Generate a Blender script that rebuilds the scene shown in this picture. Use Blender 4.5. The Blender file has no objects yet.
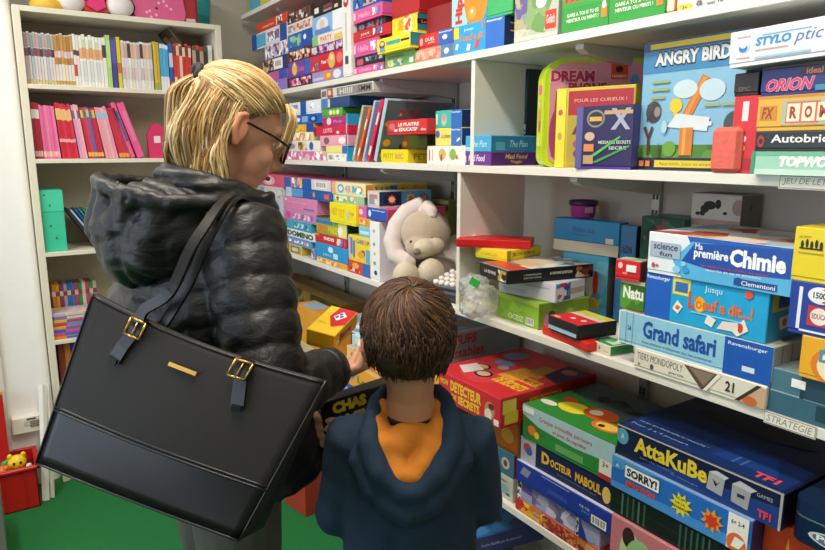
import bpy, bmesh, math, random
import numpy as np
from mathutils import Vector, Matrix
PI = math.pi
C = bpy.context.scene.collection
rnd = random.Random(7)
# ---------------------------------------------------------------- camera
H = 1.46; FPX = 655.0; PIT = math.radians(10.8); YAW = math.radians(33.05)
sP, cP, sY, cY = math.sin(PIT), math.cos(PIT), math.sin(YAW), math.cos(YAW)
cam = bpy.data.cameras.new('camera'); camo = bpy.data.objects.new('camera', cam); C.objects.link(camo)
camo.location = (0, 0, H); camo.rotation_euler = (PI/2-PIT, 0, -YAW)
cam.sensor_width = 36; cam.lens = 36*FPX/825; cam.clip_start = .02
bpy.context.scene.camera = camo

def at(px, py, X=None, Y=None, Z=None, F=None):
    """a point of the room seen along a sight line of the camera"""
    a = (px-412.5)/FPX; b = (275-py)/FPX
    d = cP+sP*b; z = cP*b-sP
    v = Vector((d*sY+a*cY, d*cY-a*sY, z))
    if X is not None: k = X/v.x
    elif Y is not None: k = Y/v.y
    elif Z is not None: k = (Z-H)/v.z
    else: k = F
    return Vector((v.x*k, v.y*k, v.z*k+H))

def y_at(px, X, Z):
    """Y on the plane X at height Z for image column px"""
    a = (px-412.5)/FPX; z = Z-H
    # X c - Y s = a*((X s + Y c) cP - z sP)
    return (X*cY - a*(X*sY*cP - z*sP)) / (sY + a*cY*cP)

# ---------------------------------------------------------------- materials
_m = {}
def lin(h):
    h = h.lstrip('#')
    if len(h) == 3: h = ''.join(c*2 for c in h)
    v = [int(h[i:i+2], 16)/255 for i in (0, 2, 4)]
    return tuple(((c+.055)/1.055)**2.4 if c > .04045 else c/12.92 for c in v)
def newmat(key):
    m = bpy.data.materials.new(key); m.use_nodes = True
    return m, m.node_tree.nodes, m.node_tree.links, m.node_tree.nodes['Principled BSDF']
def mat(col, rough=.5, metal=0, noise=.06, nscale=30, bump=0, bscale=200, trans=0, alpha=1, sheen=0, spec=.5):
    key = f'{col}_{rough}_{metal}_{noise}_{nscale}_{bump}_{bscale}_{trans}_{alpha}_{sheen}_{spec}'
    if key in _m: return _m[key]
    if col.startswith('@'):
        m = art(col); _m[key] = m; return m
    m, N, L, P = newmat('m_'+key)
    c = lin(col)
    P.inputs['Roughness'].default_value = rough; P.inputs['Metallic'].default_value = metal
    P.inputs['Specular IOR Level'].default_value = spec
    if sheen: P.inputs['Sheen Weight'].default_value = sheen
    if trans: P.inputs['Transmission Weight'].default_value = trans
    if alpha < 1: P.inputs['Alpha'].default_value = alpha
    tc = N.new('ShaderNodeTexCoord'); nz = N.new('ShaderNodeTexNoise'); nz.inputs['Scale'].default_value = nscale
    nz.inputs['Detail'].default_value = 3
    L.new(tc.outputs['Object'], nz.inputs['Vector'])
    mx = N.new('ShaderNodeMix'); mx.data_type = 'RGBA'
    mx.inputs[6].default_value = (*[x*(1-noise*1.5) for x in c], 1); mx.inputs[7].default_value = (*[min(1, x*(1+noise*1.5)) for x in c], 1)
    L.new(nz.outputs['Fac'], mx.inputs[0]); L.new(mx.outputs[2], P.inputs['Base Color'])
    if bump:
        n2 = N.new('ShaderNodeTexNoise'); n2.inputs['Scale'].default_value = bscale; n2.inputs['Detail'].default_value = 4
        L.new(tc.outputs['Object'], n2.inputs['Vector'])
        b = N.new('ShaderNodeBump'); b.inputs['Strength'].default_value = bump; b.inputs['Distance'].default_value = .004
        L.new(n2.outputs['Fac'], b.inputs['Height']); L.new(b.outputs['Normal'], P.inputs['Normal'])
    _m[key] = m
    return m
def art(spec):
    """printed picture: irregular patches of a few inks.  '@hex,hex,...:scale'"""
    if spec in _m: return _m[spec]
    body, _, sc = spec[1:].partition(':'); sc = float(sc or 40)
    cols = body.split(',')
    m, N, L, P = newmat('print_'+spec)
    P.inputs['Roughness'].default_value = .42
    tc = N.new('ShaderNodeTexCoord'); nz = N.new('ShaderNodeTexNoise'); nz.inputs['Scale'].default_value = sc*.9; nz.inputs['Detail'].default_value = 2
    L.new(tc.outputs['Object'], nz.inputs['Vector'])
    ma = N.new('ShaderNodeMix'); ma.data_type = 'VECTOR'; ma.inputs[0].default_value = .02
    L.new(tc.outputs['Object'], ma.inputs[4]); L.new(nz.outputs['Color'], ma.inputs[5])
    vo = N.new('ShaderNodeTexVoronoi'); vo.inputs['Scale'].default_value = sc; L.new(ma.outputs[1], vo.inputs['Vector'])
    sp = N.new('ShaderNodeSeparateColor'); L.new(vo.outputs['Color'], sp.inputs[0])
    cr = N.new('ShaderNodeValToRGB'); cr.color_ramp.interpolation = 'CONSTANT'
    el = cr.color_ramp.elements
    while len(el) < len(cols): el.new(.5)
    for i, c in enumerate(cols):
        el[i].position = i/len(cols); el[i].color = (*lin(c), 1)
    L.new(sp.outputs[0], cr.inputs[0]); L.new(cr.outputs[0], P.inputs['Base Color'])
    _m[spec] = m
    return m

# ---------------------------------------------------------------- text
_t = {}
def text_geo(s, bold=.02, shear=0.0):
    k = (s, bold, shear)
    if k in _t: return _t[k]
    cu = bpy.data.curves.new('t', 'FONT'); cu.body = s; cu.offset = bold; cu.shear = shear; cu.resolution_u = 2
    o = bpy.data.objects.new('t', cu); C.objects.link(o)
    bpy.context.view_layer.update()
    me = bpy.data.meshes.new_from_object(o.evaluated_get(bpy.context.evaluated_depsgraph_get()))
    V = [tuple(v.co) for v in me.vertices]; Fs = [tuple(p.vertices) for p in me.polygons]
    bpy.data.objects.remove(o); bpy.data.curves.remove(cu); bpy.data.meshes.remove(me)
    if not V: V = [(0, 0, 0)]*3; Fs = [(0, 1, 2)]
    xs = [v[0] for v in V]; ys = [v[1] for v in V]
    x0, x1, y0, y1 = min(xs), max(xs), min(ys), max(ys)
    V = [((v[0]-x0)/max(1e-6, x1-x0), (v[1]-y0)/max(1e-6, y1-y0)) for v in V]
    _t[k] = (V, Fs)
    return _t[k]

# ---------------------------------------------------------------- mesh builder
class MB:
    def __init__(s): s.v = []; s.f = []; s.fm = []; s.sm = []; s.mats = []
    def mi(s, m):
        if isinstance(m, str): m = mat(m)
        if m not in s.mats: s.mats.append(m)
        return s.mats.index(m)
    def add(s, V, Fs, m, smooth=False):
        b = len(s.v); i = s.mi(m); s.v += [tuple(v) for v in V]
        for f in Fs: s.f.append(tuple(b+k for k in f)); s.fm.append(i); s.sm.append(smooth)
    def box(s, x0, y0, z0, x1, y1, z1, m, b=.0015, top=None, side=None, M=None):
        b = min(b, abs(x1-x0)*.3, abs(y1-y0)*.3, abs(z1-z0)*.3)
        lo = (x0, y0, z0); hi = (x1, y1, z1); idx = {}; V = []
        for sx in (0, 1):
            for sy in (0, 1):
                for sz in (0, 1):
                    sg = (sx, sy, sz)
                    for ax in range(3):
                        p = [(hi[k] if sg[k] else lo[k]) + (0 if k == ax else (-b if sg[k] else b)) for k in range(3)]
                        idx[(sx, sy, sz, ax)] = len(V); V.append(p)
        base = len(s.v)
        if M is not None: V = [tuple(M @ Vector(p)) for p in V]
        s.v += [tuple(p) for p in V]
        im, it, isd = s.mi(m), s.mi(top or m), s.mi(side or m)
        def put(f, mi): s.f.append(tuple(base+k for k in f)); s.fm.append(mi); s.sm.append(False)
        g = lambda a, b_, c, ax: idx[(a, b_, c, ax)]
        put((g(0,0,0,0), g(0,0,1,0), g(0,1,1,0), g(0,1,0,0)), isd); put((g(1,0,0,0), g(1,1,0,0), g(1,1,1,0), g(1,0,1,0)), isd)
        put((g(0,0,0,1), g(1,0,0,1), g(1,0,1,1), g(0,0,1,1)), im); put((g(0,1,0,1), g(0,1,1,1), g(1,1,1,1), g(1,1,0,1)), im)
        put((g(0,0,0,2), g(0,1,0,2), g(1,1,0,2), g(1,0,0,2)), im); put((g(0,0,1,2), g(1,0,1,2), g(1,1,1,2), g(0,1,1,2)), it)
        for a in (0, 1):
            for c in (0, 1):
                put((g(a,c,0,0), g(a,c,1,0), g(a,c,1,1), g(a,c,0,1)), im)
                put((g(a,0,c,0), g(a,1,c,0), g(a,1,c,2), g(a,0,c,2)), im)
                put((g(0,a,c,1), g(1,a,c,1), g(1,a,c,2), g(0,a,c,2)), im)
                for d in (0, 1): put((g(a,c,d,0), g(a,c,d,1), g(a,c,d,2)), im)
        return s
    def tube(s, pts, rad, m, n=10, up=None, smooth=True, cap=True):
        """loft of ellipses; rad a list of r or (ra, rb)"""
        pts = [Vector(p) for p in pts]; V = []; L = len(pts)
        if not isinstance(rad, (list, tuple)) or (len(rad) == 2 and L != 2): rad = [rad]*L
        prev = None
        for i, p in enumerate(pts):
            t = (pts[min(i+1, L-1)]-pts[max(i-1, 0)]).normalized()
            u = Vector(up) if up else (prev if prev else (Vector((0, 0, 1)) if abs(t.z) < .9 else Vector((1, 0, 0))))
            a = u - t*u.dot(t)
            if a.length < 1e-5: a = Vector((1, .1, 0)) - t*t.x
            a.normalize(); prev = a; b = t.cross(a)
            r = rad[i]; ra, rb = r if isinstance(r, (list, tuple)) else (r, r)
            for k in range(n):
                th = 2*PI*k/n; V.append(p + b*(ra*math.cos(th)) + a*(rb*math.sin(th)))
        Fs = [(i*n+k, i*n+(k+1) % n, (i+1)*n+(k+1) % n, (i+1)*n+k) for i in range(L-1) for k in range(n)]
        if cap: Fs += [tuple(reversed(range(n))), tuple((L-1)*n+k for k in range(n))]
        s.add(V, Fs, m, smooth); return s
    def ball(s, c, r, m, nu=16, nv=10, M=None):
        c = Vector(c); r = r if isinstance(r, (tuple, list)) else (r, r, r); V = []
        for j in range(nv+1):
            ph = PI*j/nv
            for i in range(nu):
                th = 2*PI*i/nu
                p = Vector((r[0]*math.sin(ph)*math.cos(th), r[1]*math.sin(ph)*math.sin(th), r[2]*math.cos(ph)))
                V.append(c + (M @ p if M is not None else p))
        Fs = [(j*nu+i, (j+1)*nu+i, (j+1)*nu+(i+1) % nu, j*nu+(i+1) % nu) for j in range(nv) for i in range(nu)]
        s.add(V, Fs, m, True); return s
    def lathe(s, prof, m, c=(0, 0, 0), n=24, smooth=True):
        V = [(c[0]+r*math.cos(2*PI*k/n), c[1]+r*math.sin(2*PI*k/n), c[2]+z) for r, z in prof for k in range(n)]
        Fs = [(i*n+k, i*n+(k+1) % n, (i+1)*n+(k+1) % n, (i+1)*n+k) for i in range(len(prof)-1) for k in range(n)]
        s.add(V, Fs, m, smooth); return s
    def prism(s, poly, y0, y1, m, side=None, top=None):
        """outline in local x,z given depth from y0 to y1 (counter-clockwise seen from the front)"""
        n = len(poly)
        s.add([(x, y0, z) for x, z in poly], [tuple(range(n))], m)
        s.add([(x, y1, z) for x, z in poly], [tuple(reversed(range(n)))], m)
        V = [(x, y0, z) for x, z in poly]+[(x, y1, z) for x, z in poly]
        s.add(V, [(k, n+k, n+(k+1) % n, (k+1) % n) for k in range(n)], side or m); return s
    def build(s, name, parent=None, loc=None, rot=None):
        me = bpy.data.meshes.new(name); me.from_pydata(s.v, [], s.f)
        for m in s.mats: me.materials.append(m)
        me.polygons.foreach_set('material_index', s.fm); me.polygons.foreach_set('use_smooth', s.sm); me.update()
        o = bpy.data.objects.new(name, me); C.objects.link(o)
        if parent: o.parent = parent
        if loc is not None: o.location = loc
        if rot is not None: o.rotation_euler = rot
        return o

def deco(mb, face, w, d, h, items, k0=0):
    """print shapes and lettering on a face of a w*d*h box. F front (-y), T top, S right end (+x), L left end (-x)"""
    def mp(u, v, off):
        u = min(max(u, .002), .998); v = min(max(v, .004), .996)
        if face == 'F': return (u*w, -off, v*h)
        if face == 'S': return (w+off, u*d, v*h)
        if face == 'L': return (-off, (1-u)*d, v*h)
        if face == 'T': return (u*w, v*d, h+off)
        return (w-u*w, d+off, v*h)
    fw = w if face in 'FTK' else d; fh = d if face == 'T' else h
    for k, it in enumerate(items):
        off = .0004+(k+k0)*.00012; t = it[0]; c = it[-1] if t not in ('t', 'tv') else it[6]
        if t == 'r':
            u0, v0, u1, v1 = it[1:5]; mb.add([mp(*p, off) for p in ((u0, v0), (u1, v0), (u1, v1), (u0, v1))], [(0, 1, 2, 3)], mat(c, .42))
        elif t == 'q':
            mb.add([mp(u, v, off) for u, v in it[1]], [tuple(range(len(it[1])))], mat(c, .42))
        elif t == 'e':
            _, cu, cv, ru, rv, _c = it; n = 20
            mb.add([mp(cu+ru*math.cos(2*PI*i/n), cv+rv*math.sin(2*PI*i/n), off) for i in range(n)], [tuple(range(n))], mat(c, .42))
        elif t == 's':
            _, cu, cv, r, n, _c = it; P = []
            for i in range(2*n):
                q = r*(1 if i % 2 == 0 else .6); P.append(mp(cu+q*math.cos(PI*i/n)*(fh/fw), cv+q*math.sin(PI*i/n), off))
            P.append(mp(cu, cv, off)); mb.add(P, [(i, (i+1) % (2*n), 2*n) for i in range(2*n)], mat(c, .42))
        elif t == 'bar':
            _, u0, v0, u1, v1, _c = it
            mb.add([mp(*p, off) for p in ((u0, v0), (u1, v0), (u1, v1), (u0, v1))], [(0, 1, 2, 3)], mat('#f4f4f0', .5))
            x = u0+(u1-u0)*.08; i = 0
            while x < u1-(u1-u0)*.1:
                ww = (u1-u0)*(.03, .06, .03, .045)[i % 4]; i += 1
                mb.add([mp(*p, off+.0001) for p in ((x, v0+(v1-v0)*.15), (x+ww, v0+(v1-v0)*.15), (x+ww, v1-(v1-v0)*.1), (x, v1-(v1-v0)*.1))], [(0, 1, 2, 3)], mat('#222222', .5)); x += ww*2.1
        elif t == 'tv':
            _, s_, u0, v0, u1, v1, c = it[:7]; V, Fs = text_geo(s_, .05, 0)
            mb.add([mp(u1-(u1-u0)*y, v0+(v1-v0)*x, off) for x, y in V], Fs, mat(c, .42))
        elif t == 't':
            _, s_, u0, v0, u1, v1, c = it[:7]; bold = it[7] if len(it) > 7 else .02; sh = it[8] if len(it) > 8 else 0
            skew = it[9] if len(it) > 9 else 0
            V, Fs = text_geo(s_, bold, sh)
            P = [mp(u0+(u1-u0)*x, v0+(v1-v0)*y+skew*x, off) for x, y in V]
            mb.add(P, Fs, mat(c, .42))
def R(*a): return ('r', *a)
def E(*a): return ('e', *a)
def T(*a): return ('t', *a)
def TV(*a): return ('tv', *a)
def S(*a): return ('s', *a)
def Q(*a): return ('q', *a)
def BAR(*a): return ('bar', *a, '')

def empty(name, loc=(0, 0, 0), rot=(0, 0, 0)):
    o = bpy.data.objects.new(name, None); C.objects.link(o); o.location = loc; o.rotation_euler = rot; o.empty_display_size = .05
    return o
def tag(o, label, cat, group=None):
    o['label'] = label; o['category'] = cat
    if group: o['group'] = group
    return o
def struct(o): o['kind'] = 'structure'; return o
# ---------------------------------------------------------------- the room
XW, YB = 1.52, 3.40                     # right wall, back wall
XL, YF, ZC = -1.9, -2.2, 2.75
def slab(name, a, b, m): return struct(MB().box(*a, *b, m, b=0).build(name))
def carpet():
    m, N, L, P = newmat('green_carpet'); P.inputs['Roughness'].default_value = .95
    tc = N.new('ShaderNodeTexCoord'); n1 = N.new('ShaderNodeTexNoise'); n1.inputs['Scale'].default_value = 260; n1.inputs['Detail'].default_value = 4
    L.new(tc.outputs['Object'], n1.inputs['Vector'])
    cr = N.new('ShaderNodeValToRGB'); cr.color_ramp.elements[0].color = (*lin('#0a4f24'), 1); cr.color_ramp.elements[1].color = (*lin('#198541'), 1)
    cr.color_ramp.elements[0].position = .3; cr.color_ramp.elements[1].position = .7
    L.new(n1.outputs['Fac'], cr.inputs[0]); L.new(cr.outputs[0], P.inputs['Base Color'])
    b = N.new('ShaderNodeBump'); b.inputs['Strength'].default_value = .6; b.inputs['Distance'].default_value = .004
    L.new(n1.outputs['Fac'], b.inputs['Height']); L.new(b.outputs['Normal'], P.inputs['Normal']); return m
slab('floor', (XL, YF, -.05), (XW, YB, 0), carpet())
wallm = mat('#c9c1b6', .85, noise=.03, nscale=4, bump=.08, bscale=300)
slab('ceiling', (XL-.1, YF-.1, ZC), (XW+.1, YB+.1, ZC+.05), mat('#e8e6e0', .9))
slab('wall_right', (XW, YF-.1, 0), (XW+.1, YB+.1, ZC), wallm)
slab('wall_back', (XL-.1, YB, 0), (XW, YB+.1, ZC), wallm)
slab('wall_front', (XL-.1, YF-.1, 0), (XW, YF, ZC), mat('#dedad2', .9))
# left wall with a daylight window behind and left of the camera
wl = MB(); lm = mat('#dedad2', .9)
wl.box(XL-.1, YF, 0, XL, 0, ZC, lm, b=0); wl.box(XL-.1, 2.6, 0, XL, YB, ZC, lm, b=0)
wl.box(XL-.1, 0, 0, XL, 2.6, .8, lm, b=0); wl.box(XL-.1, 0, 2.35, XL, 2.6, ZC, lm, b=0)
struct(wl.build('wall_left'))
wf = MB(); wm = mat('#eeeeea', .5)
for y in (0, 1.27, 2.54): wf.box(XL-.08, y, .8, XL-.02, y+.06, 2.35, wm)
for z in (.8, 2.29): wf.box(XL-.08, 0, z, XL-.02, 2.6, z+.06, wm)
struct(wf.build('window_1'))
# white pillar of wall beside the bookcase, with a rounded edge
px_c = .163
pil = MB(); prof = [(XL, YB), (XL, 3.17)]
for k in range(9):
    a = -PI/2+k*PI/16; prof.append((px_c-.03+.03*math.cos(a), 3.20+.03*math.sin(a)))
prof.append((px_c, YB))
n = len(prof)
pil.add([(x, y, 0) for x, y in prof]+[(x, y, ZC) for x, y in prof], [(k, (k+1) % n, n+(k+1) % n, n+k) for k in range(n)], mat('#f3f1ef', .7, noise=.02), True)
pm = pil.build('wall_alcove'); struct(pm)
for p in pm.data.polygons:
    if p.area > .2: p.use_smooth = False
bb = MB().box(XL, 3.158, 0, .13, 3.17, .10, '#e4e2dc').build('baseboard_back'); struct(bb)
# cable trunking and wall box by the crate
c0 = at(13, 434, Y=3.15); c1 = at(42, 412, Y=3.15)
so = MB(); so.box(c0.x, 3.125, c0.z, c1.x, 3.17, c1.z, mat('#e9e4d8', .4), b=.004)
so.box(c0.x+.045, 3.122, c0.z+.035, c0.x+.10, 3.126, c0.z+.06, '#cfc9bd')
so.box(c1.x-.05, 3.121, c0.z+.025, c1.x-.014, 3.126, c1.z-.02, '#8b7f70')
so.box(c0.x+.055, 3.120, c0.z+.06, c0.x+.09, 3.126, c0.z+.066, '#333333')
tag(so.build('wall_socket_box'), 'cream plastic socket box fixed to white wall above red crate', 'socket')
tr = MB(); tr.box(-.03, 3.15, .0, -.01, 3.17, ZC, mat('#dcd8d0', .5), b=.003)
tag(tr.build('cable_trunking'), 'thin white vertical cable cover running down the wall beside the red crate', 'cable cover')

# ---------------------------------------------------------------- long wall shelving
zL0 = H+.63; XF = 1.15
def zt(px, py): return at(px, py, X=XF).z
SH = dict(L0=2.09, L1=1.702, L2=1.398, L3=.976, L4=.456, L5=.06)     # underside of each shelf
TH = .02
TOP = {k: v+TH for k, v in SH.items()}
unit = empty('wall_shelving', (XW, 1.5, 0))
tag(unit, 'long white wall shelving full of boxed board games', 'shelves')
cream = mat('#e4e0d8', .45, noise=.02, nscale=6)
def upart(name, mb): 
    o = mb.build(name, unit); o.location = (-XW, -1.5, 0); return o
YS = -.25; YE = 3.32; YJ = y_at(448.5, XF, SH['L1'])
for k, z in SH.items():
    upart('shelf', MB().box(XF, YS, z, XW-.002, YJ-.0007, z+TH, cream, b=.001))
    upart('shelf', MB().box(XF, YJ+.0007, z, XW-.002, YE, z+TH, cream, b=.001))
greym = mat('#b9b7b2', .6, noise=.03)
ydv = y_at(470, XF, SH['L1']-.02)
upart('divider', MB().box(XF+.004, ydv-.016, TOP['L2'], 1.405, ydv, SH['L1'], cream))
ydv2 = y_at(456, XF, SH['L2']-.02)
upart('divider', MB().box(XF+.004, ydv2-.016, TOP['L3'], 1.405, ydv2, SH['L2'], cream))
stm = mat('#a7a7a3', .35, metal=.6)
for yy in (.21, 1.12, 2.03, 2.94):
    mb = MB(); mb.box(XW-.016, yy-.013, 0, XW-.001, yy+.013, 2.5, stm)
    for z in [i*.05+.03 for i in range(49)]:
        mb.box(XW-.0175, yy-.008, z, XW-.0155, yy-.003, z+.022, '#2d2d2d', b=0); mb.box(XW-.0175, yy+.003, z, XW-.0155, yy+.008, z+.022, '#2d2d2d', b=0)
    upart('wall_upright', mb)
    for k, z in SH.items():
        b = MB(); b.prism([(XW-.018, z-.055), (XW-.018, z-.001), (XF+.04, z-.001), (XF+.04, z-.012), (XF+.06, z-.022)][::-1], yy-.012, yy+.012, mat('#c9c9c4', .4, metal=.3))
        upart('bracket', b)
# shelf-edge labels
def edge_label(txt, pxa, pxb, k, w):
    y0 = y_at(pxa, XF, SH[k]); z = SH[k]
    mb = MB(); mb.box(0, -.0015, 0, w, 0, TH+.004, mat('#e2ddd0', .4), b=0)
    deco(mb, 'F', w, 0, TH+.004, [R(.01, .06, .99, .94, '#8d8a85'), R(.02, .12, .98, .88, '#e6e2d6'), T(txt, .06, .25, .94, .78, '#8a8078', 0.0, .2)], 14)
    o = mb.build('shelf_label', unit); o.location = (XF-.0005-XW, y0-1.5, z-.003); o.rotation_euler = (0, 0, -PI/2); return o
edge_label('JEU DE LETTRES', 779, 830, 'L2', .115)
edge_label('STRATEGIE', 764, 812, 'L3', .09)

# ---------------------------------------------------------------- bookcase on the back wall
BY = 3.12
bx0, bx1 = .165, .985
bk = empty('bookcase', (bx0, BY, 0)); tag(bk, 'tall cream bookcase against the grey back wall, filled with books', 'bookcase')
bm = mat('#e4ddcb', .5, noise=.02, nscale=5)
def bpart(name, mb): o = mb.build(name, bk); o.location = (-bx0, -BY, 0); return o
BZ = 2.02
bpart('side_panel', MB().box(bx0, BY, 0, bx0+.026, YB-.004, BZ, bm)); bpart('side_panel', MB().box(bx1-.026, BY, 0, bx1, YB-.004, BZ, bm))
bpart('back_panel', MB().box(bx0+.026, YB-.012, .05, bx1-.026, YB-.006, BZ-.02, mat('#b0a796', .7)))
bpart('top_panel', MB().box(bx0+.026, BY, BZ-.022, bx1-.026, YB-.012, BZ, bm))
bpart('plinth', MB().box(bx0+.026, BY+.01, 0, bx1-.026, BY+.025, .07, bm))
BS = [at(26, 83.6, Y=BY).z, at(36, 159, Y=BY).z, at(46, 253, Y=BY).z, at(55, 341, Y=BY).z, .42, .088]
for z in BS: bpart('shelf', MB().box(bx0+.026, BY, z-.018, bx1-.026, YB-.012, z, bm))
# ---------------------------------------------------------------- boxed games
placed = []
def game(label, loc, rot, w, d, h, col, top=None, side=None, F=(), S_=(), T_=(), L_=(), K=(), kind='lid', cat='board game', group='boxed games on the wall shelves', name='game_box', stick=None, tray=None, rough=.38, tilt=0, lean=0):
    f, t, s = mat(col, rough), mat(top or col, rough), mat(side or col, rough)
    if isinstance(rot, (int, float)): rot = (tilt, lean, rot)
    if kind == 'lid':
        root = empty(name, loc, rot); e = min(.006, h*.14)
        a = MB(); a.box(0, 0, e, w, d, h, f, top=t, side=s)
        par = root; tr = MB().box(.0015, .0015, 0, w-.0015, d-.0015, e, mat(tray or col, .6), b=0)
    else:
        a = MB(); a.box(0, 0, 0, w, d, h, f, top=t, side=s); par = None
    deco(a, 'F', w, d, h, list(F)); deco(a, 'S', w, d, h, list(S_)); deco(a, 'T', w, d, h, list(T_)); deco(a, 'L', w, d, h, list(L_)); deco(a, 'K', w, d, h, list(K))
    if kind == 'lid':
        a.build('lid', root); tr.build('tray', root)
    else:
        root = a.build(name, None, loc, rot)
        if kind == 'carton' and w > .05:
            fl = MB().box(w-.0002, d*.06, h*.1, w+.0012, d*.94, h*.9, s, b=0) if not S_ else None
            if fl: fl.build('end_flap', root)
    if stick:
        fc, u, v = stick; sw, sh = .024, .015
        mb = MB(); wm_ = mat('#f2f2f0', .5)
        if fc == 'F': mb.box(u*w-sw/2, -.0022, v*h-sh/2, u*w+sw/2, -.0012, v*h+sh/2, wm_, b=.0004)
        elif fc == 'S': mb.box(w+.0012, u*d-sw/2, v*h-sh/2, w+.0022, u*d+sw/2, v*h+sh/2, wm_, b=.0004)
        else: mb.box(u*w-sw/2, v*d-sh/2, h+.0012, u*w+sw/2, v*d+sh/2, h+.0022, wm_, b=.0004)
        mb.build('price_sticker', root)
    return tag(root, label, cat, group)

def settle(y0, y1, z0, z1, x0, x1, who):
    """keep neighbours on a shelf from running into each other: y0 near side, y1 far side"""
    for (a0, a1, b0, b1, c0, c1) in placed:
        if min(z1, b1)-max(z0, b0) > .0015 and min(x1, c1)-max(x0, c0) > .002 and min(y1, a1)-max(y0, a0) > 0:
            if (a0+a1) > (y0+y1): y1 = min(y1, a0-.0008)
            else: y0 = max(y0, a1+.0008)
    if y1-y0 < .01: print('SQUEEZED', who, y0, y1)
    placed.append((y0, y1, z0, z1, x0, x1)); return y0, max(y1, y0+.008)

def stack(shelf, rows, X=XF+.006, z=None):
    """rows from the bottom up: (px_left, px_right, py_top_left, colour, label, options)"""
    zb = (TOP[shelf] if z is None else z)+.0003
    for r in rows:
        p0, p1, pt, col, label = r[:5]; o = dict(r[5]) if len(r) > 5 else {}
        x = X+o.pop('dx', 0); d = o.pop('d', .21); d = min(d, XW-.02-x)
        if 'z' in o: zb = o.pop('z')+.0003
        ztop = at(p0, pt, X=x).z if pt is not None else zb+o['h']
        o.pop('h', None)
        h = max(.008, ztop-zb)
        ya, yb = y_at(p0, x, zb+h/2), y_at(p1, x, zb+h/2)
        nb, na = settle(yb, ya, zb, zb+h, x, x+d, label)
        game(label, (x, na, zb), -PI/2, na-nb, d, h, col, **o)
        zb += h+.0004
    return zb
def c(**k): return k
GL = 'boxes packed on the upper left shelves'
CT = dict(kind='carton')

# ---- between shelf L1 and L0, left of the white spine
stack('L1', [
 (270, 287, 82, '#8f7cc8', 'lilac box at the far left foot of the upper shelf stacks', c(F=[R(.05, .2, .5, .8, '@#b8a4e8,#6b58b0,#ffffff:60')])),
 (268, 287, 73, '#c25fa8', 'pink and blue box above the lilac one at the far left of the upper shelf', c(F=[R(.6, .1, 1, 1, '#2f58b8')])),
 (263, 288, 61, '#2a3a6a', 'dark box of doll faces with a white barcode panel, upper shelf far left', c(F=[R(0, .05, .45, .95, '@#f0c8a8,#5a3424,#20355f,#d8a878:70'), R(.45, .1, .8, .9, '#f2f2f2'), BAR(.5, .25, .75, .75)])),
 (265, 288, 47, '#c4c8e0', 'small pale box of fairy pictures near the upper left shelf end', c(F=[R(0, 0, 1, 1, '@#b9c2e4,#4a4f88,#e8b8c8,#ffffff:60')])),
 (252, 287, 36, '#dfe6ee', 'white and blue flat box sticking out past the stack below it', c(F=[R(0, 0, .15, 1, '#1d4fb0'), R(.15, .1, .42, .9, '#5fb4e0'), R(.48, .25, .8, .8, '@#ffffff,#6a88b8,#a8404f:70'), R(.82, 0, 1, 1, '#224e9e')])),
 (257, 287, 24.5, '#d8452a', 'orange red flat box topmost at the far left of the upper shelf', c(F=[R(.66, .1, .85, .95, '@#f8d8b0,#8a2f18,#ffffff:80'), T('COMOTIVE', .2, .3, .58, .5, '#ffd8c0')])),
])
stack('L1', [
 (287, 312, 79, '#3a1c3c', 'black box with a row of pink pictures at the foot of the second stack', c(F=[R(.1, .15, .95, .85, '@#f07ab0,#301830,#ffd0d8,#a03060:60')])),
 (286, 310, 64, '#6a4aa8', 'purple princess box with a blue end and a yellow gown picture', c(F=[E(.3, .5, .12, .4, '#e8c050'), E(.3, .8, .05, .15, '#f2d0b0'), R(.8, 0, 1, 1, '#2f62c0'), T('Dolls', .45, .3, .75, .6, '#e868a8')])),
 (287, 311, 52.5, '#7a2430', 'dark red thin box of small portraits in the second upper stack', c(F=[R(.05, .1, .95, .9, '@#7a2430,#d8a070,#f0e0d0,#4a1018:70')])),
 (286, 312, 36.5, '#1f63bc', 'bright blue box with a green picture, second stack of the upper left shelf', c(F=[R(.08, .2, .55, .85, '@#2f8a6a,#7ab8e8,#a8d070,#1f63bc:60'), R(.6, 0, 1, 1, '#1852a8'), E(.72, .6, .06, .16, '#f4f4f4')])),
 (286, 312, 26, '#e8dcd4', 'white box with red letters and small people between blue and dark boxes', c(F=[R(.05, .2, .95, .8, '@#e8dcd4,#c83a3a,#f0c0a0,#8a9ab8:70')])),
 (287, 310, 14.5, '#5a3c3a', 'dark picture box topmost of the second upper stack', c(F=[R(.05, .1, .9, .9, '@#5a3c3a,#d8d8dc,#8a4a3a,#201a1c:60')])),
])
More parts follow.
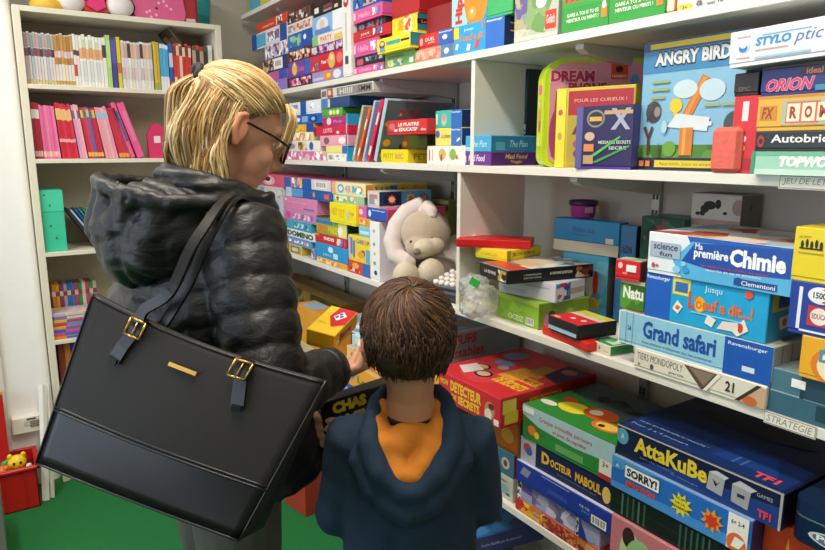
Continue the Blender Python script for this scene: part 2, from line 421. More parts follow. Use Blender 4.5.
stack('L1', [
 (312, 344, 73.5, '#9a94cc', 'lilac box with an orange and white blot at the foot of the third stack', c(F=[E(.52, .5, .14, .42, '#f08a28'), E(.54, .5, .06, .2, '#ffe070'), E(.8, .5, .12, .4, '#dfe6f4'), R(.05, .2, .38, .45, '#c8c8e8')])),
 (309, 344, 57.5, '#cf2334', 'big red box with a blond figure and white lettering, third upper stack', c(F=[R(.02, .55, .3, .9, '#c04048'), R(.04, .12, .26, .5, '@#4a70b0,#e8c8b0,#cf2334:60'), E(.66, .5, .1, .46, '#d8b860'), E(.66, .66, .05, .16, '#f0c8a0'), T('Pose !', .36, .4, .54, .62, '#ffffff'), E(.88, .55, .08, .3, '#f07078')])),
 (310, 343, 48, '#4a2f78', 'violet strip box with a row of portraits above the red box', c(F=[R(.02, .1, .98, .9, '@#4a2f78,#c8b8e0,#b85890,#e8d0c0:60')])),
 (312, 343, 37.5, '#efe6dc', 'white box with orange lettering above the violet one', c(F=[T('PARTY', .28, .25, .66, .75, '#e8742c'), R(0, 0, .2, 1, '#8ac078'), R(.74, .1, .98, .6, '#e8c858')])),
 (312, 343, 19, '#8fb8e4', 'pale blue box with a white haired baby picture and white end', c(F=[E(.34, .5, .2, .4, '#d8e8f8'), E(.34, .5, .08, .24, '#f0c8b0'), R(.1, .05, .6, .3, '#5a8ad0'), R(.68, 0, 1, 1, '#ecf0f4')])),
 (313, 341, 7.5, '#17171a', 'black box topmost in the third upper stack beside the white spine', c(F=[R(.06, .3, .22, .8, '#dfe8e0'), R(.4, .5, .7, .8, '#8a3040'), T('MEMORY', .4, .2, .7, .4, '#d8d8d8'), R(.78, .2, .9, .5, '#e8c8a8')])),
])
# white spine standing upright
ya, yb = y_at(342.5, XF-.004, 1.85), y_at(350.6, XF-.004, 1.85)
g = game('tall white upright box spine with small logos, between two rows of stacks', (XF-.004, ya, TOP['L1']+.0004), -PI/2, ya-yb, .27, .352, '#eceae6',
     F=[E(.5, .72, .3, .05, '#b03040'), E(.5, .74, .14, .025, '#f4f4f4'), R(.3, .12, .7, .2, '#4a4a4a'), R(.4, .25, .55, .62, '#c8c4bc'), R(.2, .88, .8, 1, '#c89a48')])
placed.append((yb, ya, TOP['L1'], TOP['L1']+.352, XF, 1.43))
# ---- right of the white spine
pinkF = [T('Hello', .2, .3, .6, .7, '#f4b0d0'), R(.68, .2, .95, .8, '@#f088b8,#ffffff,#8a70c0:60'), R(.03, .2, .1, .8, '#f8c8dc')]
stack('L1', [
 (353.5, 384, 68, '#e2579e', 'pink flat box at the foot of the fourth stack right of the white spine', c(F=pinkF)),
 (355, 384, 57.5, '#20222c', 'black flat box between two pink ones in the fourth stack', c(F=[R(.08, .1, .3, .7, '#c85070'), R(.3, .35, .95, .75, '@#20222c,#5a6488,#b8b8c8:60')])),
 (353, 379, 43.5, '#dc5aa0', 'pink box under the red one in the fourth stack, right of the white spine', c(F=pinkF)),
 (353, 391, 33, '#c3232c', 'red flat box with white writing in the middle of the fourth stack', c(F=[T('JUNIOR', .22, .4, .46, .68, '#f8d8d0'), T('quelle famille', .2, .2, .5, .32, '#f0c0b8', 0), R(.55, .25, .78, .85, '@#c3232c,#f4f4f4,#4a70b0:60')])),
 (355, 385, 25.5, '#2c2a34', 'dark thin box stepped back above the red one', c(dx=.015, F=[R(.1, .2, .9, .8, '@#2c2a34,#a85060,#6a78a8:60')])),
 (352.5, 382, 12, '#e4609c', 'pink box high in the fourth stack under a blue one', c(F=pinkF)),
 (352.5, 381, 1, '#2a62b8', 'blue box at the top of the fourth stack with pale figures', c(F=[R(.1, .15, .95, .85, '@#2a62b8,#a8c8f0,#d8a060,#1a3a80:60')])),
 (353, 379, -12, '#3a70c4', 'second blue box topmost of the fourth stack', {}),
])
stack('L1', [
 (385, 415, 55.5, '#6fae62', 'green box of small cartoon heads on the shelf beside a salmon box', c(F=[T('COOKING', .1, .66, .65, .85, '#7a3030'), R(.1, .1, .62, .55, '@#6fae62,#e8d070,#4a9ab0,#f0e8d0:60'), R(.82, .15, .95, .5, '#f4f4f0')])),
 (377, 410, 40, '#f4dc2e', 'yellow box with a boy drawing and teal end lying on the green one', c(dx=-.03, d=.24, side='#1a8a98', F=[R(.3, .45, .72, .7, '#2fa8a0'), R(.74, .5, .98, .64, '#3a2020'), E(.17, .55, .09, .28, '#6a4838'), E(.17, .62, .06, .14, '#f0c8a8'), R(.1, .1, .25, .35, '#58a0d8')])),
 (392, 417, 20, '#f4cf2a', 'yellow and teal box with a long teal side across the middle of the upper shelf', c(d=.27, side='#12808c', F=[R(.5, 0, .8, 1, '@#f4cf2a,#ffffff,#e85838:60'), R(.28, .3, .45, .85, '#d8a020')], S_=[R(.0, .45, .38, .72, '#151515'), T('Larousse', .06, .5, .34, .66, '#e86060'), R(.38, .4, 1, .75, '#d8a030')])),
 (392, 419, -2, '#b02228', 'large dark red box resting high on the yellow and teal box', c(d=.27, dx=.004)),
])
stack('L1', [
 (415, 453, 51, '#e09a86', 'salmon box with a grey blue end on the shelf left of the red one', c(F=[R(.03, .15, .68, .85, '@#e09a86,#d07a68,#e8b8a0:60'), R(.7, 0, 1, 1, '#4e7fae'), E(.84, .5, .06, .22, '#f4f4f4')])),
 (415, 453, 37, '#cf2b2e', 'red box with a blue maker panel, second stack left of the orange hippo box', c(F=[R(.6, 0, 1, 1, '#2c62b8'), T('Ravensburger', .62, .78, .98, .92, '#f0f4ff'), E(.78, .5, .07, .16, '#f4f4f4'), T('DUEL', .22, .45, .5, .7, '#f4d8d0'), E(.1, .5, .05, .3, '#e8a8a0'), T('junior', .3, .25, .5, .4, '#f8e8e0')])),
 (421, 452, None, '#8c1f24', 'dark red box stepped back on top of the red box with blue panel', c(h=.08, dx=.03, d=.24)),
])
# blue card game box and the hippo box standing on it
za = stack('L1', [
 (453.5, 504, 27.5, '#2aa0dc', 'blue card game box under the orange hippo picture', c(kind='carton', side='#16365f', F=[R(.66, 0, 1, 1, '#2f6cc8'), T('Ravensburger', .68, .86, .97, .95, '#f0f4ff'), T("L'oeuf a dit", .14, .42, .62, .66, '#e8862c'), T('Jusqu', .22, .74, .42, .86, '#c8e8ff'), R(.01, .55, .12, .95, '#f0d440'), Q([(.05, .2), (.1, .17), (.12, .36), (.07, .4)], '#f4f4f4'), Q([(.28, .1), (.35, .08), (.37, .28), (.31, .32)], '#f4f4f4'), Q([(.44, .12), (.5, .1), (.55, .38), (.48, .42)], '#e05040'), T('!', .6, .7, .64, .95, '#f06050')], S_=[R(.1, .3, .5, .9, '#1c2c58'), R(.1, .75, .5, .8, '#e8c040'), R(.1, .5, .5, .54, '#e8c040')])),
])
ya, yb = y_at(452, XF+.012, za+.05), y_at(513, XF+.012, za+.05)
game('upright box with a round orange hippo and red vertical lettering on the blue card game', (XF+.012, ya, za), -PI/2, ya-yb, .07, .22, '#3fae6a', side='#2f8a48', kind='lid',
     F=[R(0, 0, .28, 1, '#9fd8d8'), R(.28, .0, .62, 1, '#2f9ab0'), E(.42, .3, .2, .36, '#f08a24'), E(.36, .12, .07, .08, '#f4a040'), E(.42, .42, .1, .07, '#d85a18'), E(.36, .14, .02, .025, '#fff4e0'), R(.66, .28, .86, .5, '#e8d040'), R(.68, .33, .84, .62, '#a8d8f0'), TV('Hippos', .07, .03, .23, .62, '#d83030')])
ya, yb = y_at(515, XF+.004, 1.8), y_at(559, XF+.004, 1.8)
game('pale grey upright box of blurred playing children with a small red logo', (XF+.004, ya, TOP['L1']+.0004), -PI/2, ya-yb, .06, .3, '#b9bcae', kind='lid',
     F=[R(0, .0, 1, .62, '@#b9bcae,#6f9a58,#c8c8b8,#8aa870:28'), R(.0, .1, .3, .42, '@#6a5a98,#8a9a88,#b8a888:50'), R(.3, .5, .95, .85, '@#d8b890,#c89a78,#b8b0a0:45'), E(.62, .28, .12, .05, '#e8ece8'), R(.72, .06, .96, .2, '#e03c2c'), T('Goliath', .75, .1, .93, .17, '#f8d8d0'), R(0, 0, 1, .04, '#c8ccc0')])
def greenmain(pa, pb, label, x=XF+.004):
    ya, yb = y_at(pa, x, 1.76), y_at(pb, x, 1.76)
    game(label, (x, ya, TOP['L1']+.0004), -PI/2, ya-yb, .06, .26, '#3aa044', kind='lid',
     F=[R(0, .0, 1, .24, '#2f9a3e'), Q([(0, .24), (.5, .3), (1, .24), (1, 1), (0, 1)], '#e6efe0'), E(.2, .8, .12, .1, '#b8d8a0'), T('main', .05, .3, .9, .5, '#d02c28', .05, .1), R(0, .2, 1, .285, '#3aa044'), T('main', .06, .24, .86, .47, '#d63028', .05, .1), T('GARE A TOI SI TU ES', .12, .125, .8, .155, '#f4f8e8'), T('MENTEUR OU MENTI !', .12, .08, .8, .11, '#f4f8e8'), R(.86, .07, .97, .17, '#e8862c'), E(.91, .17, .04, .03, '#f4f4f4')])
greenmain(562, 609, 'green upright box with the red word main, left of its twin')
greenmain(609.5, 666, 'second green upright box with red main lettering, right of its twin')
ya, yb = y_at(667, XF+.01, 1.76), y_at(676, XF+.01, 1.76)
game('narrow orange upright box between the green box and a white one', (XF+.01, ya, TOP['L1']+.0004), -PI/2, ya-yb, .12, .22, '#e58a2a', F=[R(.1, .02, .9, .15, '#f4e8c8')])
stack('L1', [
 (677, 730, -8, '#e9e7e0', 'white flat box with black age and player signs on the top right shelf', c(F=[R(.04, .0, .3, .3, '#e8c02c'), T('3+', .12, .02, .22, .22, '#222222'), E(.45, .2, .06, .2, '#9a9a98'), T('ca', .4, .1, .5, .3, '#333333'), T('18', .8, .05, .9, .25, '#222222'), R(.6, .02, .75, .12, '#7a7a78')])),
])
stack('L1', [
 (731, 770, -22, '#b88a58', 'tan brown box beside the white one on the top right shelf', c(dx=.02, F=[R(.1, .05, .9, .3, '#8a4030')])),
])
stack('L1', [
 (771, 830, -34, '#4a3a34', 'dark brown box at the far right of the top shelf', c(dx=.01)),
])
# top shelf far end
stack('L0', [
 (247, 275, -8, '#a8b83a', 'lime and blue box on the topmost shelf near the back wall', c(dx=.03, F=[R(.1, .1, .5, .6, '#5aa8d0'), R(.5, .2, .9, .8, '#d8d048')])),
])

# ---- between shelf L2 and L1
stack('L2', [
 (281, 326, 151, '#e8a8c8', 'pink and red box of small pictures at the foot of the leftmost middle stack', c(F=[R(0, 0, .14, 1, '#d83038'), R(.16, .05, 1, .95, '@#f0b8d0,#b880c0,#ffffff,#e860a0,#d8c0a0:55')])),
 (288, 320, 141.5, '#f0ece4', 'white box with a row of cat drawings, leftmost middle stack', c(F=[R(.02, .1, .3, .9, '#dcdcd8'), E(.14, .5, .1, .3, '#8a8a88'), R(.34, .1, .6, .9, '@#c8a050,#6a4a30,#e8d8b8:60'), E(.75, .5, .06, .4, '#2a60b8')])),
 (289, 313, 133, '#f0dcb0', 'cream and orange thin box in the leftmost middle stack', c(F=[R(.05, .1, .95, .9, '@#f0dcb0,#e88a40,#ffffff:55')])),
 (288.5, 314, 125.5, '#eeb62c', 'yellow box with a blue end in the leftmost middle stack', c(F=[R(.72, 0, 1, 1, '#2348a0'), R(.1, .2, .6, .8, '@#eeb62c,#f8d870,#d08a20:55')])),
 (290, 322, 116, '#1f62b8', 'blue box with white signs in the leftmost middle stack', c(F=[E(.28, .5, .06, .22, '#f4f4f4'), R(.4, .2, .58, .8, '#8ab0e0'), E(.75, .5, .12, .36, '#103c88'), E(.75, .5, .06, .2, '#8ac0f0')])),
 (289, 321, 103.5, '#e4e8ee', 'white and blue box topmost of the leftmost middle stack', c(F=[R(.38, 0, .56, 1, '#1f56a8'), R(.06, .5, .3, .8, '#7aa0d0'), R(.66, .4, .95, .8, '@#e4e8ee,#4a70a8,#ffffff:60')])),
])
stack('L2', [
 (327, 346, 153.5, '#eceae6', 'white box with grey symbols at the foot of the stack beside leaning books', c(F=[R(.1, .2, .9, .8, '@#eceae6,#8a8a90,#ffffff,#b0b4c0:60')])),
 (325, 347, 146, '#efe08a', 'pale yellow box with a blue corner under a pink box', c(F=[R(.78, 0, 1, 1, '#3a70b8')])),
 (319.5, 348, 136, '#f0a8c0', 'pale pink box showing a doll picture, under the crimson boxes', c(F=[E(.25, .5, .1, .35, '#8a5a6a'), E(.8, .5, .12, .35, '#fff0f4')])),
 (313.5, 348, 127, '#d4274f', 'crimson box sticking out left in the stack beside the leaning books', c(F=[T('LOTO', .3, .3, .55, .75, '#f8d0d8'), R(0, 0, .06, 1, '#8a1838'), E(.72, .3, .04, .14, '#f4f4f4')])),
 (318, 346, 118, '#b0307c', 'magenta box with a round lady face, between crimson and green boxes', c(F=[E(.3, .5, .1, .42, '#f0d0d8'), T('Poly', .5, .2, .85, .6, '#e88ac0')])),
 (322, 342, 109.5, '#58a83c', 'green thin box with white dots under a navy one', c(F=[E(.45, .5, .08, .3, '#e8f0d8'), E(.62, .5, .08, .3, '#d8e048'), E(.8, .5, .08, .3, '#e8f0d8')])),
 (320, 349, 99.5, '#28497c', 'navy and steel box under the white topmost box, left of the leaning books', c(d=.26, F=[R(0, 0, .26, 1, '#4e80b4'), R(.26, .1, .34, .9, '#c8d4e4')])),
 (317.5, 373, 90.5, '#d8d4d0', 'white box with blurred dark lettering high beneath the upper shelf', c(d=.27, F=[R(.02, .2, .12, .8, '#7a6a68'), R(.14, .05, .26, .95, '#a85040'), R(.16, .3, .22, .8, '#e8c8b0'), R(.34, .1, .99, .9, '#8a8684'), T('HIIII', .4, .2, .64, .8, '#e0dcd8', .01), T('SMM', .74, .2, .96, .8, '#3a3634', .01)])),
])
# leaning books
def book(label, pxb, pxt, pyt, thick, col, w=.22, cover=None, F=(), S_=(), shelf='L2', x=XF+.006, group='books leaning among the boxes', cat='book'):
    z0 = TOP[shelf]+.0005; pb = at(pxb, 0, X=x); yb_ = y_at(pxb, x, z0); zt_ = at(pxt, pyt, X=x).z; ytp = y_at(pxt, x, zt_)
    hgt = math.hypot(zt_-z0, ytp-yb_); lean = math.atan2(yb_-ytp, zt_-z0)
    z0 += thick*math.sin(max(0, lean))
    return game(label, (x, yb_, z0), -PI/2, thick, w, hgt-.002, col, side=cover or col, F=F, S_=S_, kind='book', name='book', cat=cat, group=group, lean=lean)
bk_n = [
 (346, 346, 113, .010, '#2fa4d8', 'thin bright blue book first of the leaning row'),
 (352, 362, 106, .014, '#b8b49c', 'beige book leaning second in the row beside the stacks'),
 (356, 369, 109, .016, '#e2642a', 'orange red book leaning third in the row'),
 (362, 374, 101, .012, '#a6c4ea', 'pale blue book leaning between orange and magenta ones'),
 (366.5, 381, 101, .020, '#cf2552', 'crimson book with white spine writing in the leaning row'),
]
for i, (b, t, py, th, col, lb) in enumerate(bk_n):
    book(lb, b, t, py, th, col, F=[R(.2, .1, .8, .25, '#f0e8d8'), R(.2, .6, .7, .8, '#f0e0e0')] if i != 3 else [R(.3, .3, .7, .4, '#ffffff')])
book('big grey teal book with yellow dots leaning right, its cover facing the room', 373.5, 385, 99.5, .020, '#a9c3cf', w=.27, cover='#5f7a80', S_=[E(.1, .32, .055, .06, '#e8b030'), E(.05, .62, .03, .035, '#e8b030'), E(.07, .12, .04, .05, '#d8c040'), E(.22, .78, .025, .03, '#e8d060'), E(.3, .55, .03, .03, '#c89a38'), T('POULE', .2, .76, .5, .86, '#b84858', .03), T('POULE', .2, .66, .55, .74, '#b84858', .03), R(.3, .0, 1, .3, '#2a2c20'), R(.4, .05, .7, .2, '#8a9a30')])
stack('L2', [
 (381, 407.5, 149.5, '#f0d41c', 'yellow low box with green word blocks under the dark shelf gap', c(d=.2, F=[T('PETIT BAC', .1, .3, .85, .7, '#a8b030'), E(.7, .5, .07, .2, '#e8a060')], S_=[T('PETIT BAC', .12, .25, .85, .7, '#6a8a40')])),
])
stack('L2', [
 (398, 427, 136, '#50621e', 'dark olive box stepped back beneath the red lettered one', c(z=TOP['L2']+.045, dx=.09, d=.12, F=[R(.1, .1, .4, .8, '#a03028'), E(.25, .4, .08, .2, '#88a038')])),
 (387, 427, 121, '#d0232b', 'red box with white capitals bridging over the yellow box', c(dx=-.03, d=.26, F=[T('LE PLAITRE', .3, .56, .82, .8, '#f8f0e8', .03, .1), T('EDUCATIF', .32, .2, .78, .46, '#f8f0e8', .03, .1), E(.14, .56, .08, .24, '#b87878'), R(.2, .2, .28, .36, '#f0f0f0'), T('dte', .86, .2, .98, .4, '#f0d8e8')])),
])
stack('L2', [
 (427, 465, 146, '#eef0ea', 'white box with leaf and matchstick drawings at the foot of the stack by the divider', c(kind='carton', F=[E(.42, .55, .1, .3, '#d8b868'), E(.4, .35, .03, .2, '#a85030'), E(.7, .55, .08, .3, '#8ab848'), E(.8, .4, .03, .12, '#e06050'), R(.06, .2, .09, .8, '#d84848'), R(.15, .2, .17, .8, '#e8c030'), R(.6, 0, .62, 1, '#d8dcd8')])),
 (425, 461.5, 129, '#eedc6a', 'yellow card box with blue maker panel, middle of the stack by the divider', c(kind='carton', side='#1e3f88', F=[R(.62, 0, 1, 1, '#2f70c8'), T('Ravensburger', .64, .82, .97, .94, '#f0f4ff'), E(.1, .66, .08, .22, '#2a68b8'), T('La plume', .25, .35, .6, .7, '#7a5a30', 0, .2), Q([(.84, .2), (.96, .34), (.95, .48), (.83, .32)], '#f0f4f8')])),
 (425, 461.5, 112, '#3fb3a8', 'teal card box with blue maker panel, topmost of the stack by the divider', c(kind='carton', side='#1a2f68', F=[R(.62, 0, 1, 1, '#2a66bc'), T('Ravensburger', .64, .8, .97, .92, '#f0f4ff'), E(.35, .45, .11, .34, '#a8c8b8'), E(.35, .58, .06, .18, '#d88a78'), R(.04, .2, .1, .8, '#d8f0e8')])),
])
stack('L2', [
 (463, 491, 152, '#6a2f8c', 'purple flat card box lying on the shelf right of the divider', c(kind='carton', d=.165, side='#4a1c68', F=[T('Mad Food', .14, .3, .78, .8, '#e8dcf4', .03, .2), R(.0, .2, .05, .7, '#e8e0f0')], S_=[T('Mad Food', .3, .5, .8, .85, '#c8a850', .02, .2), T('Veggie', .42, .12, .68, .4, '#c8a850', .02)])),
 (463.5, 491, 136, '#3fa4d4', 'sky blue flat card box on top of the purple one', c(kind='carton', d=.165, side='#2b6f9c', F=[T('The Pian', .25, .3, .85, .7, '#c8ecff', 0, .2), R(.02, .05, .3, .3, '#9ae0f0')], S_=[T('The Pian', .4, .3, .8, .7, '#a8dce8', 0, .2), R(.1, .1, .3, .6, '#4a98b8')])),
])
yb_ = y_at(526, XF+.19, 1.5)
game('dark upright box with white letters showing behind the pink rounded case', (XF+.19, yb_+.03, TOP['L2']+.0004), -PI/2, .03, .15, .27, '#20303a', kind='book', F=[R(.1, .05, .9, .5, '@#20303a,#d8e0e0,#5a8a58:70'), R(.1, .6, .9, .8, '#3a5a88')])
# rounded pink box with lime spine
def dream():
    ang = -PI/2+math.radians(60); xd = 1.178; yd = y_at(543, xd, 1.5)
    w_, h_, d_ = .345, .262, .066
    # local front = cover facing the room, local left end = spine
    root = empty('game_box', (0, 0, 0)); rr = .05
    def outline(w0, w1, h0, h1, r):
        P = []
        for cx, cz, a in ((w1-r, h0+r*.5, -90), (w1-r, h1-r, 0), (w0+r, h1-r, 90), (w0+r*.5, h0+r*.5, 180)):
            q = r if cz > .1 else r*.5
            for k in range(7):
                t = math.radians(a+k*15); P.append((cx+q*math.cos(t), cz+q*math.sin(t)))
        return P
    m1 = MB(); m1.prism(outline(0, w_, 0, h_, rr), 0, d_, mat('#b9d41e', .35)); m1.build('case', root)
    m2 = MB(); m2.prism(outline(.012, w_-.012, .01, h_-.01, rr*.9), -.003, 0, mat('#d9929f', .4), side=mat('#b9d41e', .4))
    deco(m2, 'F', w_, d_, h_, [], 0)
    items = [Q([(.06, .1), (.5, .1), (.5, .45), (.08, .7)], '#b04a70'), E(.66, .52, .2, .12, '#e8a878'), E(.1, .3, .06, .24, '#a84068'), T('DREAM', .035, .775, .36, .895, '#f0a8ba', .1), T('PHONE', .16, .675, .45, .79, '#f0a8ba', .1), T('DREAM', .042, .785, .353, .885, '#a82450', .05), T('PHONE', .167, .685, .443, .78, '#a82450', .05), R(.47, .81, .59, .95, '#d8442c'), E(.53, .9, .028, .03, '#3a2020'), T('HASBRO', .48, .825, .58, .85, '#f8d0c0'), E(.64, .8, .025, .06, '#4a98b8'), E(.28, .2, .1, .12, '#d85a88'), T('SK', .1, .1, .2, .18, '#f0d0d8')]
    mb = MB(); deco(mb, 'F', w_, d_, h_, items, 2)
    mb.v = [(x, y-.003, z) for x, y, z in mb.v]
    for f, fm in zip(mb.f, mb.fm): pass
    b0 = len(m2.v); m2.v += mb.v
    for f, fm in zip(mb.f, mb.fm): m2.f.append(tuple(k+b0 for k in f)); m2.fm.append(m2.mi(mb.mats[fm])); m2.sm.append(False)
    m2.build('cover', root)
    m3 = MB(); m3.box(-.0015, .008, .05, 0, d_-.008, .215, '#c8dc30', b=0)
    dd = MB(); deco(dd, 'L', w_, d_, h_, [E(.5, .72, .25, .05, '#e8609a'), E(.5, .5, .2, .14, '#d0a040'), E(.5, .58, .12, .04, '#f0c8a0'), E(.5, .38, .15, .06, '#c83a6a'), R(.4, .2, .6, .28, '#f0e8a0')])
    dd.v = [(x-.0015, y, z) for x, y, z in dd.v]
    b0 = len(m3.v); m3.v += dd.v
    for f, fm in zip(dd.f, dd.fm): m3.f.append(tuple(k+b0 for k in f)); m3.fm.append(m3.mi(dd.mats[fm])); m3.sm.append(False)
    m3.build('spine_print', root)
    # the spine's back edge is the nearest point to the room's far side
    ca, sa = math.cos(ang), math.sin(ang)
    root.location = (xd, yd, TOP['L2']+.0005); root.rotation_euler = (0, 0, ang)
    tag(root, 'pink toy phone game case with a lime green rounded edge', 'board game', 'boxed games on the wall shelves')
dream()
z2 = TOP['L2']+.0005
def upright(label, pl, pr, pyt, x, d, col, rotdeg=0, side=None, **k):
    """upright box whose cover faces the room, left edge at column pl and right edge at pr"""
    ya = y_at(pl, x, z2+.1); h = at(pl, pyt, X=x).z-z2
    th = -PI/2+math.radians(rotdeg)
    # width so that the right edge falls on column pr
    lo, hi = .01, .6
    a = (pr-412.5)/FPX
    for _ in range(40):
        w_ = (lo+hi)/2; X_ = x+w_*math.cos(th); Y_ = ya+w_*math.sin(th)
        r = X_*cY-Y_*sY; Fd = (X_*sY+Y_*cY)*cP-(z2+.1-H)*sP
        if r/Fd < a: lo = w_
        else: hi = w_
    return game(label, (x, ya, z2), th, w_, d, h, col, side=side, L_=k.pop('L_', ()), **k)
upright('yellow and red upright box standing before the pink rounded case', 556, 634, 89, XF+.012, .04, '#c8b430', 18, side='#e4cf2a',
     F=[R(.16, .66, .98, .96, '#a81f28'), T('POUR LES CURIEUX !', .24, .82, .9, .86, '#e8b0a0', 0), R(.16, .03, .98, .66, '#b09a30'), T('ALI', .22, .42, .6, .6, '#6a2438', .04), E(.3, .3, .06, .05, '#a84878'), E(.3, .18, .05, .05, '#7a3058'), R(0, 0, .13, 1, '#e8d838'), E(.06, .7, .03, .04, '#c8505a'), E(.06, .4, .03, .05, '#c8a040')])
upright('dark violet spy message box with green streaks left of the slingshot game', 576.5, 634, 107, XF-.006, .035, '#2b2458', 10, side='#4a4488',
     F=[R(0, 0, .12, 1, '#5a5a98'), E(.35, .8, .16, .14, '#8a8a78'), E(.35, .8, .13, .11, '#2b2c48'), R(.24, .76, .46, .83, '#d8a848'), Q([(.62, .62), (.7, .62), (.95, .95), (.87, .95)], '#a8a8c0'), Q([(.87, .62), (.95, .62), (.7, .95), (.62, .95)], '#a8a8c0'), R(.5, .86, .98, .92, '#c0a070'), T('MESSAGES SECRETS', .42, .4, .97, .45, '#c8d8c0'), T('SECRE', .6, .31, .9, .36, '#c8d8c0'), Q([(.3, .1), (.4, .1), (.95, .35), (.95, .38)], '#3f9a48'), Q([(.3, .22), (.36, .2), (.8, .5), (.78, .52)], '#57b858'), E(.26, .52, .09, .07, '#c8b090'), R(.16, .28, .34, .4, '#d88a48'), R(.16, .08, .34, .22, '#b89a70'), R(.12, .0, 1, .04, '#5030a0')])
# slingshot box
upright('blue sky slingshot game box with grey capitals, standing right of the violet one', 640, 742, 45, XF+.045, .055, '#7fb2cf', 0, side='#3a78a0',
     L_=[R(0, 0, 1, 1, '#4a98c8'), R(.2, .1, .8, .3, '#a0c8a0'), R(.2, .6, .8, .8, '#d8e4ec')],
     F=[R(0, .0, 1, .1, '#2c2440'), R(0, .1, 1, .2, '@#4a7a30,#5a8a38,#3a6a2a:30'), R(.0, .76, 1, 1, '#3a7fb0'), R(0, .93, 1, 1, '#2a4a78'), R(.07, .945, 1, .985, '#c8b020'), T('ANGRY BIRDS', .12, .80, .93, .925, '#20242e', .09), T('ANGRY BIRDS', .13, .812, .92, .914, '#d0d4d8', .045),
        Q([(.44, .42), (.53, .4), (.70, .68), (.62, .72)], '#c8742a'), Q([(.46, .42), (.5, .415), (.66, .69), (.63, .70)], '#d88a3a'), E(.46, .62, .12, .07, '#c0d4dc'), E(.72, .6, .12, .08, '#b8d0dc'), E(.38, .5, .065, .055, '#dfc02c'), R(.36, .42, .4, .48, '#dfc02c'), E(.15, .46, .08, .085, '#3c3a3c'), Q([(.08, .38), (.08, .52), (.17, .54)], '#4a4844'), E(.19, .46, .035, .04, '#8a8078'),
        R(.36, .34, .74, .37, '#d8dce0'), Q([(.3, .34), (.7, .3), (.72, .4), (.4, .44)], '#d0d8dc'), R(.44, .12, .57, .33, '#c87a30'), R(.47, .12, .5, .33, '#e09a48'), E(.34, .17, .07, .06, '#6a9a38'),
        Q([(.1, .12), (.13, .12), (.125, .25), (.16, .34), (.14, .35), (.11, .28), (.08, .35), (.05, .34), (.1, .25)], '#5a2a20'), E(.95, .35, .1, .09, '#38504a'), R(.12, .68, .3, .7, '#98a868'), R(.12, .62, .3, .64, '#98a868'), R(.12, .56, .26, .58, '#98a868'), R(.66, .48, .8, .5, '#98a868'), R(.82, .48, .96, .5, '#98a868'),
        R(.03, .03, .08, .075, '#c87a38'), R(.1, .03, .15, .075, '#c87a38'), R(.2, .025, .85, .08, '#c8b838'), T('Apprends. Joue et empile', .25, .035, .8, .065, '#6a5a20', 0), Q([(.02, .1), (.05, .2), (.06, .1)], '#3a5a28'), Q([(.2, .1), (.23, .22), (.25, .1)], '#3a5a28'), Q([(.27, .1), (.24, .2), (.26, .1)], '#3a5a28'), E(.28, .34, .03, .05, '#a8c8d8')])
# soft salmon block, red upright box, dark box behind
y0 = y_at(701, XF-.03, z2+.03); y1 = y_at(731, XF-.03, z2+.03)
bl = MB(); bl.box(0, 0, 0, y0-y1, .05, .083, mat('#e0685c', .8, noise=.1, nscale=60, bump=.4, bscale=120), b=.008)
o = bl.build('foam_block', None, (XF+.001-.03+.03, y0, z2), (0, 0, -PI/2)); tag(o, 'salmon pink soft block standing in front of the slingshot game', 'block')
o.location.x = XF-.006
stack('L2', [
 (731.5, 757, 97, '#cf2a34', 'red upright box with white round stickers beside the salmon block', c(d=.034, kind='carton', F=[R(.36, .68, .6, .93, '#e8d8d8'), E(.45, .45, .16, .05, '#f4d8d8'), E(.45, .33, .14, .045, '#f0a030'), R(.3, .05, .9, .2, '#b02028')])),
 (734, 759, 74, '#231a20', 'dark box resting on the red upright one behind the white pen box', c(d=.034, F=[T('SPC', .2, .2, .7, .4, '#6a5a50')])),
], X=XF+.006)
stack('L2', [
 (751, 862, 151.5, '#9fd0b8', 'pale green word game box at the foot of the right hand stack', c(dx=-.02, F=[R(0, 0, 1, .25, '#c8e4d4'), R(0, .82, 1, 1, '#6fb898'), T('TOPWORD', .28, .34, .88, .8, '#f8fff8', .06, .2), T('TOPWORD', .275, .36, .875, .82, '#e4f4ea', .03, .2), R(0, 0, .04, 1, '#3a9a70')])),
 (755, 866, 131.5, '#23282a', 'black bridge game box with white rounded writing', c(dx=-.01, F=[T('Autobridge', .16, .3, .84, .82, '#ecece8', .02), E(.06, .5, .035, .3, '#b03030'), E(.06, .5, .02, .14, '#23282a'), R(0, .9, 1, 1, '#3a4040')])),
 (757, 868, 97, '#e4ad3c', 'yellow orange word box with red lettered tiles', c(dx=-.01, F=[R(0, .92, 1, 1, '#c88a28'), R(.03, .3, .2, .72, '#c88a28'), T('FX', .05, .34, .17, .68, '#a03820', .03, .2), R(.25, .15, 1, .85, '#a8b8a0'), R(.29, .2, .6, .8, '#e86048'), R(.3, .25, .42, .75, '#f4e8c8'), T('R', .325, .33, .395, .67, '#b03028', .05), R(.44, .25, .56, .75, '#f4e8c8'), T('O', .465, .33, .535, .67, '#b03028', .05), R(.58, .25, .7, .75, '#f4e8c8'), T('M', .6, .33, .68, .67, '#b03028', .05), R(.72, .25, .84, .75, '#f4e8c8'), T('B', .745, .33, .815, .67, '#b03028', .05)])),
 (760, 866, 70, '#24307a', 'navy box with slanted pink capital lettering', c(dx=-.005, F=[T('ORION', .06, .14, .55, .62, '#f0b0c0', .06, .3), T('ORION', .062, .16, .545, .6, '#c83a68', .03, .3), R(.4, .66, 1, .98, '#30284a'), T('ideal', .46, .7, .62, .92, '#d87a58', .03), R(.56, .1, .8, .3, '#3a88a8')])),
])
X_s = XF-.02
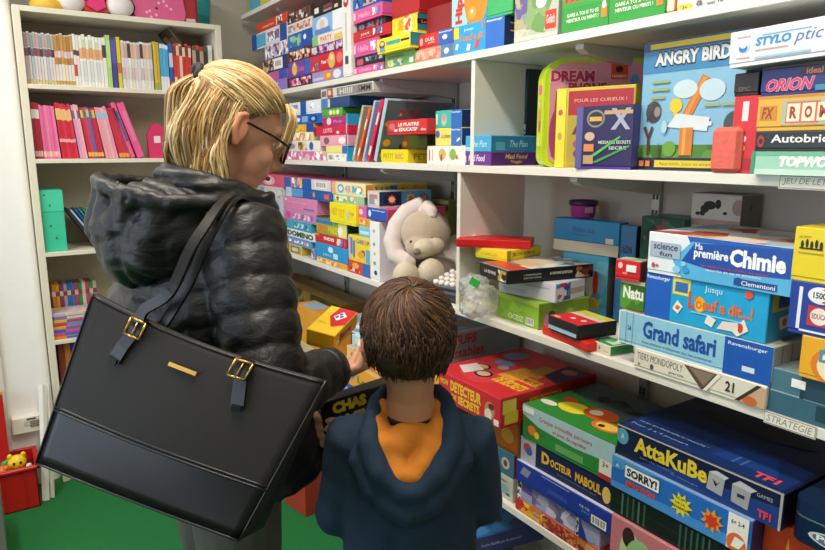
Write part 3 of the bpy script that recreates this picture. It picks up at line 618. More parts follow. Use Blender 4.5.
zs = at(735, 70, X=X_s).z+.004; ys = y_at(730, X_s, zs+.03)
game('white pen game box with blue lettering, tilted on top of the right hand stack', (X_s, ys, zs), -PI/2, .30, .06, .060, '#dfe4ea', lean=math.radians(-1.5),
     F=[T('STYLO', .155, .5, .355, .74, '#3a90c8', .05, .15), T('ptic', .37, .38, .52, .76, '#5a78b0', 0, .3), R(.19, .77, .46, .80, '#6ab0d8'), E(.085, .55, .036, .2, '#c8dcf0'), E(.085, .5, .026, .12, '#3a78c0'), E(.085, .6, .02, .1, '#f4f4f4'), R(.045, .8, .125, .84, '#e8b0b0'), R(.045, .22, .125, .26, '#e8b0b0'), R(.155, .38, .34, .41, '#e0a0a0'), R(.155, .16, .46, .22, '#a8c0e0'), R(.57, .3, .60, .85, '#d8d0d4'), R(.575, .22, .595, .5, '#b03848')])
# ---- between shelf L3 and L2, left part
stack('L3', [
 (262, 284, 243, '#9ab0d8', 'pale box low at the far left of the third shelf', {}),
 (262, 284, 214, '#c8b050', 'tall yellow grey box behind the coat at the far left of the third shelf', {}),
 (257, 283, 196, '#c4ccd8', 'grey white box near the far left of the third shelf', c(F=[R(0, .1, .7, .9, '@#c4ccd8,#6a8aa8,#ffffff:60')])),
 (251, 283, 184, '#cfd4dc', 'grey blue white box under the red and pink one at far left', c(F=[R(0, .1, 1, .9, '@#cfd4dc,#8aa8c8,#e8d8c8:50')])),
 (252, 284, 173, '#e0587c', 'red and pink box topmost at the far left of the third shelf', c(F=[R(0, 0, .26, 1, '#d42a2c'), T('Duet', .04, .3, .22, .7, '#f8d0c8'), E(.55, .5, .2, .42, '#f0a8c0'), E(.55, .45, .1, .25, '#f8e0d8')])),
])
stack('L3', [
 (289, 301.5, 243, '#d9b840', 'small yellow and blue box at the foot of the third shelf stacks', c(F=[R(.15, .15, .85, .85, '#4a78b8'), R(.25, .3, .75, .7, '#f0d860')])),
 (286.5, 311, 235, '#5f9ad0', 'blue and white box beneath black lettering in the left column', c(F=[R(.1, .3, .9, .7, '@#5f9ad0,#ffffff,#e8a0b0:50')])),
 (286.5, 315, 227.5, '#e8ece8', 'white box with bold black letters in the left column', c(F=[T('DOMINO', .05, .15, .95, .85, '#30363a', .05)])),
 (286.5, 311, 218.5, '#3fa3c0', 'turquoise flat box in the left column of the third shelf', c(F=[R(.3, .25, .9, .75, '@#3fa3c0,#c8ecf4,#2878a0:50')])),
 (283.5, 316, 209, '#c487c0', 'purple pink flat box below the long pink one', c(F=[E(.16, .5, .08, .4, '#e048a0'), R(.3, .2, .95, .8, '@#c487c0,#f0d0e8,#a060a8:50')])),
 (280.5, 317, 195, '#dc86b4', 'long pink box with faint writing below the star box', c(F=[T('Ma maison de poupees', .15, .55, .7, .72, '#f4c4dc', 0), R(.62, .2, .92, .32, '#6a70b8'), R(.05, .7, .12, .85, '#f8e0ec')])),
 (286, 332, 186.5, '#1d5cae', 'deep blue box with an orange star in the left column', c(F=[R(0, 0, .14, 1, '#b8d0e0'), R(.14, .1, .4, .9, '#5aa0d8'), S(.64, .5, .34, 7, '#f0a028'), R(.85, .2, .95, .7, '#d86048')])),
 (281, 331, 176.5, '#e07ab0', 'pink blue and white box with barcodes topmost of the left column', c(F=[R(0, 0, .17, 1, '#3f5fb8'), R(.17, 0, .42, 1, '@#f090b8,#e8d050,#8a70c0,#ffffff:50'), R(.42, 0, .62, 1, '#1d5cae'), R(.62, 0, 1, 1, '#d8d8d8'), BAR(.7, .2, .92, .8)])),
])
stack('L3', [
 (303, 314, 246, '#9fa0d0', 'small lilac box squeezed between yellow boxes at shelf level', c(F=[R(.1, .2, .9, .8, '@#9fa0d0,#ffffff,#6a70b8:50')])),
])
stack('L3', [
 (317, 347, 256, '#eca83c', 'orange and yellow box at the foot of the second column', c(F=[R(.0, .15, .75, .85, '@#eca83c,#f8e0a0,#e07838:50')])),
 (315, 347.5, 241, '#2497d4', 'bright blue box with white emblem in the second column', c(side='#1c6fb4', F=[E(.5, .68, .08, .2, '#d8f0fc'), T('jeu', .25, .15, .5, .42, '#9ad8f4'), R(.58, .15, .72, .5, '#c8ecf8')])),
 (312, 347, 231, '#ca2636', 'red box with white name in the second column', c(side='#a81c30', F=[T('INDIS', .3, .4, .62, .75, '#f8f0f0', .04), R(.7, .15, .95, .85, '@#ca2636,#7a88c8,#f0d8d0:50'), R(0, .75, .15, .9, '#f0a040')])),
 (311, 347, 217, '#8ab638', 'green and yellow box with slanting letters in the second column', c(side='#24402c', F=[R(0, .7, .55, 1, '#3a78c0'), T('EASY', .05, .12, .4, .62, '#f06838', .04), T('MAKE', .42, .12, .7, .62, '#f4d030', .04), R(.74, 0, 1, 1, '#f0e088'), E(.8, .4, .08, .3, '#f4f4f0')])),
 (316.5, 355.5, 200, '#f3e21e', 'bright yellow box with loose orange letters in the second column', c(dx=-.012, F=[T('HEY', .08, .4, .32, .75, '#e8a028', 0), T('TET', .36, .3, .6, .7, '#e8b028', 0), E(.72, .45, .05, .22, '#c8c8b0'), T('hop', .8, .45, .94, .7, '#e86a58', 0)])),
 (333, 364, 193.5, '#9ec7a4', 'pale green box with tiny animals near the top of the second column', c(side='#5a8a78', F=[R(.08, .2, .75, .85, '@#d8e8c8,#e8b060,#7ab090,#f0f0e0:50'), T('V', .1, .3, .22, .7, '#5a3a28', .05)])),
 (327, 365.5, 181, '#f0e6b8', 'cream and yellow number box topmost of the second column', c(d=.27, side='#e6c832', F=[E(.28, .5, .1, .35, '#58a8d0'), E(.28, .5, .06, .2, '#e8f4f8'), T('48', .4, .2, .58, .8, '#d8a0b0', .03), R(.62, .2, .95, .8, '@#f0e6b8,#58b0c8,#e8a040,#ffffff:50'), R(0, 0, .12, 1, '#f0b080')], S_=[R(.0, .1, .12, .9, '#e08838'), T('3 4 8', .14, .2, .36, .8, '#3a88a8', .04), R(.38, .15, .5, .85, '#2f70b0'), E(.6, .4, .04, .3, '#e87838'), R(.75, .3, .98, .8, '#d89838')])),
])
stack('L3', [
 (348.5, 370, 259, '#d8433c', 'red box with yellow lettering at the foot of the third column', c(F=[R(.66, 0, 1, 1, '#2f6cb4'), E(.35, .65, .16, .22, '#f0b048'), R(.1, .15, .55, .45, '@#d8433c,#f0c8b8,#8a2020:50')])),
 (348.5, 370, 234, '#f1d53a', 'yellow doodle box with a blue striped edge in the third column', c(F=[R(0, .05, .1, .95, '#c8c8d8'), R(.1, .25, .2, .9, '#8a70b0'), R(.22, .15, .32, .8, '#4a88b8'), T('CARD UP', .38, .72, .98, .88, '#5a6ab8'), E(.68, .35, .1, .14, '#5a4a38'), E(.6, .3, .16, .14, '#e8a050'), R(.82, .05, 1, .55, '#58b0e0')])),
 (355, 370, 225, '#7fc4dc', 'light blue small box in the third column behind the white panel box', c(F=[R(.1, .3, .9, .6, '#c8e8f0')])),
 (355, 371, 216.5, '#eba244', 'orange small box in the third column behind the white panel box', c(F=[R(.1, .2, .8, .8, '@#eba244,#f8d088,#d87828:50')])),
 (358, 387, 205.5, '#e2639c', 'pink and blue flat box above the orange one, beside the plush head', c(d=.25, side='#d8466e', F=[R(.3, 0, 1, 1, '#1f55b4'), T('Ravensburger', .5, .7, .95, .86, '#d8e8ff'), E(.1, .5, .07, .25, '#f8c8dc'), E(.42, .5, .05, .3, '#d8e8f8')], S_=[T('fleur', .08, .15, .3, .6, '#f088a8', .03), R(.5, .1, .9, .5, '#e06888')])),
 (367.5, 379, 190.5, '#d5d0cc', 'dark box with bright starbursts on its side, on top of the third column', c(d=.22, side='#1f3a66', F=[R(.15, .2, .85, .8, '@#e8e0d8,#c87878,#8898a8:60')], S_=[E(.24, .5, .16, .4, '#14203c'), S(.24, .5, .34, 8, '#e8503a'), E(.24, .5, .06, .16, '#f0d8a0'), R(.42, .02, 1, .98, '#5ab0dc'), S(.6, .5, .4, 8, '#e8e070'), S(.6, .5, .24, 7, '#e87858'), S(.86, .5, .4, 8, '#2868a8'), S(.86, .5, .26, 7, '#f08838')])),
])
# white panel box: spine to the room, pink cover to the side
ya, yb = y_at(369.5, XF, 1.1), y_at(379, XF, 1.1)
hh = at(369.5, 221, X=XF).z-TOP['L3']
game('upright white box with a pink and blue cover standing beside the plush rabbit', (XF+.002, ya, TOP['L3']+.0004), -PI/2, ya-yb, .25, hh, '#efeff0', side='#f2c4da', kind='lid',
     F=[E(.45, .84, .12, .03, '#b8a0c0'), E(.45, .62, .12, .03, '#6a90c8'), E(.5, .46, .12, .03, '#e8c050'), E(.5, .3, .14, .035, '#78b060'), E(.6, .14, .16, .04, '#303c70')],
     S_=[R(.0, .0, .42, 1, '#f0e4ee'), E(.5, .55, .26, .3, '#2a3f90'), E(.52, .55, .22, .26, '#f4d4e4'), R(.3, .9, 1, 1, '#f4b8d0'), E(.35, .2, .1, .12, '#f8a8c8')])
placed.append((yb, ya, TOP['L3'], TOP['L3']+hh, XF, 1.4))
# lime box with red flowers behind
yl = y_at(446, XF+.27, 1.15)
game('lime green upright box with dark red flower pattern standing behind the plush rabbit', (XF+.235, yl+.13, TOP['L3']+.0004), -PI/2+math.radians(24), .13, .05, .28, '#8c9a28', side='#6f8020',
     F=[R(0, .3, 1, .95, '@#8c9a28,#7a1838,#98a838,#5a6a18:24'), E(.4, .12, .16, .08, '#e8401c'), E(.6, .72, .25, .12, '#b8bca8'), R(0, 0, 1, .05, '#a8b038')])

# ---- right of the divider on the third shelf
def rbox(label, p, rotdeg, w, d, h, col, **k):
    return game(label, p, -PI/2+math.radians(rotdeg), w, d, h, col, **k)
z3 = TOP['L3']+.0005

def xysolve(px, x0, y0, dx, dy, z):
    """distance along (dx, dy) from (x0, y0) at which the column px is reached"""
    a = (px-412.5)/FPX; zz_ = z-H
    # (x cY - y sY) = a*((x sY + y cY) cP - zz sP)
    f = lambda x, y: x*cY-y*sY-a*((x*sY+y*cY)*cP-zz_*sP)
    f0, f1 = f(x0, y0), f(x0+dx, y0+dy); return -f0/(f1-f0)
def obox(label, pxC, XC, pxL, pxR, z, h, r, col, maxd=.4, **k):
    """box whose near corner is seen at column pxC; pxL, pxR its left and right ends; r turns it off the wall"""
    yC = y_at(pxC, XC, z+h/2); a = math.radians(-90+r)
    w_ = xysolve(pxL, XC, yC, -math.cos(a), -math.sin(a), z+h/2)
    d_ = min(maxd, xysolve(pxR, XC, yC, -math.sin(a), math.cos(a), z+h/2)) if pxR else maxd
    print('obox', label[:30], 'w %.3f d %.3f h %.3f z %.3f' % (w_, d_, h, z), 'C', round(XC, 3), round(yC, 3))
    return game(label, (XC-w_*math.cos(a), yC-w_*math.sin(a), z), a, w_, d_, h, col, **k)
zg = z3; hg = .071
obox('lime green box with white Asian letters, on the shelf under the white toy box', 538.5, 1.178, 497, 589, zg, hg, -4, '#8cba2c', side='#7a9a28',
   F=[R(0, .85, 1, 1, '#b0d048'), T('OCEIZ', .3, .1, .66, .32, '#d8f0c0', .02), BAR(.72, .08, .9, .36), R(.1, .4, .9, .75, '@#8cba2c,#98c438,#7cae24:30')],
   S_=[E(.2, .3, .1, .3, '#c88ab0'), E(.25, .55, .07, .12, '#4a3a30'), E(.6, .4, .1, .3, '#98c048'), E(.8, .3, .08, .2, '#e0c040')])
zw = zg+hg+.0006; hw = .052
obox('white box with red and blue figures on its end, between the green and black boxes', 555.5, 1.215, 498.5, 585, zw, hw, 8, '#d8d8e4', side='#e8e8f0', kind='carton', maxd=.2,
   F=[T('Petit jeu de construction', .5, .6, .9, .75, '#8a88a8', 0), R(.1, .2, .5, .4, '#c4c4d8')], S_=[R(.02, .05, .5, .95, '@#3a5ab0,#e8e8f0,#c83a4a,#4a98c8:70'), R(.5, .3, .95, .6, '#c8a890')])
zk_ = zw+hw+.0006
obox('black boxed game lying across the pile, its long black side lettered in white', 507.5, 1.10, 479.5, 604.5, zk_, .036, -10, '#17181c', top='#7fa8c8', maxd=.27,
   S_=[T('LA BONNE PAYE JUNIOR', .18, .5, .38, .64, '#e8e4d8', .01), T('QUESTIONS ET REPONSES', .18, .28, .38, .42, '#d8d4c8', .01), T('LA BONNE QUESTION', .48, .45, .74, .68, '#f0ece0', .02), R(.78, .1, .99, .9, '@#17181c,#c87838,#8a3a28,#d8c0a0:50')],
   T_=[R(.02, .03, .98, .97, '@#5a90c0,#d8c8a8,#a8c8e0,#3a6a98,#e8e0d0:22'), R(.02, .03, .98, .26, '#c8402c'), R(.2, .3, .8, .5, '#d8b888')], F=[T('LA BONNE', .2, .4, .6, .65, '#e8e4d8', .01), R(.68, .1, .95, .9, '@#17181c,#c8a040,#e8e0d0:60')])
zy = zk_+.0366
obox('yellow flat box with a tiny printed line, under the red box', 507, 1.19, 475, 541, zy, .029, 10, '#ecd41c', F=[T('FAMILLE', .2, .35, .7, .6, '#c8a818')], S_=[T('JEU DE FAMILLE', .15, .3, .8, .7, '#5a4a10', .02), R(0, 0, .1, 1, '#b8a010')], top='#e8d860', T_=[R(.2, .2, .8, .8, '#c8c0a0')], maxd=.17)
zr_ = zy+.0296
obox('red flat box with dark embossed writing, highest near the divider', 531, 1.265, 456, 541.5, zr_, .023, 42, '#c2181c', T_=[T('LE MILLIONNAIRE', .5, .45, .95, .6, '#7a1014', .02)], stick=('T', .15, .7), maxd=.11)
# thin yellow frame on the shelf edge
Py = at(463, 309, Z=z3)
yf = MB(); L_, W_ = .125, .06
yf.box(0, 0, 0, L_, W_, .007, '#e8d81c'); yf.box(0, 0, .007, L_, .013, .016, '#e8d81c'); yf.box(0, W_-.013, .007, L_, W_, .016, '#e8d81c'); yf.box(0, .013, .007, .03, W_-.013, .016, '#e8d81c'); yf.box(L_-.02, .013, .007, L_, W_-.013, .016, '#e8d81c'); yf.box(.05, .02, .007, .08, .04, .011, '#8a8a30')
tag(yf.build('puzzle_frame', None, (Py.x, Py.y, z3), (0, 0, math.radians(-33))), 'thin bright yellow plastic frame at the edge of the third shelf', 'toy')
# small yellow card box between bag and green box
yb_ = at(486, 300, X=1.30)
game('yellow card box with black dots behind the yellow frame', (1.27, yb_.y+.04, z3), -PI/2, .09, .05, .11, '#e4d030', F=[E(.3, .6, .08, .08, '#303020'), E(.7, .6, .08, .08, '#303020'), R(.2, .15, .8, .3, '#a8a028')])
# blue hexagon lid box on pale tray, purple tub
zt_ = z3

hl = .178
obox('light blue picture box standing beneath the big blue lidded one', 607, 1.41, 562, 616, z3, hl, 8, '#58b4d8', side='#2f86b4', maxd=.085, F=[R(0, .0, 1, .9, '@#58b4d8,#78c4e0,#4aa8d0:25'), E(.62, .5, .09, .2, '#f4f0e8'), E(.75, .55, .06, .2, '#d83a30'), R(.5, .15, .85, .3, '#f0c838'), R(.2, .05, .5, .3, '#3a78b8')], S_=[R(.1, .1, .9, .9, '#8a7a60')])
zb = z3+hl+.0006; hbx = .094
root = obox('big sky blue box on a pale tray, with a purple tub on it', 619, 1.41, 554, 628, zb, hbx, 8, '#2196d4', side='#1c62a4', maxd=.085, F=[R(0, 0, 1, .36, '#cfc8b4'), R(0, .34, 1, .37, '#1a6aa0'), T('Blokus duo', .3, .62, .64, .78, '#1668a8', .0, .2), T('aaaaaa', .32, .52, .56, .56, '#1668a8', 0)], S_=[R(0, 0, 1, .36, '#a8a090')], stick=('F', .87, .44))
# tub
tb = empty('sorting_tub', (0, 0, 0)); tb.scale = (1, 1, 1.35); 
n_ = MB(); n_.lathe([(0, 0), (.030, 0), (.0335, .004), (.036, .028), (.0375, .028)], mat('#c0409c', .4)); n_.lathe([(.034, .028), (.031, .004), (0, .004)], mat('#8a2470', .5)); n_.build('cup', tb)
n_ = MB(); n_.lathe([(.0375, .026), (.041, .028), (.041, .036), (.037, .037), (.034, .034), (.0, .033)], mat('#3a1c4a', .4)); n_.build('lid', tb)
dd = MB(); dd.box(-.012, -.0385, .012, .012, -.0365, .024, '#d8a0c8', b=.0004); lb_ = dd.build('label', tb); lb_.rotation_euler = (0, 0, -.4)
bpy.context.view_layer.update(); tb.location = root.matrix_world @ Vector((.062, .05, hbx+.0004)); tag(tb, 'small purple tub with a dark lid on the big blue box', 'tub')
# dark blue books behind, green tin
obox('blue and black upright box seen between the big blue box and a green tin', 634, 1.42, 615, 640, z3, at(634, 226, X=1.42).z-z3, 5, '#3f86c4', side='#20242c', F=[T('ADN', .3, .72, .8, .8, '#183a60', .02)])
obox('dark green patterned tin box at the back of the third shelf by the wall upright', 681, 1.40, 638, None, z3, at(681, 219, X=1.40).z-z3, 5, '#1f5444', top='#4a8a78', maxd=.1, F=[R(.03, .03, .97, .97, '@#1f5444,#17402f,#3a7a5a,#8a4a48:40')])
# red box over green card box

obox('green card box with white nature lettering under the red flat box', 644.5, 1.165, 620.5, None, 1.1165, .064, 2, '#4a8a2c', side='#2a4a24', kind='carton', maxd=.12, F=[R(0, 0, 1, 1, '@#3f7a28,#5a9a30,#2f6020:30'), T('Natu', .12, .36, .95, .8, '#f0f4e8', .04), R(0, .88, 1, 1, '#c8c0a8')])
obox('red flat box with a small sticker jutting out left of the chemistry set', 640, 1.158, 615.5, 650, 1.1812, .044, 8, '#d6262c', top='#c8b8a0', side='#6a2020', maxd=.2, F=[E(.2, .72, .1, .16, '#f4c8c0'), R(.3, .3, .5, .4, '#f09080')], stick=('F', .66, .62), T_=[R(.02, .02, .98, .98, '@#d8c8a8,#b83a30,#8ab08a,#e8e0d0:25')])
obox('red flat box poking out under the black box with red lid', 588, 1.14, 542, 601, z3, .022, -8, '#d8281e', maxd=.07)
obox('black boxed game with a red and yellow lid picture, front row of the third shelf', 578, 1.135, 548, 617, z3+.0226, .036, -8, '#14151a', top='#d8242a', F=[R(.02, .12, .95, .36, '#a8c8e0'), R(.02, .36, .95, .42, '#5a7090')], T_=[R(0.02, .02, .98, .55, '#d8242a'), R(.02, .55, .98, .72, '#d8c8b0'), R(.02, .72, .98, .98, '@#d8c030,#c8d050,#e8d860:25'), E(.45, .3, .07, .06, '#f4d8d0'), E(.75, .34, .07, .06, '#f4d8d0'), R(.1, .05, .3, .12, '#e8c8c0')], S_=[T('Top 14', .2, .4, .45, .55, '#4a2a20')])
obox('small green card box with a cream end on the front edge of the third shelf', 610, 1.160, 595, 634, z3, .024, -8, '#dfdcc8', side='#2f8a4a', top='#3f9a58', kind='carton', F=[E(.3, .5, .06, .2, '#8a8a70'), R(.5, .3, .9, .4, '#b8b8a0')], S_=[R(.2, .3, .8, .6, '#2a7a40')], T_=[R(.1, .2, .9, .8, '@#3f9a58,#68b878,#d8e0c8:60')])
# ---- the big right hand pile
def rp(label, pl, pr, ytop, X_, z, d, col, **k):
    """box on the plane X_, from column pl to column pr, its top left corner at row ytop; returns the height of its top"""
    h = at(pl, ytop, X=X_).z-z; ya, yb = y_at(pl, X_, z+h/2), y_at(pr, X_, z+h/2)
    print('rp', label[:30], 'w %.3f h %.3f z %.3f' % (ya-yb, h, z)); r_ = k.pop('r', 0)
    game(label, (X_, ya, z), -PI/2+math.radians(r_), ya-yb, d, h, col, **k); return z+h+.0006
def pile(label, a, b, z, h, d, col, **k):
    """a, b = image columns/rows of the bottom front left and right corners on height z"""
    P0 = at(*a, Z=z); P1 = at(*b, Z=z); v = P1-P0
    print(label[:24], [round(q, 3) for q in (*P0, *P1)], 'w', round(v.length, 3))
    return game(label, (P0.x, P0.y, z), math.atan2(v.y, v.x), v.length, d, h, col, **k)
z = z3
z = rp('cream stock market game box at the foot of the right hand pile', 634, 766, 347, 1.145, z, .25, '#e4dfd0', side='#e6e2d6', 
   F=[T('TIERS MONDOPOLY', .03, .5, .41, .84, '#4a4642', -.005), T('0e', .04, .2, .06, .36, '#4a4642'), E(.16, .3, .016, .13, '#5a5652'), T('partie', .3, .22, .42, .4, '#6a6662', 0, .3), Q([(.42, .9), (.7, .9), (.6, .02), (.56, .02)], '#5a4c40'), Q([(.46, .85), (.65, .85), (.58, .2)], '#8a7868'), Q([(.67, .9), (.7, .9), (.6, .02), (.575, .02)], '#f0ece0'), T('21', .73, .3, .79, .75, '#2a2826', .02), Q([(.8, .05), (.94, .9), (1, .9), (1, .05)], '#c8a888'), E(.9, .2, .05, .2, '#c86a38'), Q([(.8, .05), (.83, .05), (.97, .95), (.94, .95)], '#3a322c')])
z = rp('pale blue animal safari box with dark blue end panel, second in the right hand pile', 618.5, 772.5, 309, 1.15, z, .26, '#93cbe4', side='#a8b4b8', top='#c8b8a0',
   F=[R(0, 0, 1, .05, '#d8e8f0'), R(.0, 0, .012, 1, '#f0f4f4'), R(.06, .0, .064, 1, '#6a98b0'), R(.11, .0, .114, 1, '#6a98b0'), T('Grand safari', .19, .34, .68, .86, '#1f50a8', .03), T('Des animaux a observer sur les aventures', .19, .18, .66, .25, '#2a4a78', 0), T('2-4', .075, .45, .1, .6, '#303a40'), R(.73, 0, 1, 1, '#1c58b4'), T('Ravensburger', .75, .78, .97, .9, '#e8f0ff', .01), R(.84, .2, .91, .34, '#d8e4f0')],
   S_=[R(0, 0, 1, .1, '#b8c0c0')]+[R(.1+.13*i, .1, .12+.13*i, .95, '#7a8a90') for i in range(7)], T_=[R(.03, .03, .97, .97, '@#c8a080,#8a98a0,#b86a48,#d8d0c0:18')])
z = rp('turquoise egg card game box with orange lettering, third in the right hand pile', 645.5, 767.5, 271, 1.155, z, .13, '#24a6dc', side='#1f9fd6', top='#b8b088', kind='carton',
   F=[R(0, 0, .235, 1, '#1e62c4'), T('Ravensburger', .01, .84, .22, .95, '#f0f4ff', .01), R(.25, .62, .4, .98, '#e8d850'), R(.27, .68, .38, .9, '#3a70b8'), T("L", .39, .38, .44, .74, '#e04838', .03), E(.49, .5, .045, .17, '#f0a828'), E(.49, .46, .03, .1, '#f8d040'), T("'oeuf a dit...!", .44, .4, .9, .66, '#e8742c', .03), T('Jusqu', .52, .76, .66, .92, '#c8ecfc', .01), R(.42, .3, .86, .33, '#8ad4f0'), Q([(.26, .3), (.31, .2), (.35, .38), (.3, .5)], '#f4f0e8'), Q([(.28, .32), (.31, .28), (.33, .36), (.3, .4)], '#e86a38'), Q([(.54, .14), (.6, .08), (.63, .26), (.56, .32)], '#f0ece4'), Q([(.64, .08), (.78, .1), (.8, .3), (.68, .26)], '#e8e0d8'), Q([(.76, .1), (.8, .02), (.88, .18), (.84, .4)], '#f0e8e0'), E(.82, .2, .02, .1, '#d84838'), E(.86, .9, .03, .08, '#e85038')],
   S_=[R(.1, .6, .9, .95, '#e8d440'), R(.25, .66, .7, .9, '#2a60a8'), Q([(.35, .2), (.6, .25), (.55, .5), (.3, .45)], '#f0e8d8'), E(.45, .35, .06, .08, '#c85038')])
z = rp('white chemistry set box with big white title on blue, topmost of the right hand pile', 648, 793, 231, 1.15, z, .25, '#e4ecf4', side='#7fb0d8', top='#c4d0d8',
   F=[Q([(.3, 1), (.36, .66), (1, .66), (1, 1)], '#2a5fb8'), Q([(.28, 0), (.2, .4), (.34, .88), (1, .9), (1, 0)], '#5ab4e4'), Q([(.27, .4), (.36, .86), (.99, .96), (.99, .36), (.5, .28)], '#1f4fa8'), T('première', .36, .48, .6, .74, '#f4f8ff', .03), T('Ma', .365, .72, .42, .86, '#e8f0ff', .02), T('Chimie', .61, .45, .96, .84, '#f8fcff', .045), T('Je decouvre la chimie en toute', .42, .33, .86, .4, '#c83848', .01), T('securite et en m amusant', .45, .26, .82, .32, '#e8e8f0', .01), E(.68, .14, .03, .09, '#1c3f90'), R(.65, .06, .92, .21, '#1f4f9c'), T('Clementoni', .7, .08, .91, .18, '#f0f4ff', .01), T('8+', .04, .14, .1, .26, '#c83040', .03), R(.02, .42, .26, .78, '#a8b8c8'), T('science', .05, .6, .24, .76, '#28406a', .02), T('fun', .1, .45, .2, .56, '#28406a', .02), E(.24, .18, .03, .08, '#8ad0f0'), E(.29, .34, .02, .06, '#8ad0f0'), E(.31, .2, .025, .07, '#3a98d8')],
   S_=[R(0, 0, 1, .5, '#2f6cb8'), R(.3, .2, .9, .9, '#88a8b8')],
   T_=[R(.01, .01, .99, .99, '@#c8dce8,#8ab0c8,#e8d8c8,#b84a38,#d8b078,#a8c4d8:14'), E(.3, .5, .12, .12, '#e8d8c8'), E(.7, .3, .12, .08, '#d8a088')])
# wood grained white box with ink blots behind the chemistry set
obox('white and grey box with black ink blots standing behind the chemistry set', 735, 1.425, 687, 768, z3, at(735, 195, X=1.425).z-z3, 0, '#c9c2bc', side='#6f6a66', top='#6a625c',
   F=[R(.0, .8, 1, .99, '#cfcac4'), E(.38, .925, .13, .028, '#17181c'), E(.28, .90, .09, .026, '#17181c'), E(.55, .935, .06, .03, '#17181c'), E(.24, .872, .06, .018, '#17181c'), E(.14, .868, .05, .012, '#202024'), E(.70, .88, .045, .010, '#17181c'), E(.95, .92, .12, .05, '#a8948c'), R(0, .79, 1, .835, '#b09488')], S_=[E(.5, .92, .05, .02, '#4a4644')], maxd=.08)
# far right boxes
z = z3
z = rp('glass blue grey pair of stacked boxes with a white price sticker at the right edge', 770, 870, 366, 1.152, z, .15, '#4a7688', top='#7f8c90', side='#3a5a68',
   F=[R(0, .48, 1, .51, '#9ab4be'), R(.32, 0, .36, 1, '#1f3a46'), R(.0, 0, 1, .48, '#3a6478'), R(.5, .1, .8, .44, '#20404e'), R(.66, 0, .71, 1, '#8ab0c4'), R(.8, 0, .85, 1, '#8ab0c4'), R(.36, .5, .64, .95, '#27485a')], stick=('F', .3, .78))
z = rp('yellow box with orange swirl and blue lettering near the right edge', 800, 885, 334, 1.14, z, .12, '#ecae28', side='#d89a20', F=[E(.5, .4, .36, .46, '#e87f20'), E(.52, .38, .3, .4, '#f4e8c0'), T('Dobble', .24, .45, .9, .75, '#3a98b8', .04), T('kids', .4, .2, .6, .36, '#48a8a0', .03)])
z = rp('deep blue box with white stamp edges and a red round seal at the right edge', 789, 885, 279, 1.14, z, .16, '#22409c', side='#1a3078', F=[R(.1, .1, .14, .9, '#e8ecf4'), R(.14, .06, .98, .1, '#e8ecf4'), E(.34, .78, .14, .16, '#f0f0f0'), E(.4, .78, .08, .14, '#d8402c'), E(.32, .78, .1, .12, '#f4f4f4'), T('1500', .26, .72, .4, .84, '#20284a', .03), R(.22, .2, .48, .58, '#c83434'), E(.35, .39, .1, .16, '#f0e8e0'), T('EDUCA', .27, .34, .43, .44, '#b03030', .02), R(.55, .2, .95, .8, '@#4a70c0,#e8e0d8,#c84a48:25')])
z = rp('plain yellow box with tiny black silhouettes, topmost at the right edge', 793, 885, 226, 1.14, z, .14, '#e8cf1e', side='#b8a018', top='#d8c430', F=[T('LE PETIT', .06, .8, .2, .84, '#6a5a10', 0)]+[E(.1+.055*i, .68+.03*(i % 2), .018, .08, '#2a2410') for i in range(5)]+[R(.07, .6, .34, .63, '#2a2410'), R(.06, .52, .36, .54, '#a89828'), R(.62, .1, .9, .5, '#d85a1c')])
# toys on the shelf around the rabbit: button board in a bag
# ---- fourth shelf (between L4 and L3)
z4 = TOP['L4']+.0005
def pile4(label, a, b, z, h, d, col, **k): return pile(label, a, b, z, h, d, col, **k)
# back left, in the shade under the third shelf
stack('L4', [
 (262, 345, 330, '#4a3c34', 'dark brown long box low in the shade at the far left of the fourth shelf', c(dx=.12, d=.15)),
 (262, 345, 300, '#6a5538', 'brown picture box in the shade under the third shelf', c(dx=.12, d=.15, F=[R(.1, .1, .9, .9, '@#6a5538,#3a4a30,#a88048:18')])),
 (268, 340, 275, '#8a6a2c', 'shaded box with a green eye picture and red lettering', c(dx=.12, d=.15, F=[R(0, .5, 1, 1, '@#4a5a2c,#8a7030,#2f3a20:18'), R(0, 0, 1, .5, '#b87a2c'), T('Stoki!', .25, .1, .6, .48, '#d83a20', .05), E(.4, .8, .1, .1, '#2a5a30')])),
])
stack('L4', [
 (296, 345, 385, '#cfa23a', 'yellow box low on the fourth shelf behind the held yellow box', c(F=[R(.1, .1, .9, .9, '@#cfa23a,#e8d080,#4a88b0:20')], d=.1)),
 (299, 345, 340, '#d8c8a0', 'cream box in the middle of the fourth shelf stack behind the sleeve', c(d=.1)),
 (296, 330, 303, '#eda43a', 'orange flat box lying behind the held yellow box', c(d=.1, T_=[R(.1, .1, .5, .9, '#a8c8e4')])),
])
Zc = z4
def cross(label, a, b, h, d, col, z, **k):
    P0 = at(*a, Z=z); P1 = at(*b, Z=z); v = P1-P0
    print(label[:24], [round(q, 3) for q in (*P0, *P1)], 'w', round(v.length, 3))
    return game(label, (P0.x, P0.y, z), math.atan2(v.y, v.x), v.length, d, h, col, **k)
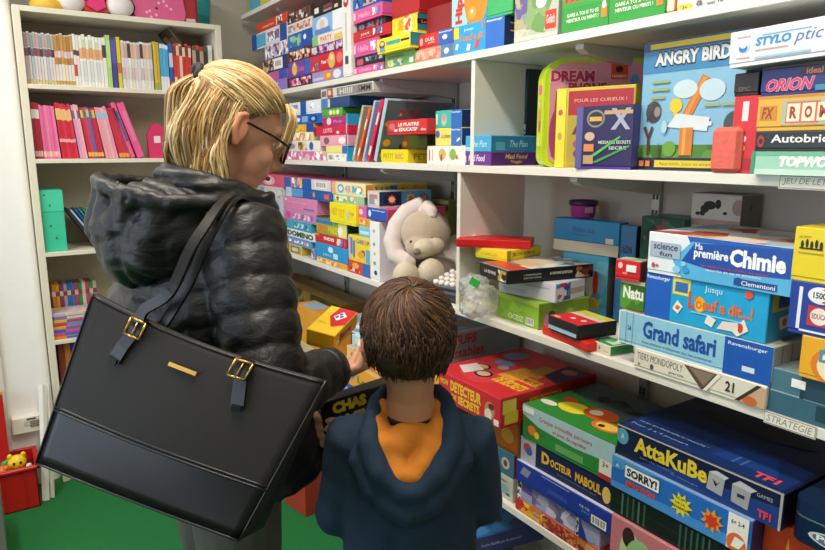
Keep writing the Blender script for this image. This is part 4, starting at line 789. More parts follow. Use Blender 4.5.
# pile seen between the held box and the boy's head
zp = z4
for (a, b, ytop, col, lb, k) in [
   ((341, 403), (374, 421), 379, '#3a54b0', 'blue violet box with pale shapes at the foot of the pile left of the boy', c(F=[E(.2, .5, .06, .3, '#c8d0f0'), E(.4, .4, .05, .3, '#a8b8e8'), E(.62, .5, .08, .3, '#d8dcf4')])),
   ((342, 383), (384, 404), 358, '#efa63a', 'orange yellow box with a blue puzzle piece in the pile left of the boy', c(F=[R(0, .3, .28, .85, '#2f88cc'), E(.28, .55, .07, .14, '#2f88cc'), T('Loto', .4, .3, .8, .6, '#3a7a48', .03), E(.85, .6, .1, .25, '#b8a0c0')])),
   ((347, 366), (386, 384), 345, '#f0c890', 'cream orange lettered box in the pile left of the boy', c(F=[T('SCRABBLE', .1, .2, .9, .7, '#e0782c', .04)])),
   ((352, 353), (388, 370), 334, '#b8dce8', 'pale blue white box high in the pile left of the boy', c(F=[R(.1, .1, .9, .9, '@#b8dce8,#ffffff,#58a8c8,#e8e0b0:35')])),
  ]:
    X_ = 1.12
    ya = y_at(a[0], X_, zp); yb = y_at(b[0], X_, zp); h = at(a[0], ytop, X=X_).z-zp
    if h < .02: h = .03
    game(lb, (X_, ya, zp), -PI/2, ya-yb, .2, h, col, **k); zp += h+.0006
game('white box with blue edge on top of the pile behind the held yellow box', (1.10, y_at(335, 1.1, zp), zp), -PI/2+math.radians(18), .22, .2, .035, '#dfe4ea', top='#b4b8c4', F=[R(0, 0, .12, 1, '#3a68a8'), R(.15, .2, .9, .6, '#8a9ab8')], T_=[R(.05, .05, .95, .95, '@#c8ccd8,#98a0b8,#e8e4e0:16')])
# grey blue box with unbreakable eggs lettering
zt0 = at(452, 356, X=1.2).z
game('plain grey cardboard box standing under the pale blue egg puzzle', (1.19, 1.83, z4), -PI/2, .20, .3, .15, '#57504c')
game('plain brown cardboard box between the grey one and the egg puzzle', (1.18, 1.83, z4+.1505), -PI/2, .20, .3, .158, '#6a5c50')
game('pale blue box with red egg lettering right of the boy', (1.17, 1.83, z4+.309), -PI/2, .205, .33, .105, '#a4b4bc', side='#8fa4b0', top='#6fa4c8', S_=[T('OEUFS', .04, .52, .42, .84, '#c03a38', .03, .1), T('cassables', .02, .12, .52, .46, '#c03a38', .02, .1), R(.0, .9, 1, 1, '#b8ccd4')], T_=[R(.05, .05, .95, .95, '@#6fa4c8,#88b8d4,#a8886a:18')])
# left column under the detector box
Xc = at(512, 503.6, Z=z4).x; print('XC4', Xc)
zp = z4
for (pl, pr, ytop, col, lb, k) in [
   (484, 513, 462, '#c8c8bc', 'white box with a tiny toy village picture at shelf level right of the boy', c(F=[R(.12, .2, .9, .6, '@#8aa8b0,#c8c8bc,#3a5a50,#a8c0a0:45'), R(.0, .85, 1, 1, '#dcdccc'), R(.3, .72, .8, .78, '#7a7a68')])),
   (481, 514, 437, '#4a7c98', 'blue picture box of small wooden toys above the white village one', c(side='#b03028', F=[Q([(.3, .3), (.5, .2), (.52, .55), (.34, .62)], '#3a5a88'), Q([(.3, .62), (.42, .7), (.54, .6), (.42, .52)], '#c84838'), E(.76, .5, .12, .24, '#d8d8d0'), E(.76, .5, .06, .14, '#a83a38'), R(.1, .8, .5, .92, '#8ab0c4')])),
   (478, 520, 415, '#8a5a1c', 'dark box with orange panel squeezed beneath the large red spy game', c(F=[R(.3, .1, .95, .85, '#d8691c'), E(.72, .45, .14, .2, '#e8a038'), R(0, .2, .3, .7, '@#2a2820,#5a6a30,#8a5a1c:40')])),
  ]:
    ya, yb = y_at(pl, Xc, zp+.05), y_at(pr, Xc, zp+.05); h = at(pl, ytop, X=Xc).z-zp
    print(lb[:20], h)
    h = (at(499.5, 429.5, X=1.08).z-zp-.0006) if 'squeezed' in lb else h
    game(lb, (Xc, ya, zp), -PI/2, ya-yb, .27, h, col, **k); zp += h+.0006
ZD = zp
hD = .07
P0 = Vector((1.08, y_at(433.5, 1.08, ZD+.05), 0)); wD = P0.y-y_at(500.5, 1.08, ZD+.05); hD = at(500.5, 399, X=1.08).z-ZD; print('detector', ZD, wD, hD)
game('large red spy game box with cartoon lid, jutting out beside the boy', (P0.x, P0.y, ZD), -PI/2, wD, .365, hD, '#d22a3c', side='#c4282e', top='#d0303a', 
   F=[T('MON', .12, .58, .24, .78, '#f0c838', .03), T('DETECTEUR', .28, .46, .74, .84, '#f0c838', .05), T('DE', .3, .2, .38, .38, '#f0c838', .03), T('SECRETS', .4, .12, .72, .42, '#f0c838', .05), E(.04, .6, .06, .2, '#f0b040'), E(.86, .45, .07, .3, '#c88a60'), E(.84, .3, .05, .2, '#e8e0d8'), E(.88, .6, .04, .1, '#6a2a20'), R(.92, .06, .985, .26, '#f0f0f0')],
   S_=[R(.02, .45, .15, .9, '#e8d048'), R(.04, .1, .17, .5, '#e0c038'), T('MON DETECTEUR', .28, .5, .62, .8, '#e8a830', .04), R(.7, .1, 1, .9, '#a82028')],
   T_=[Q([(.25, .1), (.55, .05), (.95, .5), (.9, .95), (.4, .95), (.05, .5)], '#d84048'), R(.5, .32, .72, .62, '#e8a048'), T('MON', .66, .5, .8, .66, '#f0c030', .04), T('DETECTEUR', .58, .36, .96, .48, '#f0c030', .05), T('DE SECRETS', .58, .2, .96, .32, '#f0c030', .05), E(.25, .34, .1, .07, '#2c2024'), E(.25, .34, .075, .05, '#d8a888'), E(.42, .24, .1, .07, '#2c2024'), E(.42, .24, .075, .05, '#d8b898'), Q([(.1, .2), (.3, .12), (.34, .3), (.14, .36)], '#e0d8d8'), E(.3, .55, .12, .07, '#7a88b8'), E(.4, .46, .06, .05, '#c8b0a0'), R(.6, .58, .86, .78, '#c89a38'), Q([(.78, .6), (1, .55), (1, .95), (.7, .95)], '#2c2250'), E(.86, .82, .08, .06, '#b87868'), E(.2, .75, .12, .12, '#7a88b0')])
# centre column: red/gold, lilac, blue, doctor, green crocodile
def col4(X_, rows, z):
    for (pl, pr, ytop, h, col, lb, k) in rows:
        k = dict(k); dx = k.pop('dx', 0); dd_ = k.pop('d', .27)
        x = X_+dx
        ya, yb = y_at(pl, x, z+.03), y_at(pr, x, z+.03)
        if h is None: h = at(pl, ytop, X=x).z-z
        print('  ', lb[:28], 'h', round(h, 3), 'w', round(ya-yb, 3), 'z', round(z, 3))
        game(lb, (x, ya, z), -PI/2, ya-yb, dd_, h, col, **k); z += h+.0006
    return z
zc = col4(1.155, [
  (515.5, 600, 496, None, '#c8342c', 'red and gold speckled box at shelf level in the middle of the fourth shelf', c(F=[R(0, .1, .38, 1, '@#f0b028,#e07820,#c8342c,#f0d048:30'), R(.35, .0, .75, .9, '@#a83028,#8a2020,#d08a48:120'), E(.28, .62, .05, .12, '#b8a8b8'), R(.76, 0, 1, .9, '@#6a3a28,#c87830,#2a1a20,#e0a060:40')])),
  (517.5, 600, 478, None, '#a8a4cc', 'lilac animal print box with a chequered dark edge', c(F=[R(0, 0, .05, 1, '@#20202c,#e8e8f0:120'), R(.06, .5, .2, .9, '#5a4a98'), R(.2, .1, .72, .85, '@#a8a4cc,#6a6488,#d0c8e0,#8a78a8:40'), R(.74, 0, .77, 1, '@#20202c,#e8e8f0:120'), Q([(.77, 0), (.77, 1), (.88, 0)], '#1c3a90'), E(.9, .3, .05, .25, '#98a8c8')])),
  (516, 611, 459, None, '#2438a0', 'blue construction game box with a white barcode, its flap edge white', c(dx=-.01, F=[Q([(.05, .45), (.14, .4), (.18, .78), (.09, .85)], '#8a90a8'), Q([(.35, .2), (.4, .6), (.42, .6), (.38, .2)], '#3048b0'), T('CE CE', .7, .55, .8, .66, '#c8d0e8', .02), BAR(.82, .12, .96, .52), R(.3, .88, .6, .92, '#a8b0d8'), R(.4, .3, .58, .5, '#3550b8'), T('Jeu', .72, .35, .8, .5, '#4a98d8', .02)], T_=[R(0, 0, 1, .12, '#c8d0e8')])),
  (519.5, 612, 434, None, '#191c50', 'dark blue doctor game box with yellow dancing letters', c(F=[R(0, 0, .2, 1, '#b8b8c8'), E(.1, .6, .05, .2, '#c04048'), E(.12, .5, .04, .16, '#3a60a8'), R(.0, .0, .02, 1, '#802030'), T('D', .27, .34, .36, .8, '#e8b83a', .05), T('OCTEUR', .37, .38, .6, .68, '#e8b83a', .04), T('MABOUL', .64, .34, .9, .7, '#e8b83a', .04), E(.95, .45, .04, .3, '#e8c868'), T('Jouez et devenez chirurgien', .45, .18, .85, .28, '#7a80b8', 0)])),
], z4)
zc2 = zc
pile('green crocodile game box with a fruit printed side and cartoon lid', (522, 441), (623, 487), zc-.03+.0, .062, .27, '#2f8a3c', top='#3a7a4c', side='#1f5a2c',
   F=[Q([(0, 1), (1, 1), (1, .5), (.6, .42), (.2, .5), (0, .7)], '#a8c8d4'), T('Croque crocodile parcours', .2, .66, .78, .82, '#b83a38', .02), T('et jeux de rapidite', .36, .5, .72, .62, '#b83a38', .02), Q([(.02, .6), (.2, .5), (.3, .3), (.06, .1)], '#3a7838'), E(.12, .32, .05, .14, '#e87828'), E(.18, .24, .03, .1, '#e8c030'), R(.4, .1, .7, .3, '#68a860'), R(.86, .1, .98, .5, '#e8e4dc'), T('3+', .89, .32, .95, .46, '#303030', .02), R(.86, 0, .98, .14, '#b83030'), R(.0, .78, .14, .95, '#e8f0f0')],
   T_=[Q([(.02, .02), (.98, .02), (.98, .3), (.02, .62)], '#2f8a38'), E(.32, .3, .15, .12, '#e8d838'), Q([(.3, .98), (.98, .5), (.98, .98)], '#3a5a70'), Q([(.02, .6), (.6, .5), (.98, .25), (.98, .98), (.02, .98)], '#4a6068'), E(.55, .38, .16, .13, '#d85a28'), E(.5, .38, .06, .06, '#f0e8d0'), E(.74, .22, .14, .1, '#e0762c'), E(.74, .22, .1, .07, '#f0c850'), E(.7, .2, .03, .03, '#202020'), E(.18, .42, .07, .05, '#d83a30'), E(.12, .2, .09, .05, '#e8e0d8'), Q([(.3, .62), (.36, .6), (.46, .72), (.56, .68), (.6, .74), (.46, .8)], '#1c2428'), E(.32, .7, .05, .05, '#1c2428'), Q([(.6, .58), (.76, .62), (.84, .56), (.9, .66), (.7, .7)], '#20282c')]) if False else None
def croc(z):
    P0 = Vector((1.15, y_at(522.5, 1.15, z+.03), 0)); w = P0.y-y_at(614, 1.15, z+.03); hc = at(523.4, 403, X=1.15).z-z; print('croc h', hc)
    game('green crocodile game box with a fruit printed side and cartoon lid', (P0.x, P0.y, z), -PI/2, w, .29, hc, '#2f8a3c', top='#3a7a4c', side='#1f5a2c',
   F=[Q([(0, 1), (1, 1), (1, .5), (.6, .42), (.2, .5), (0, .7)], '#a8c8d4'), T('Croque crocodile parcours', .2, .66, .78, .82, '#b83a38', .02), T('et jeux de rapidite', .36, .5, .72, .62, '#b83a38', .02), Q([(.02, .6), (.2, .5), (.3, .3), (.06, .1)], '#3a7838'), E(.12, .32, .05, .14, '#e87828'), E(.18, .24, .03, .1, '#e8c030'), R(.4, .1, .7, .3, '#68a860'), R(.86, .1, .98, .5, '#e8e4dc'), T('3+', .89, .32, .95, .46, '#303030', .02), R(.86, 0, .98, .14, '#b83030'), R(.0, .78, .14, .95, '#e8f0f0')],
   T_=[Q([(.02, .02), (.98, .02), (.98, .3), (.02, .62)], '#2f8a38'), Q([(.02, .6), (.6, .5), (.98, .25), (.98, .98), (.02, .98)], '#4a6068'), E(.32, .3, .15, .12, '#e8d838'), Q([(.5, .98), (.98, .5), (.98, .98)], '#3a5a70'), E(.55, .38, .16, .13, '#d85a28'), E(.5, .38, .06, .06, '#f0e8d0'), E(.74, .22, .14, .1, '#e0762c'), E(.74, .22, .1, .07, '#f0c850'), E(.7, .2, .03, .03, '#202020'), E(.18, .42, .07, .05, '#d83a30'), E(.12, .2, .09, .05, '#e8e0d8'), Q([(.3, .62), (.36, .6), (.46, .72), (.56, .68), (.6, .74), (.46, .8)], '#1c2428'), E(.32, .7, .05, .05, '#1c2428'), Q([(.6, .58), (.76, .62), (.84, .56), (.9, .66), (.7, .7)], '#20282c')])
    return z+.0665
print('croc z', zc); zc = croc(zc)
# right column: photo box, ribbed dark box, sorry, attakube
zr = z4
zr = col4(1.118, [
  (608, 720, 511, None, '#c87880', 'rosy picture box of children at shelf level under the ribbed dark box', c(F=[R(0, 0, 1, .4, '#c8505a'), E(.2, .6, .1, .3, '#b8d0a0'), E(.18, .8, .06, .14, '#3a2420'), E(.3, .55, .14, .3, '#98c088'), E(.65, .6, .14, .3, '#d89098'), T('Anniv', .5, .55, .8, .75, '#f0c0c0', .02, .2), E(.12, .25, .1, .16, '#d83838'), E(.12, .25, .06, .1, '#f0e0d8')])),
  (610, 748, 483.5, None, '#16201f', 'dark green black ribbed box under the blue box with yellow burst', c(dx=.006, F=[R(0, .48, 1, .52, '#26342f')]+[R(.1+.045*i, .1, .115+.045*i, .9, '#35584a' if i % 3 else '#4a7060') for i in range(5)]+[R(.55+.04*i, .1, .565+.04*i, .9, '#35584a') for i in range(6)])),
], zr)
print('ZR', zr)
zs_ = zr
def xbox(label, pl, pr, x, z, h, d, col, **k):
    ya, yb = y_at(pl, x, z+h/2), y_at(pr, x, z+h/2); print('  ', label[:24], 'w', round(ya-yb, 3))
    return game(label, (x, ya, z), -PI/2, ya-yb, d, h, col, **k)
hS = at(611.7, 454, X=1.12).z-zs_
print('sorry h', hS)
xbox('blue game box with white title plate, yellow burst and orange explosion', 611.5, 751, 1.12, zs_, hS, .25, '#2a6cc0', side='#1c2a60', top='#8aa8c8', 
   F=[Q([(0, 0), (1, 0), (1, .35), (0, .2)], '#4a90d8'), Q([(0, 1), (.4, 1), (0, .6)], '#4a98dc'), R(.02, .62, .08, .86, '#3a88c8'), T('A', .035, .68, .065, .8, '#d8e8f8'), R(.11, .48, .39, .9, '#1c2c48'), R(.115, .5, .385, .88, '#f0f2f4'), T('SORRY!', .13, .56, .37, .82, '#1a1c20', .045), T('EMOTION', .13, .24, .36, .42, '#d84a2c', .05), S(.55, .5, .36, 10, '#e8d838'), T('LE JEU', .51, .62, .59, .7, '#3a3020', .02), T('DE LA', .51, .5, .58, .56, '#3a3020', .02), T('REVANCHE', .49, .36, .61, .44, '#3a3020', .02), S(.76, .5, .34, 9, '#e8a028'), S(.76, .48, .24, 7, '#d83a28'), R(.86, 0, .985, 1, '#f0ece8'), E(.92, .2, .06, .3, '#e8702c'), T('6+ 2-4', .88, .72, .96, .84, '#303030', .02), Q([(.89, .1), (.94, .1), (.97, .36), (.91, .4)], '#f0f0f0')])
zq = zs_+hS+.0006
hA = at(617.5, 423, X=1.13).z-zq; print('atta h', hA)
xbox('big dark blue box with yellow lettering and two grey dice, above the white title plate', 617, 783, 1.13, zq, hA, .3, '#141c3c', top='#13204a', side='#0e1226',
   F=[Q([(.1, 0), (1, 0), (1, .6), (.4, .35)], '#1c3a80'), E(.04, .66, .045, .26, '#5a98b8'), T('A', .03, .58, .055, .76, '#c8e0e8'), T('AttaKuBe', .13, .34, .6, .84, '#e4c83c', .035), T('Jeu de hasard', .17, .2, .4, .26, '#8a98c8', 0), T('de strategie', .38, .14, .55, .2, '#8a98c8', 0), Q([(.6, .25), (.69, .2), (.7, .7), (.61, .76)], '#a8aab0'), Q([(.61, .76), (.7, .7), (.72, .8), (.65, .86)], '#c8cad0'), Q([(.63, .6), (.65, .4), (.68, .62), (.66, .5)], '#202430'), Q([(.74, .2), (.83, .15), (.84, .66), (.74, .7)], '#a0a2a8'), Q([(.74, .7), (.84, .66), (.87, .78), (.78, .86)], '#c0c2c8'), R(.77, .4, .81, .5, '#303440'), T('TF1', .88, .12, .95, .34, '#d84050', .05), T('GAMES', .87, .66, .95, .76, '#a8b0c8', .0), R(0, .96, 1, 1, '#b8b8b8'), R(.985, 0, 1, 1, '#a8a8a8')],
   T_=[Q([(.02, .02), (.98, .02), (.98, .4), (.5, .5), (.02, .3)], '#15306c'), Q([(.1, .1), (.5, .1), (.55, .4), (.2, .5)], '#122a60'), Q([(.55, .12), (.9, .15), (.8, .4), (.6, .35)], '#1a3f88'), T('Le jeu qui declenche la revanche !', .05, .16, .5, .2, '#9ab0d8', 0), T('Pour 2 a 4 joueurs', .04, .08, .42, .12, '#9ab0d8', 0), T('TF1', .8, .06, .93, .14, '#e05060', .05), T('11', .66, .12, .72, .24, '#4a68a8', .02), E(.5, .75, .35, .12, '#0c1024')])
# far right: red orange box and a blue tin
z = z4
hP = at(760, 462, X=1.15).z-z; hP = at(760, 500, X=1.13).z-z
xbox('orange red box with yellow capital lettering under the blue tin', 757, 880, 1.16, z, max(.1, at(790, 528, X=1.16).z-z), .2, '#c8401c', F=[T('A', .2, .82, .24, .93, '#e8a030', .04), T('PRENDRE', .18, .68, .5, .82, '#e8a83a', .05), T('OU', .36, .56, .46, .66, '#f0e0c0', .04), T('LAISSER', .18, .44, .48, .6, '#e8a83a', .05)])
ztin = z+max(.1, at(790, 528, X=1.16).z-z)+.0006
tn = empty('tin_box', (0, 0, 0))
def rr_prof(w, d, r):
    P = []
    for cx, cy, a in ((w-r, r, -90), (w-r, d-r, 0), (r, d-r, 90), (r, r, 180)):
        for k_ in range(7): t = math.radians(a+k_*15); P.append((cx+r*math.cos(t), cy+r*math.sin(t)))
    return P
def extr(mb, P, z0, z1, m):
    n = len(P); mb.add([(x, y, z0) for x, y in P]+[(x, y, z1) for x, y in P], [(i, (i+1) % n, n+(i+1) % n, n+i) for i in range(n)], m, True)
    mb.add([(x, y, z1) for x, y in P], [tuple(range(n))], m); mb.add([(x, y, z0) for x, y in P], [tuple(reversed(range(n)))], m)
tw, td, th_ = .17, .2, .075
m_ = MB(); extr(m_, rr_prof(tw, td, .03), 0, th_*.62, mat('#16284a', .3, metal=.3)); deco(m_, 'F', tw, td, th_, [E(.52, .3, .32, .18, '#c8ccd0'), E(.52, .3, .28, .15, '#5a6880'), T('Pavillon', .28, .24, .76, .38, '#e8ecf0', .03), Q([(.5, .42), (.6, .42), (.58, .5)], '#a03038')]); m_.build('tin_body', tn)
m_ = MB(); extr(m_, [(x, y) for x, y in rr_prof(tw, td, .03)], th_*.62, th_*.66, mat('#a8b4c8', .25, metal=.8)); m_.build('rim', tn)
m_ = MB(); extr(m_, rr_prof(tw, td, .03), th_*.66, th_, mat('#1a3056', .3, metal=.3)); deco(m_, 'T', tw, td, th_, [R(.3, .25, .5, .4, '#b03040'), R(.55, .2, .75, .35, '#b03040')]); m_.build('tin_lid', tn)
xt = 1.13; tn.location = (xt, y_at(789, xt, ztin+.04), ztin); tn.rotation_euler = (0, 0, -PI/2); tag(tn, 'dark blue tin with rounded corners and a silver rim at the right edge', 'tin box')
# ---- lowest shelf: blue puzzle box sticking out at an angle
z5 = TOP['L5']+.0005
P0 = at(462, 560, Z=z5+.2); 
game('large plain brown carton on the lowest shelf behind the boy', (1.2, 2.25, z5), -PI/2, .4, .26, .24, '#5a4636', cat='carton', name='carton', kind='carton')
zt5 = .3
Pf = at(465, 542, Z=zt5); Pr = at(545, 522, Z=zt5); v = Pr-Pf; print('lowbox', Pf, Pr)
game('dark blue puzzle box with a yellow picture jutting from the lowest shelf', (Pf.x, Pf.y, zt5-.06), math.atan2(v.y, v.x), min(.4, v.length), .22, .06, '#1a2a6c', top='#2a5a98', F=[T('Puzzle Famille jeu de parcours', .2, .4, .7, .6, '#a8b8e8', .01), E(.05, .4, .04, .3, '#d8742c')], T_=[R(.02, .05, .98, .95, '@#2a5a98,#3a78b0,#4a4a78:18'), R(.05, .3, .5, .8, '#d8c030'), E(.3, .55, .12, .12, '#b83a28'), E(.2, .45, .06, .06, '#5a2a30')])
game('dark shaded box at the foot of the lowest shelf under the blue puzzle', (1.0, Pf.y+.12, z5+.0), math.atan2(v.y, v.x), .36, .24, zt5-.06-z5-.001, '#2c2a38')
tag(MB().box(0, 0, 0, .16, .22, .17, '#a8382a').build('storage_box', None, (.93, 2.42, .0005), (0, 0, -1.4)), 'brick red box on the green floor between the woman and the boy', 'box')
# ---------------------------------------------------------------- books in the bookcase
GB = 'books in the bookcase'
def bookcase_row(z, specs, y=BY+.03, dep=.15):
    for (p0, p1, n, cols, hgt, bands, label, lean0, lean1) in specs:
        x0 = at(p0, 275, Y=y).x; x0 = _bx(p0, y, z+hgt/2); x1 = _bx(p1, y, z+hgt/2); t = (x1-x0)/n
        for i in range(n):
            h = hgt*(1+rnd.uniform(-.025, .02)); col = cols[i % len(cols)]; ln = math.radians(lean0+(lean1-lean0)*(i+.5)/n)
            tt = t*math.cos(ln)-.0008
            m = MB(); m.box(0, 0, 0, tt, dep, h, mat(col, .5), b=.0008, top='#e8e2d2')
            deco(m, 'F', tt, dep, h, [R(.0, a, 1, b_, c_[(i+k_) % len(c_)]) for k_, (a, b_, c_) in enumerate(bands)])
            xb = x0+i*t + (0 if ln <= 0 else 0)
            # lean to the left = negative rotation about the depth axis
            o = m.build('book', None, (xb, y, z+.0005), (0, -ln, 0))
            tag(o, ('blue' if col == '#5a68b8' else 'red')+label[11:] if label.startswith('red or blue') else label, 'book', GB)
def _bx(px, y, z):
    a = (px-412.5)/FPX; zz_ = z-H
    return (a*(y*cY*cP-zz_*sP)+y*sY)/(cY-a*sY*cP)
w_ = '#ecebe6'
bookcase_row(BS[0], [
 (22.5, 55, 11, ['#d8c8c8', '#cfc6cc', '#d8d4d0', '#b8bcc4', '#c8ccd4'], .205, [(.55, .7, ['#6a4a58', '#8a4a50', '#3a2a48', '#7a6070']), (.72, .97, ['#c09aa0', '#8a98a8', '#a8a098']), (.03, .1, ['#c8b878'])], 'pale manga paperback with a dark picture band, left part of the top row', 0, 0),
 (55, 74, 6, ['#e0d0b8', '#d8d8e0', '#e8d8c8'], .205, [(.42, .98, ['#b8843a', '#a87838', '#c0904a']), (.55, .68, ['#c8d0d8', '#e8a898']), (.03, .1, ['#b89850'])], 'golden brown topped manga paperback in the top row', 0, 0),
 (74, 80, 2, ['#e8e4e4', '#e4dcd8'], .207, [(.2, .42, ['#c83a3a', '#d8d0d0']), (.6, .7, ['#5a3a50'])], 'white paperback with a red mark, beside the golden brown ones', 0, 0),
 (80, 103, 7, [w_, '#e6ece4'], .208, [(.55, .75, ['#e8b078', '#d89868']), (.75, .9, ['#c8d8b0', '#e8e8e0']), (.1, .5, ['#e0e2e0', '#d0d4d4'])], 'white paperback with green and orange band in the top row', 0, 0),
 (103, 107, 1, ['#e4e4e0'], .208, [(.6, .85, ['#3a3a44'])], 'white paperback with a black square, next to the lime spine', 0, 0),
 (107, 111.5, 1, ['#a8d070'], .215, [(.4, .9, ['#b8dc88'])], 'lime green paperback in the top row', 0, 0),
 (112, 117, 1, ['#3f3a9a'], .213, [(.5, .95, ['#5a50b0'])], 'violet blue paperback between lime and yellow ones', 0, 0),
 (117.5, 121.5, 1, ['#d8c828'], .213, [(.3, .5, ['#c86a28'])], 'mustard yellow paperback in the middle of the top row', 0, 0),
 (122, 153, 10, ['#e0dcdc', '#d8d4e0', '#e4e4e0', '#dcd8c8'], .20, [(.65, .95, ['#e8b8a0', '#c8a8b0', '#4a3a48', '#d8b090']), (.2, .45, ['#d8d8c8', '#c8b8d0', '#e0c8c0'])], 'pale paperback with peach and dark heads, right of the yellow one', 0, 0),
 (154, 160, 2, ['#d8b838', '#c8a830'], .208, [(.0, .15, ['#98b048'])], 'ochre yellow paperback pair in the top row', 0, 0),
 (160.5, 169, 3, ['#48a8dc', '#58b0e0'], .20, [(.0, .3, ['#e8e8f0']), (.9, .98, ['#e0ecf4'])], 'sky blue paperback with a white foot', 0, 0),
 (169.5, 173.5, 1, ['#3a58a8'], .205, [(.5, .8, ['#c8d0e8']), (0, .2, ['#c83a3a'])], 'dark blue paperback right of the sky blue ones', 0, 0),
 (174, 192, 6, ['#cf3a30', '#d8483a', '#e0d0b8', '#c82f2c', '#d03a34'], .205, [(.75, .95, ['#7a3a30', '#e8c8b0']), (.0, .3, ['#8a98c0', '#e0d0c0', '#c83028'])], 'red paperback in the right part of the top row', 0, 0),
 (193, 208, 4, ['#5a5048', '#c83430', '#8a4a3a'], .205, [(.6, .9, ['#b8a088', '#3a3a38'])], 'dark and red patterned paperback near the right end of the top row', 0, 0),
 (209, 213, 1, ['#e4e4e2'], .215, [(.7, .9, ['#d0d0d0'])], 'plain white spine at the right end of the top row', 0, 0),
])
bookcase_row(BS[1], [
 (33, 41.5, 3, ['#a81c38', '#b8203c'], .225, [(.72, .88, ['#e8e4e4']), (.04, .14, ['#d8b0b8'])], 'dark crimson book with white number label at the left of the pink row', 0, 1),
 (42, 59, 6, ['#e870a0', '#e060a0', '#ec80ac'], .215, [(.04, .14, ['#e8c8a8', '#e8a0b8'])], 'candy pink book in the pink row', 1, 3),
 (60, 77, 6, ['#cf1f3c', '#c81c38', '#d83048'], .225, [(.7, .9, ['#e8c050', '#f0b0a0']), (.3, .36, ['#f0a8b0'])], 'scarlet book with yellow marks in the pink row', 3, 5),
 (78, 86, 3, ['#d898c0', '#e8a8c8', '#f0b0b8'], .22, [(.75, .9, ['#8a5a78', '#e8d0dc'])], 'lilac pink book leaning in the pink row', 5, 6),
 (87, 103, 5, ['#c82440', '#d83a50', '#5a68b8', '#c02040'], .215, [(.8, .95, ['#e8b840', '#3a70b0']), (.04, .12, ['#e8b840'])], 'red or blue book with yellow tips leaning in the pink row', 6, 8),
 (104, 117, 4, ['#e898b0', '#e8a0a8', '#ecb0b8'], .22, [(.78, .9, ['#a8c0d8'])], 'pale rose book leaning right of the red ones', 8, 10),
 (118, 129, 3, ['#c82440', '#d03048', '#b8304a'], .22, [(.02, .1, ['#d8a040'])], 'crimson book leaning near the right of the pink row', 10, 14),
])
# the last, broader pink books leaning hard
for i, (px_, col, lb, a_) in enumerate([(130.5, '#e8608c', 'pink book with a blue stripe leaning near the row end', 16), (137, '#ea5a94', 'broad hot pink book leaning at the end of the pink row', 17)]):
    x_ = _bx(px_, BY+.03, BS[1]+.05); m = MB(); t_ = .018 if i == 0 else .03; ln = -math.radians(a_)
    m.box(0, 0, 0, t_, .17, .245, mat(col, .45)); deco(m, 'F', t_, .17, .245, [R(.3, .3, .8, .85, '#3a58a8' if i == 0 else '#f078a8')])
    o = m.build('book', None, (x_, BY+.03, BS[1]+.0006), (0, ln, 0)); tag(o, lb, 'book', GB)
x_ = _bx(148, BY+.05, BS[1]+.1); m = MB()
m.prism([(0, 0), (.075, 0), (.078, .11), (.06, .145), (.035, .155), (.015, .14), (-.002, .1)], 0, .03, mat('#d83068', .5)); deco(m, 'F', .07, .03, .15, [R(.35, .45, .75, .65, '#e8e0e4')])
tag(m.build('folder', None, (x_, BY+.05, BS[1]+.0006)), 'deep pink rounded folder with a white label at the end of the pink row', 'folder')
# third shelf: green file box and leaning books
x0 = max(bx0+.0275, _bx(40.5, BY+.02, BS[2]+.1)); m = MB(); m.box(0, 0, 0, .085, .22, .26, mat('#3fc8a0', .4)); 
deco(m, 'F', .085, .22, .26, [R(0, .64, 1, .655, '#2fa884'), R(0, .66, 1, .98, '#4ad0aa'), E(.4, .75, .05, .02, '#2a7a60'), E(.35, .42, .05, .02, '#2a7a60'), E(.55, .22, .05, .02, '#2a7a60'), E(.2, .92, .05, .015, '#2a7a60')])
tag(m.build('file_box', None, (x0, BY+.02, BS[2]+.0006)), 'mint green file box standing at the left of the third bookcase shelf', 'file box')
x1 = x0+.085
for i, (col, t_, lb) in enumerate([('#26282e', .012, 'black book leaning on the mint green file box'), ('#a8bccc', .008, 'pale blue book leaning over the black one'), ('#22508a', .010, 'dark blue book leaning in the third shelf fan'), ('#2f7a9a', .009, 'petrol blue book leaning in the fan'), ('#3a8a5a', .009, 'green book leaning in the fan'), ('#8ab83a', .009, 'lime book leaning in the fan'), ('#e4d42c', .009, 'yellow book leaning in the fan'), ('#e8a83a', .009, 'orange book leaning last in the fan')]):
    m = MB(); m.box(0, 0, 0, t_, .16, .20, mat(col, .5)); ln = -math.radians(33)
    x_ = x1+.118+i*.0165; tag(m.build('book', None, (x_, BY+.04, BS[2]+.0006), (0, ln, 0)), lb, 'book', 'fan of leaning books')
# fourth shelf: upright books at the back, flat pile in front
xa = _bx(50, BY+.16, BS[3]+.1)
NM = ['charcoal', 'orange', 'golden yellow', 'plum', 'pale lilac', 'royal blue', 'sky blue', 'raspberry', 'first green', 'cream', 'coral red', 'second green', 'grey beige']
NG = ['orange lowest', 'pink second', 'blue third', 'amber fourth', 'red fifth', 'mustard sixth', 'grey violet seventh', 'pale lilac topmost']
ND = ['brown', 'orange', 'slate blue', 'mid blue', 'navy', 'steel blue']
for i, col in enumerate(['#3a3a3c', '#d88a2c', '#e8a838', '#8a4a6a', '#b8a8c8', '#2f7ac0', '#3a8ad0', '#c8487a', '#3a9a58', '#e8e0d8', '#d84a6a', '#3a9a58', '#c8c4b0']):
    m = MB(); m.box(0, 0, 0, .0145, .10, .215, mat(col, .5)); deco(m, 'F', .0145, .1, .215, [R(0, .75, 1, .85, '#d8d4c8' if i % 2 else '#a83a4a')])
    tag(m.build('book', None, (xa+i*.0152, BY+.16, BS[3]+.0006)), NM[i]+' paperback standing behind the flat magazines', 'book', 'paperbacks behind the magazines')
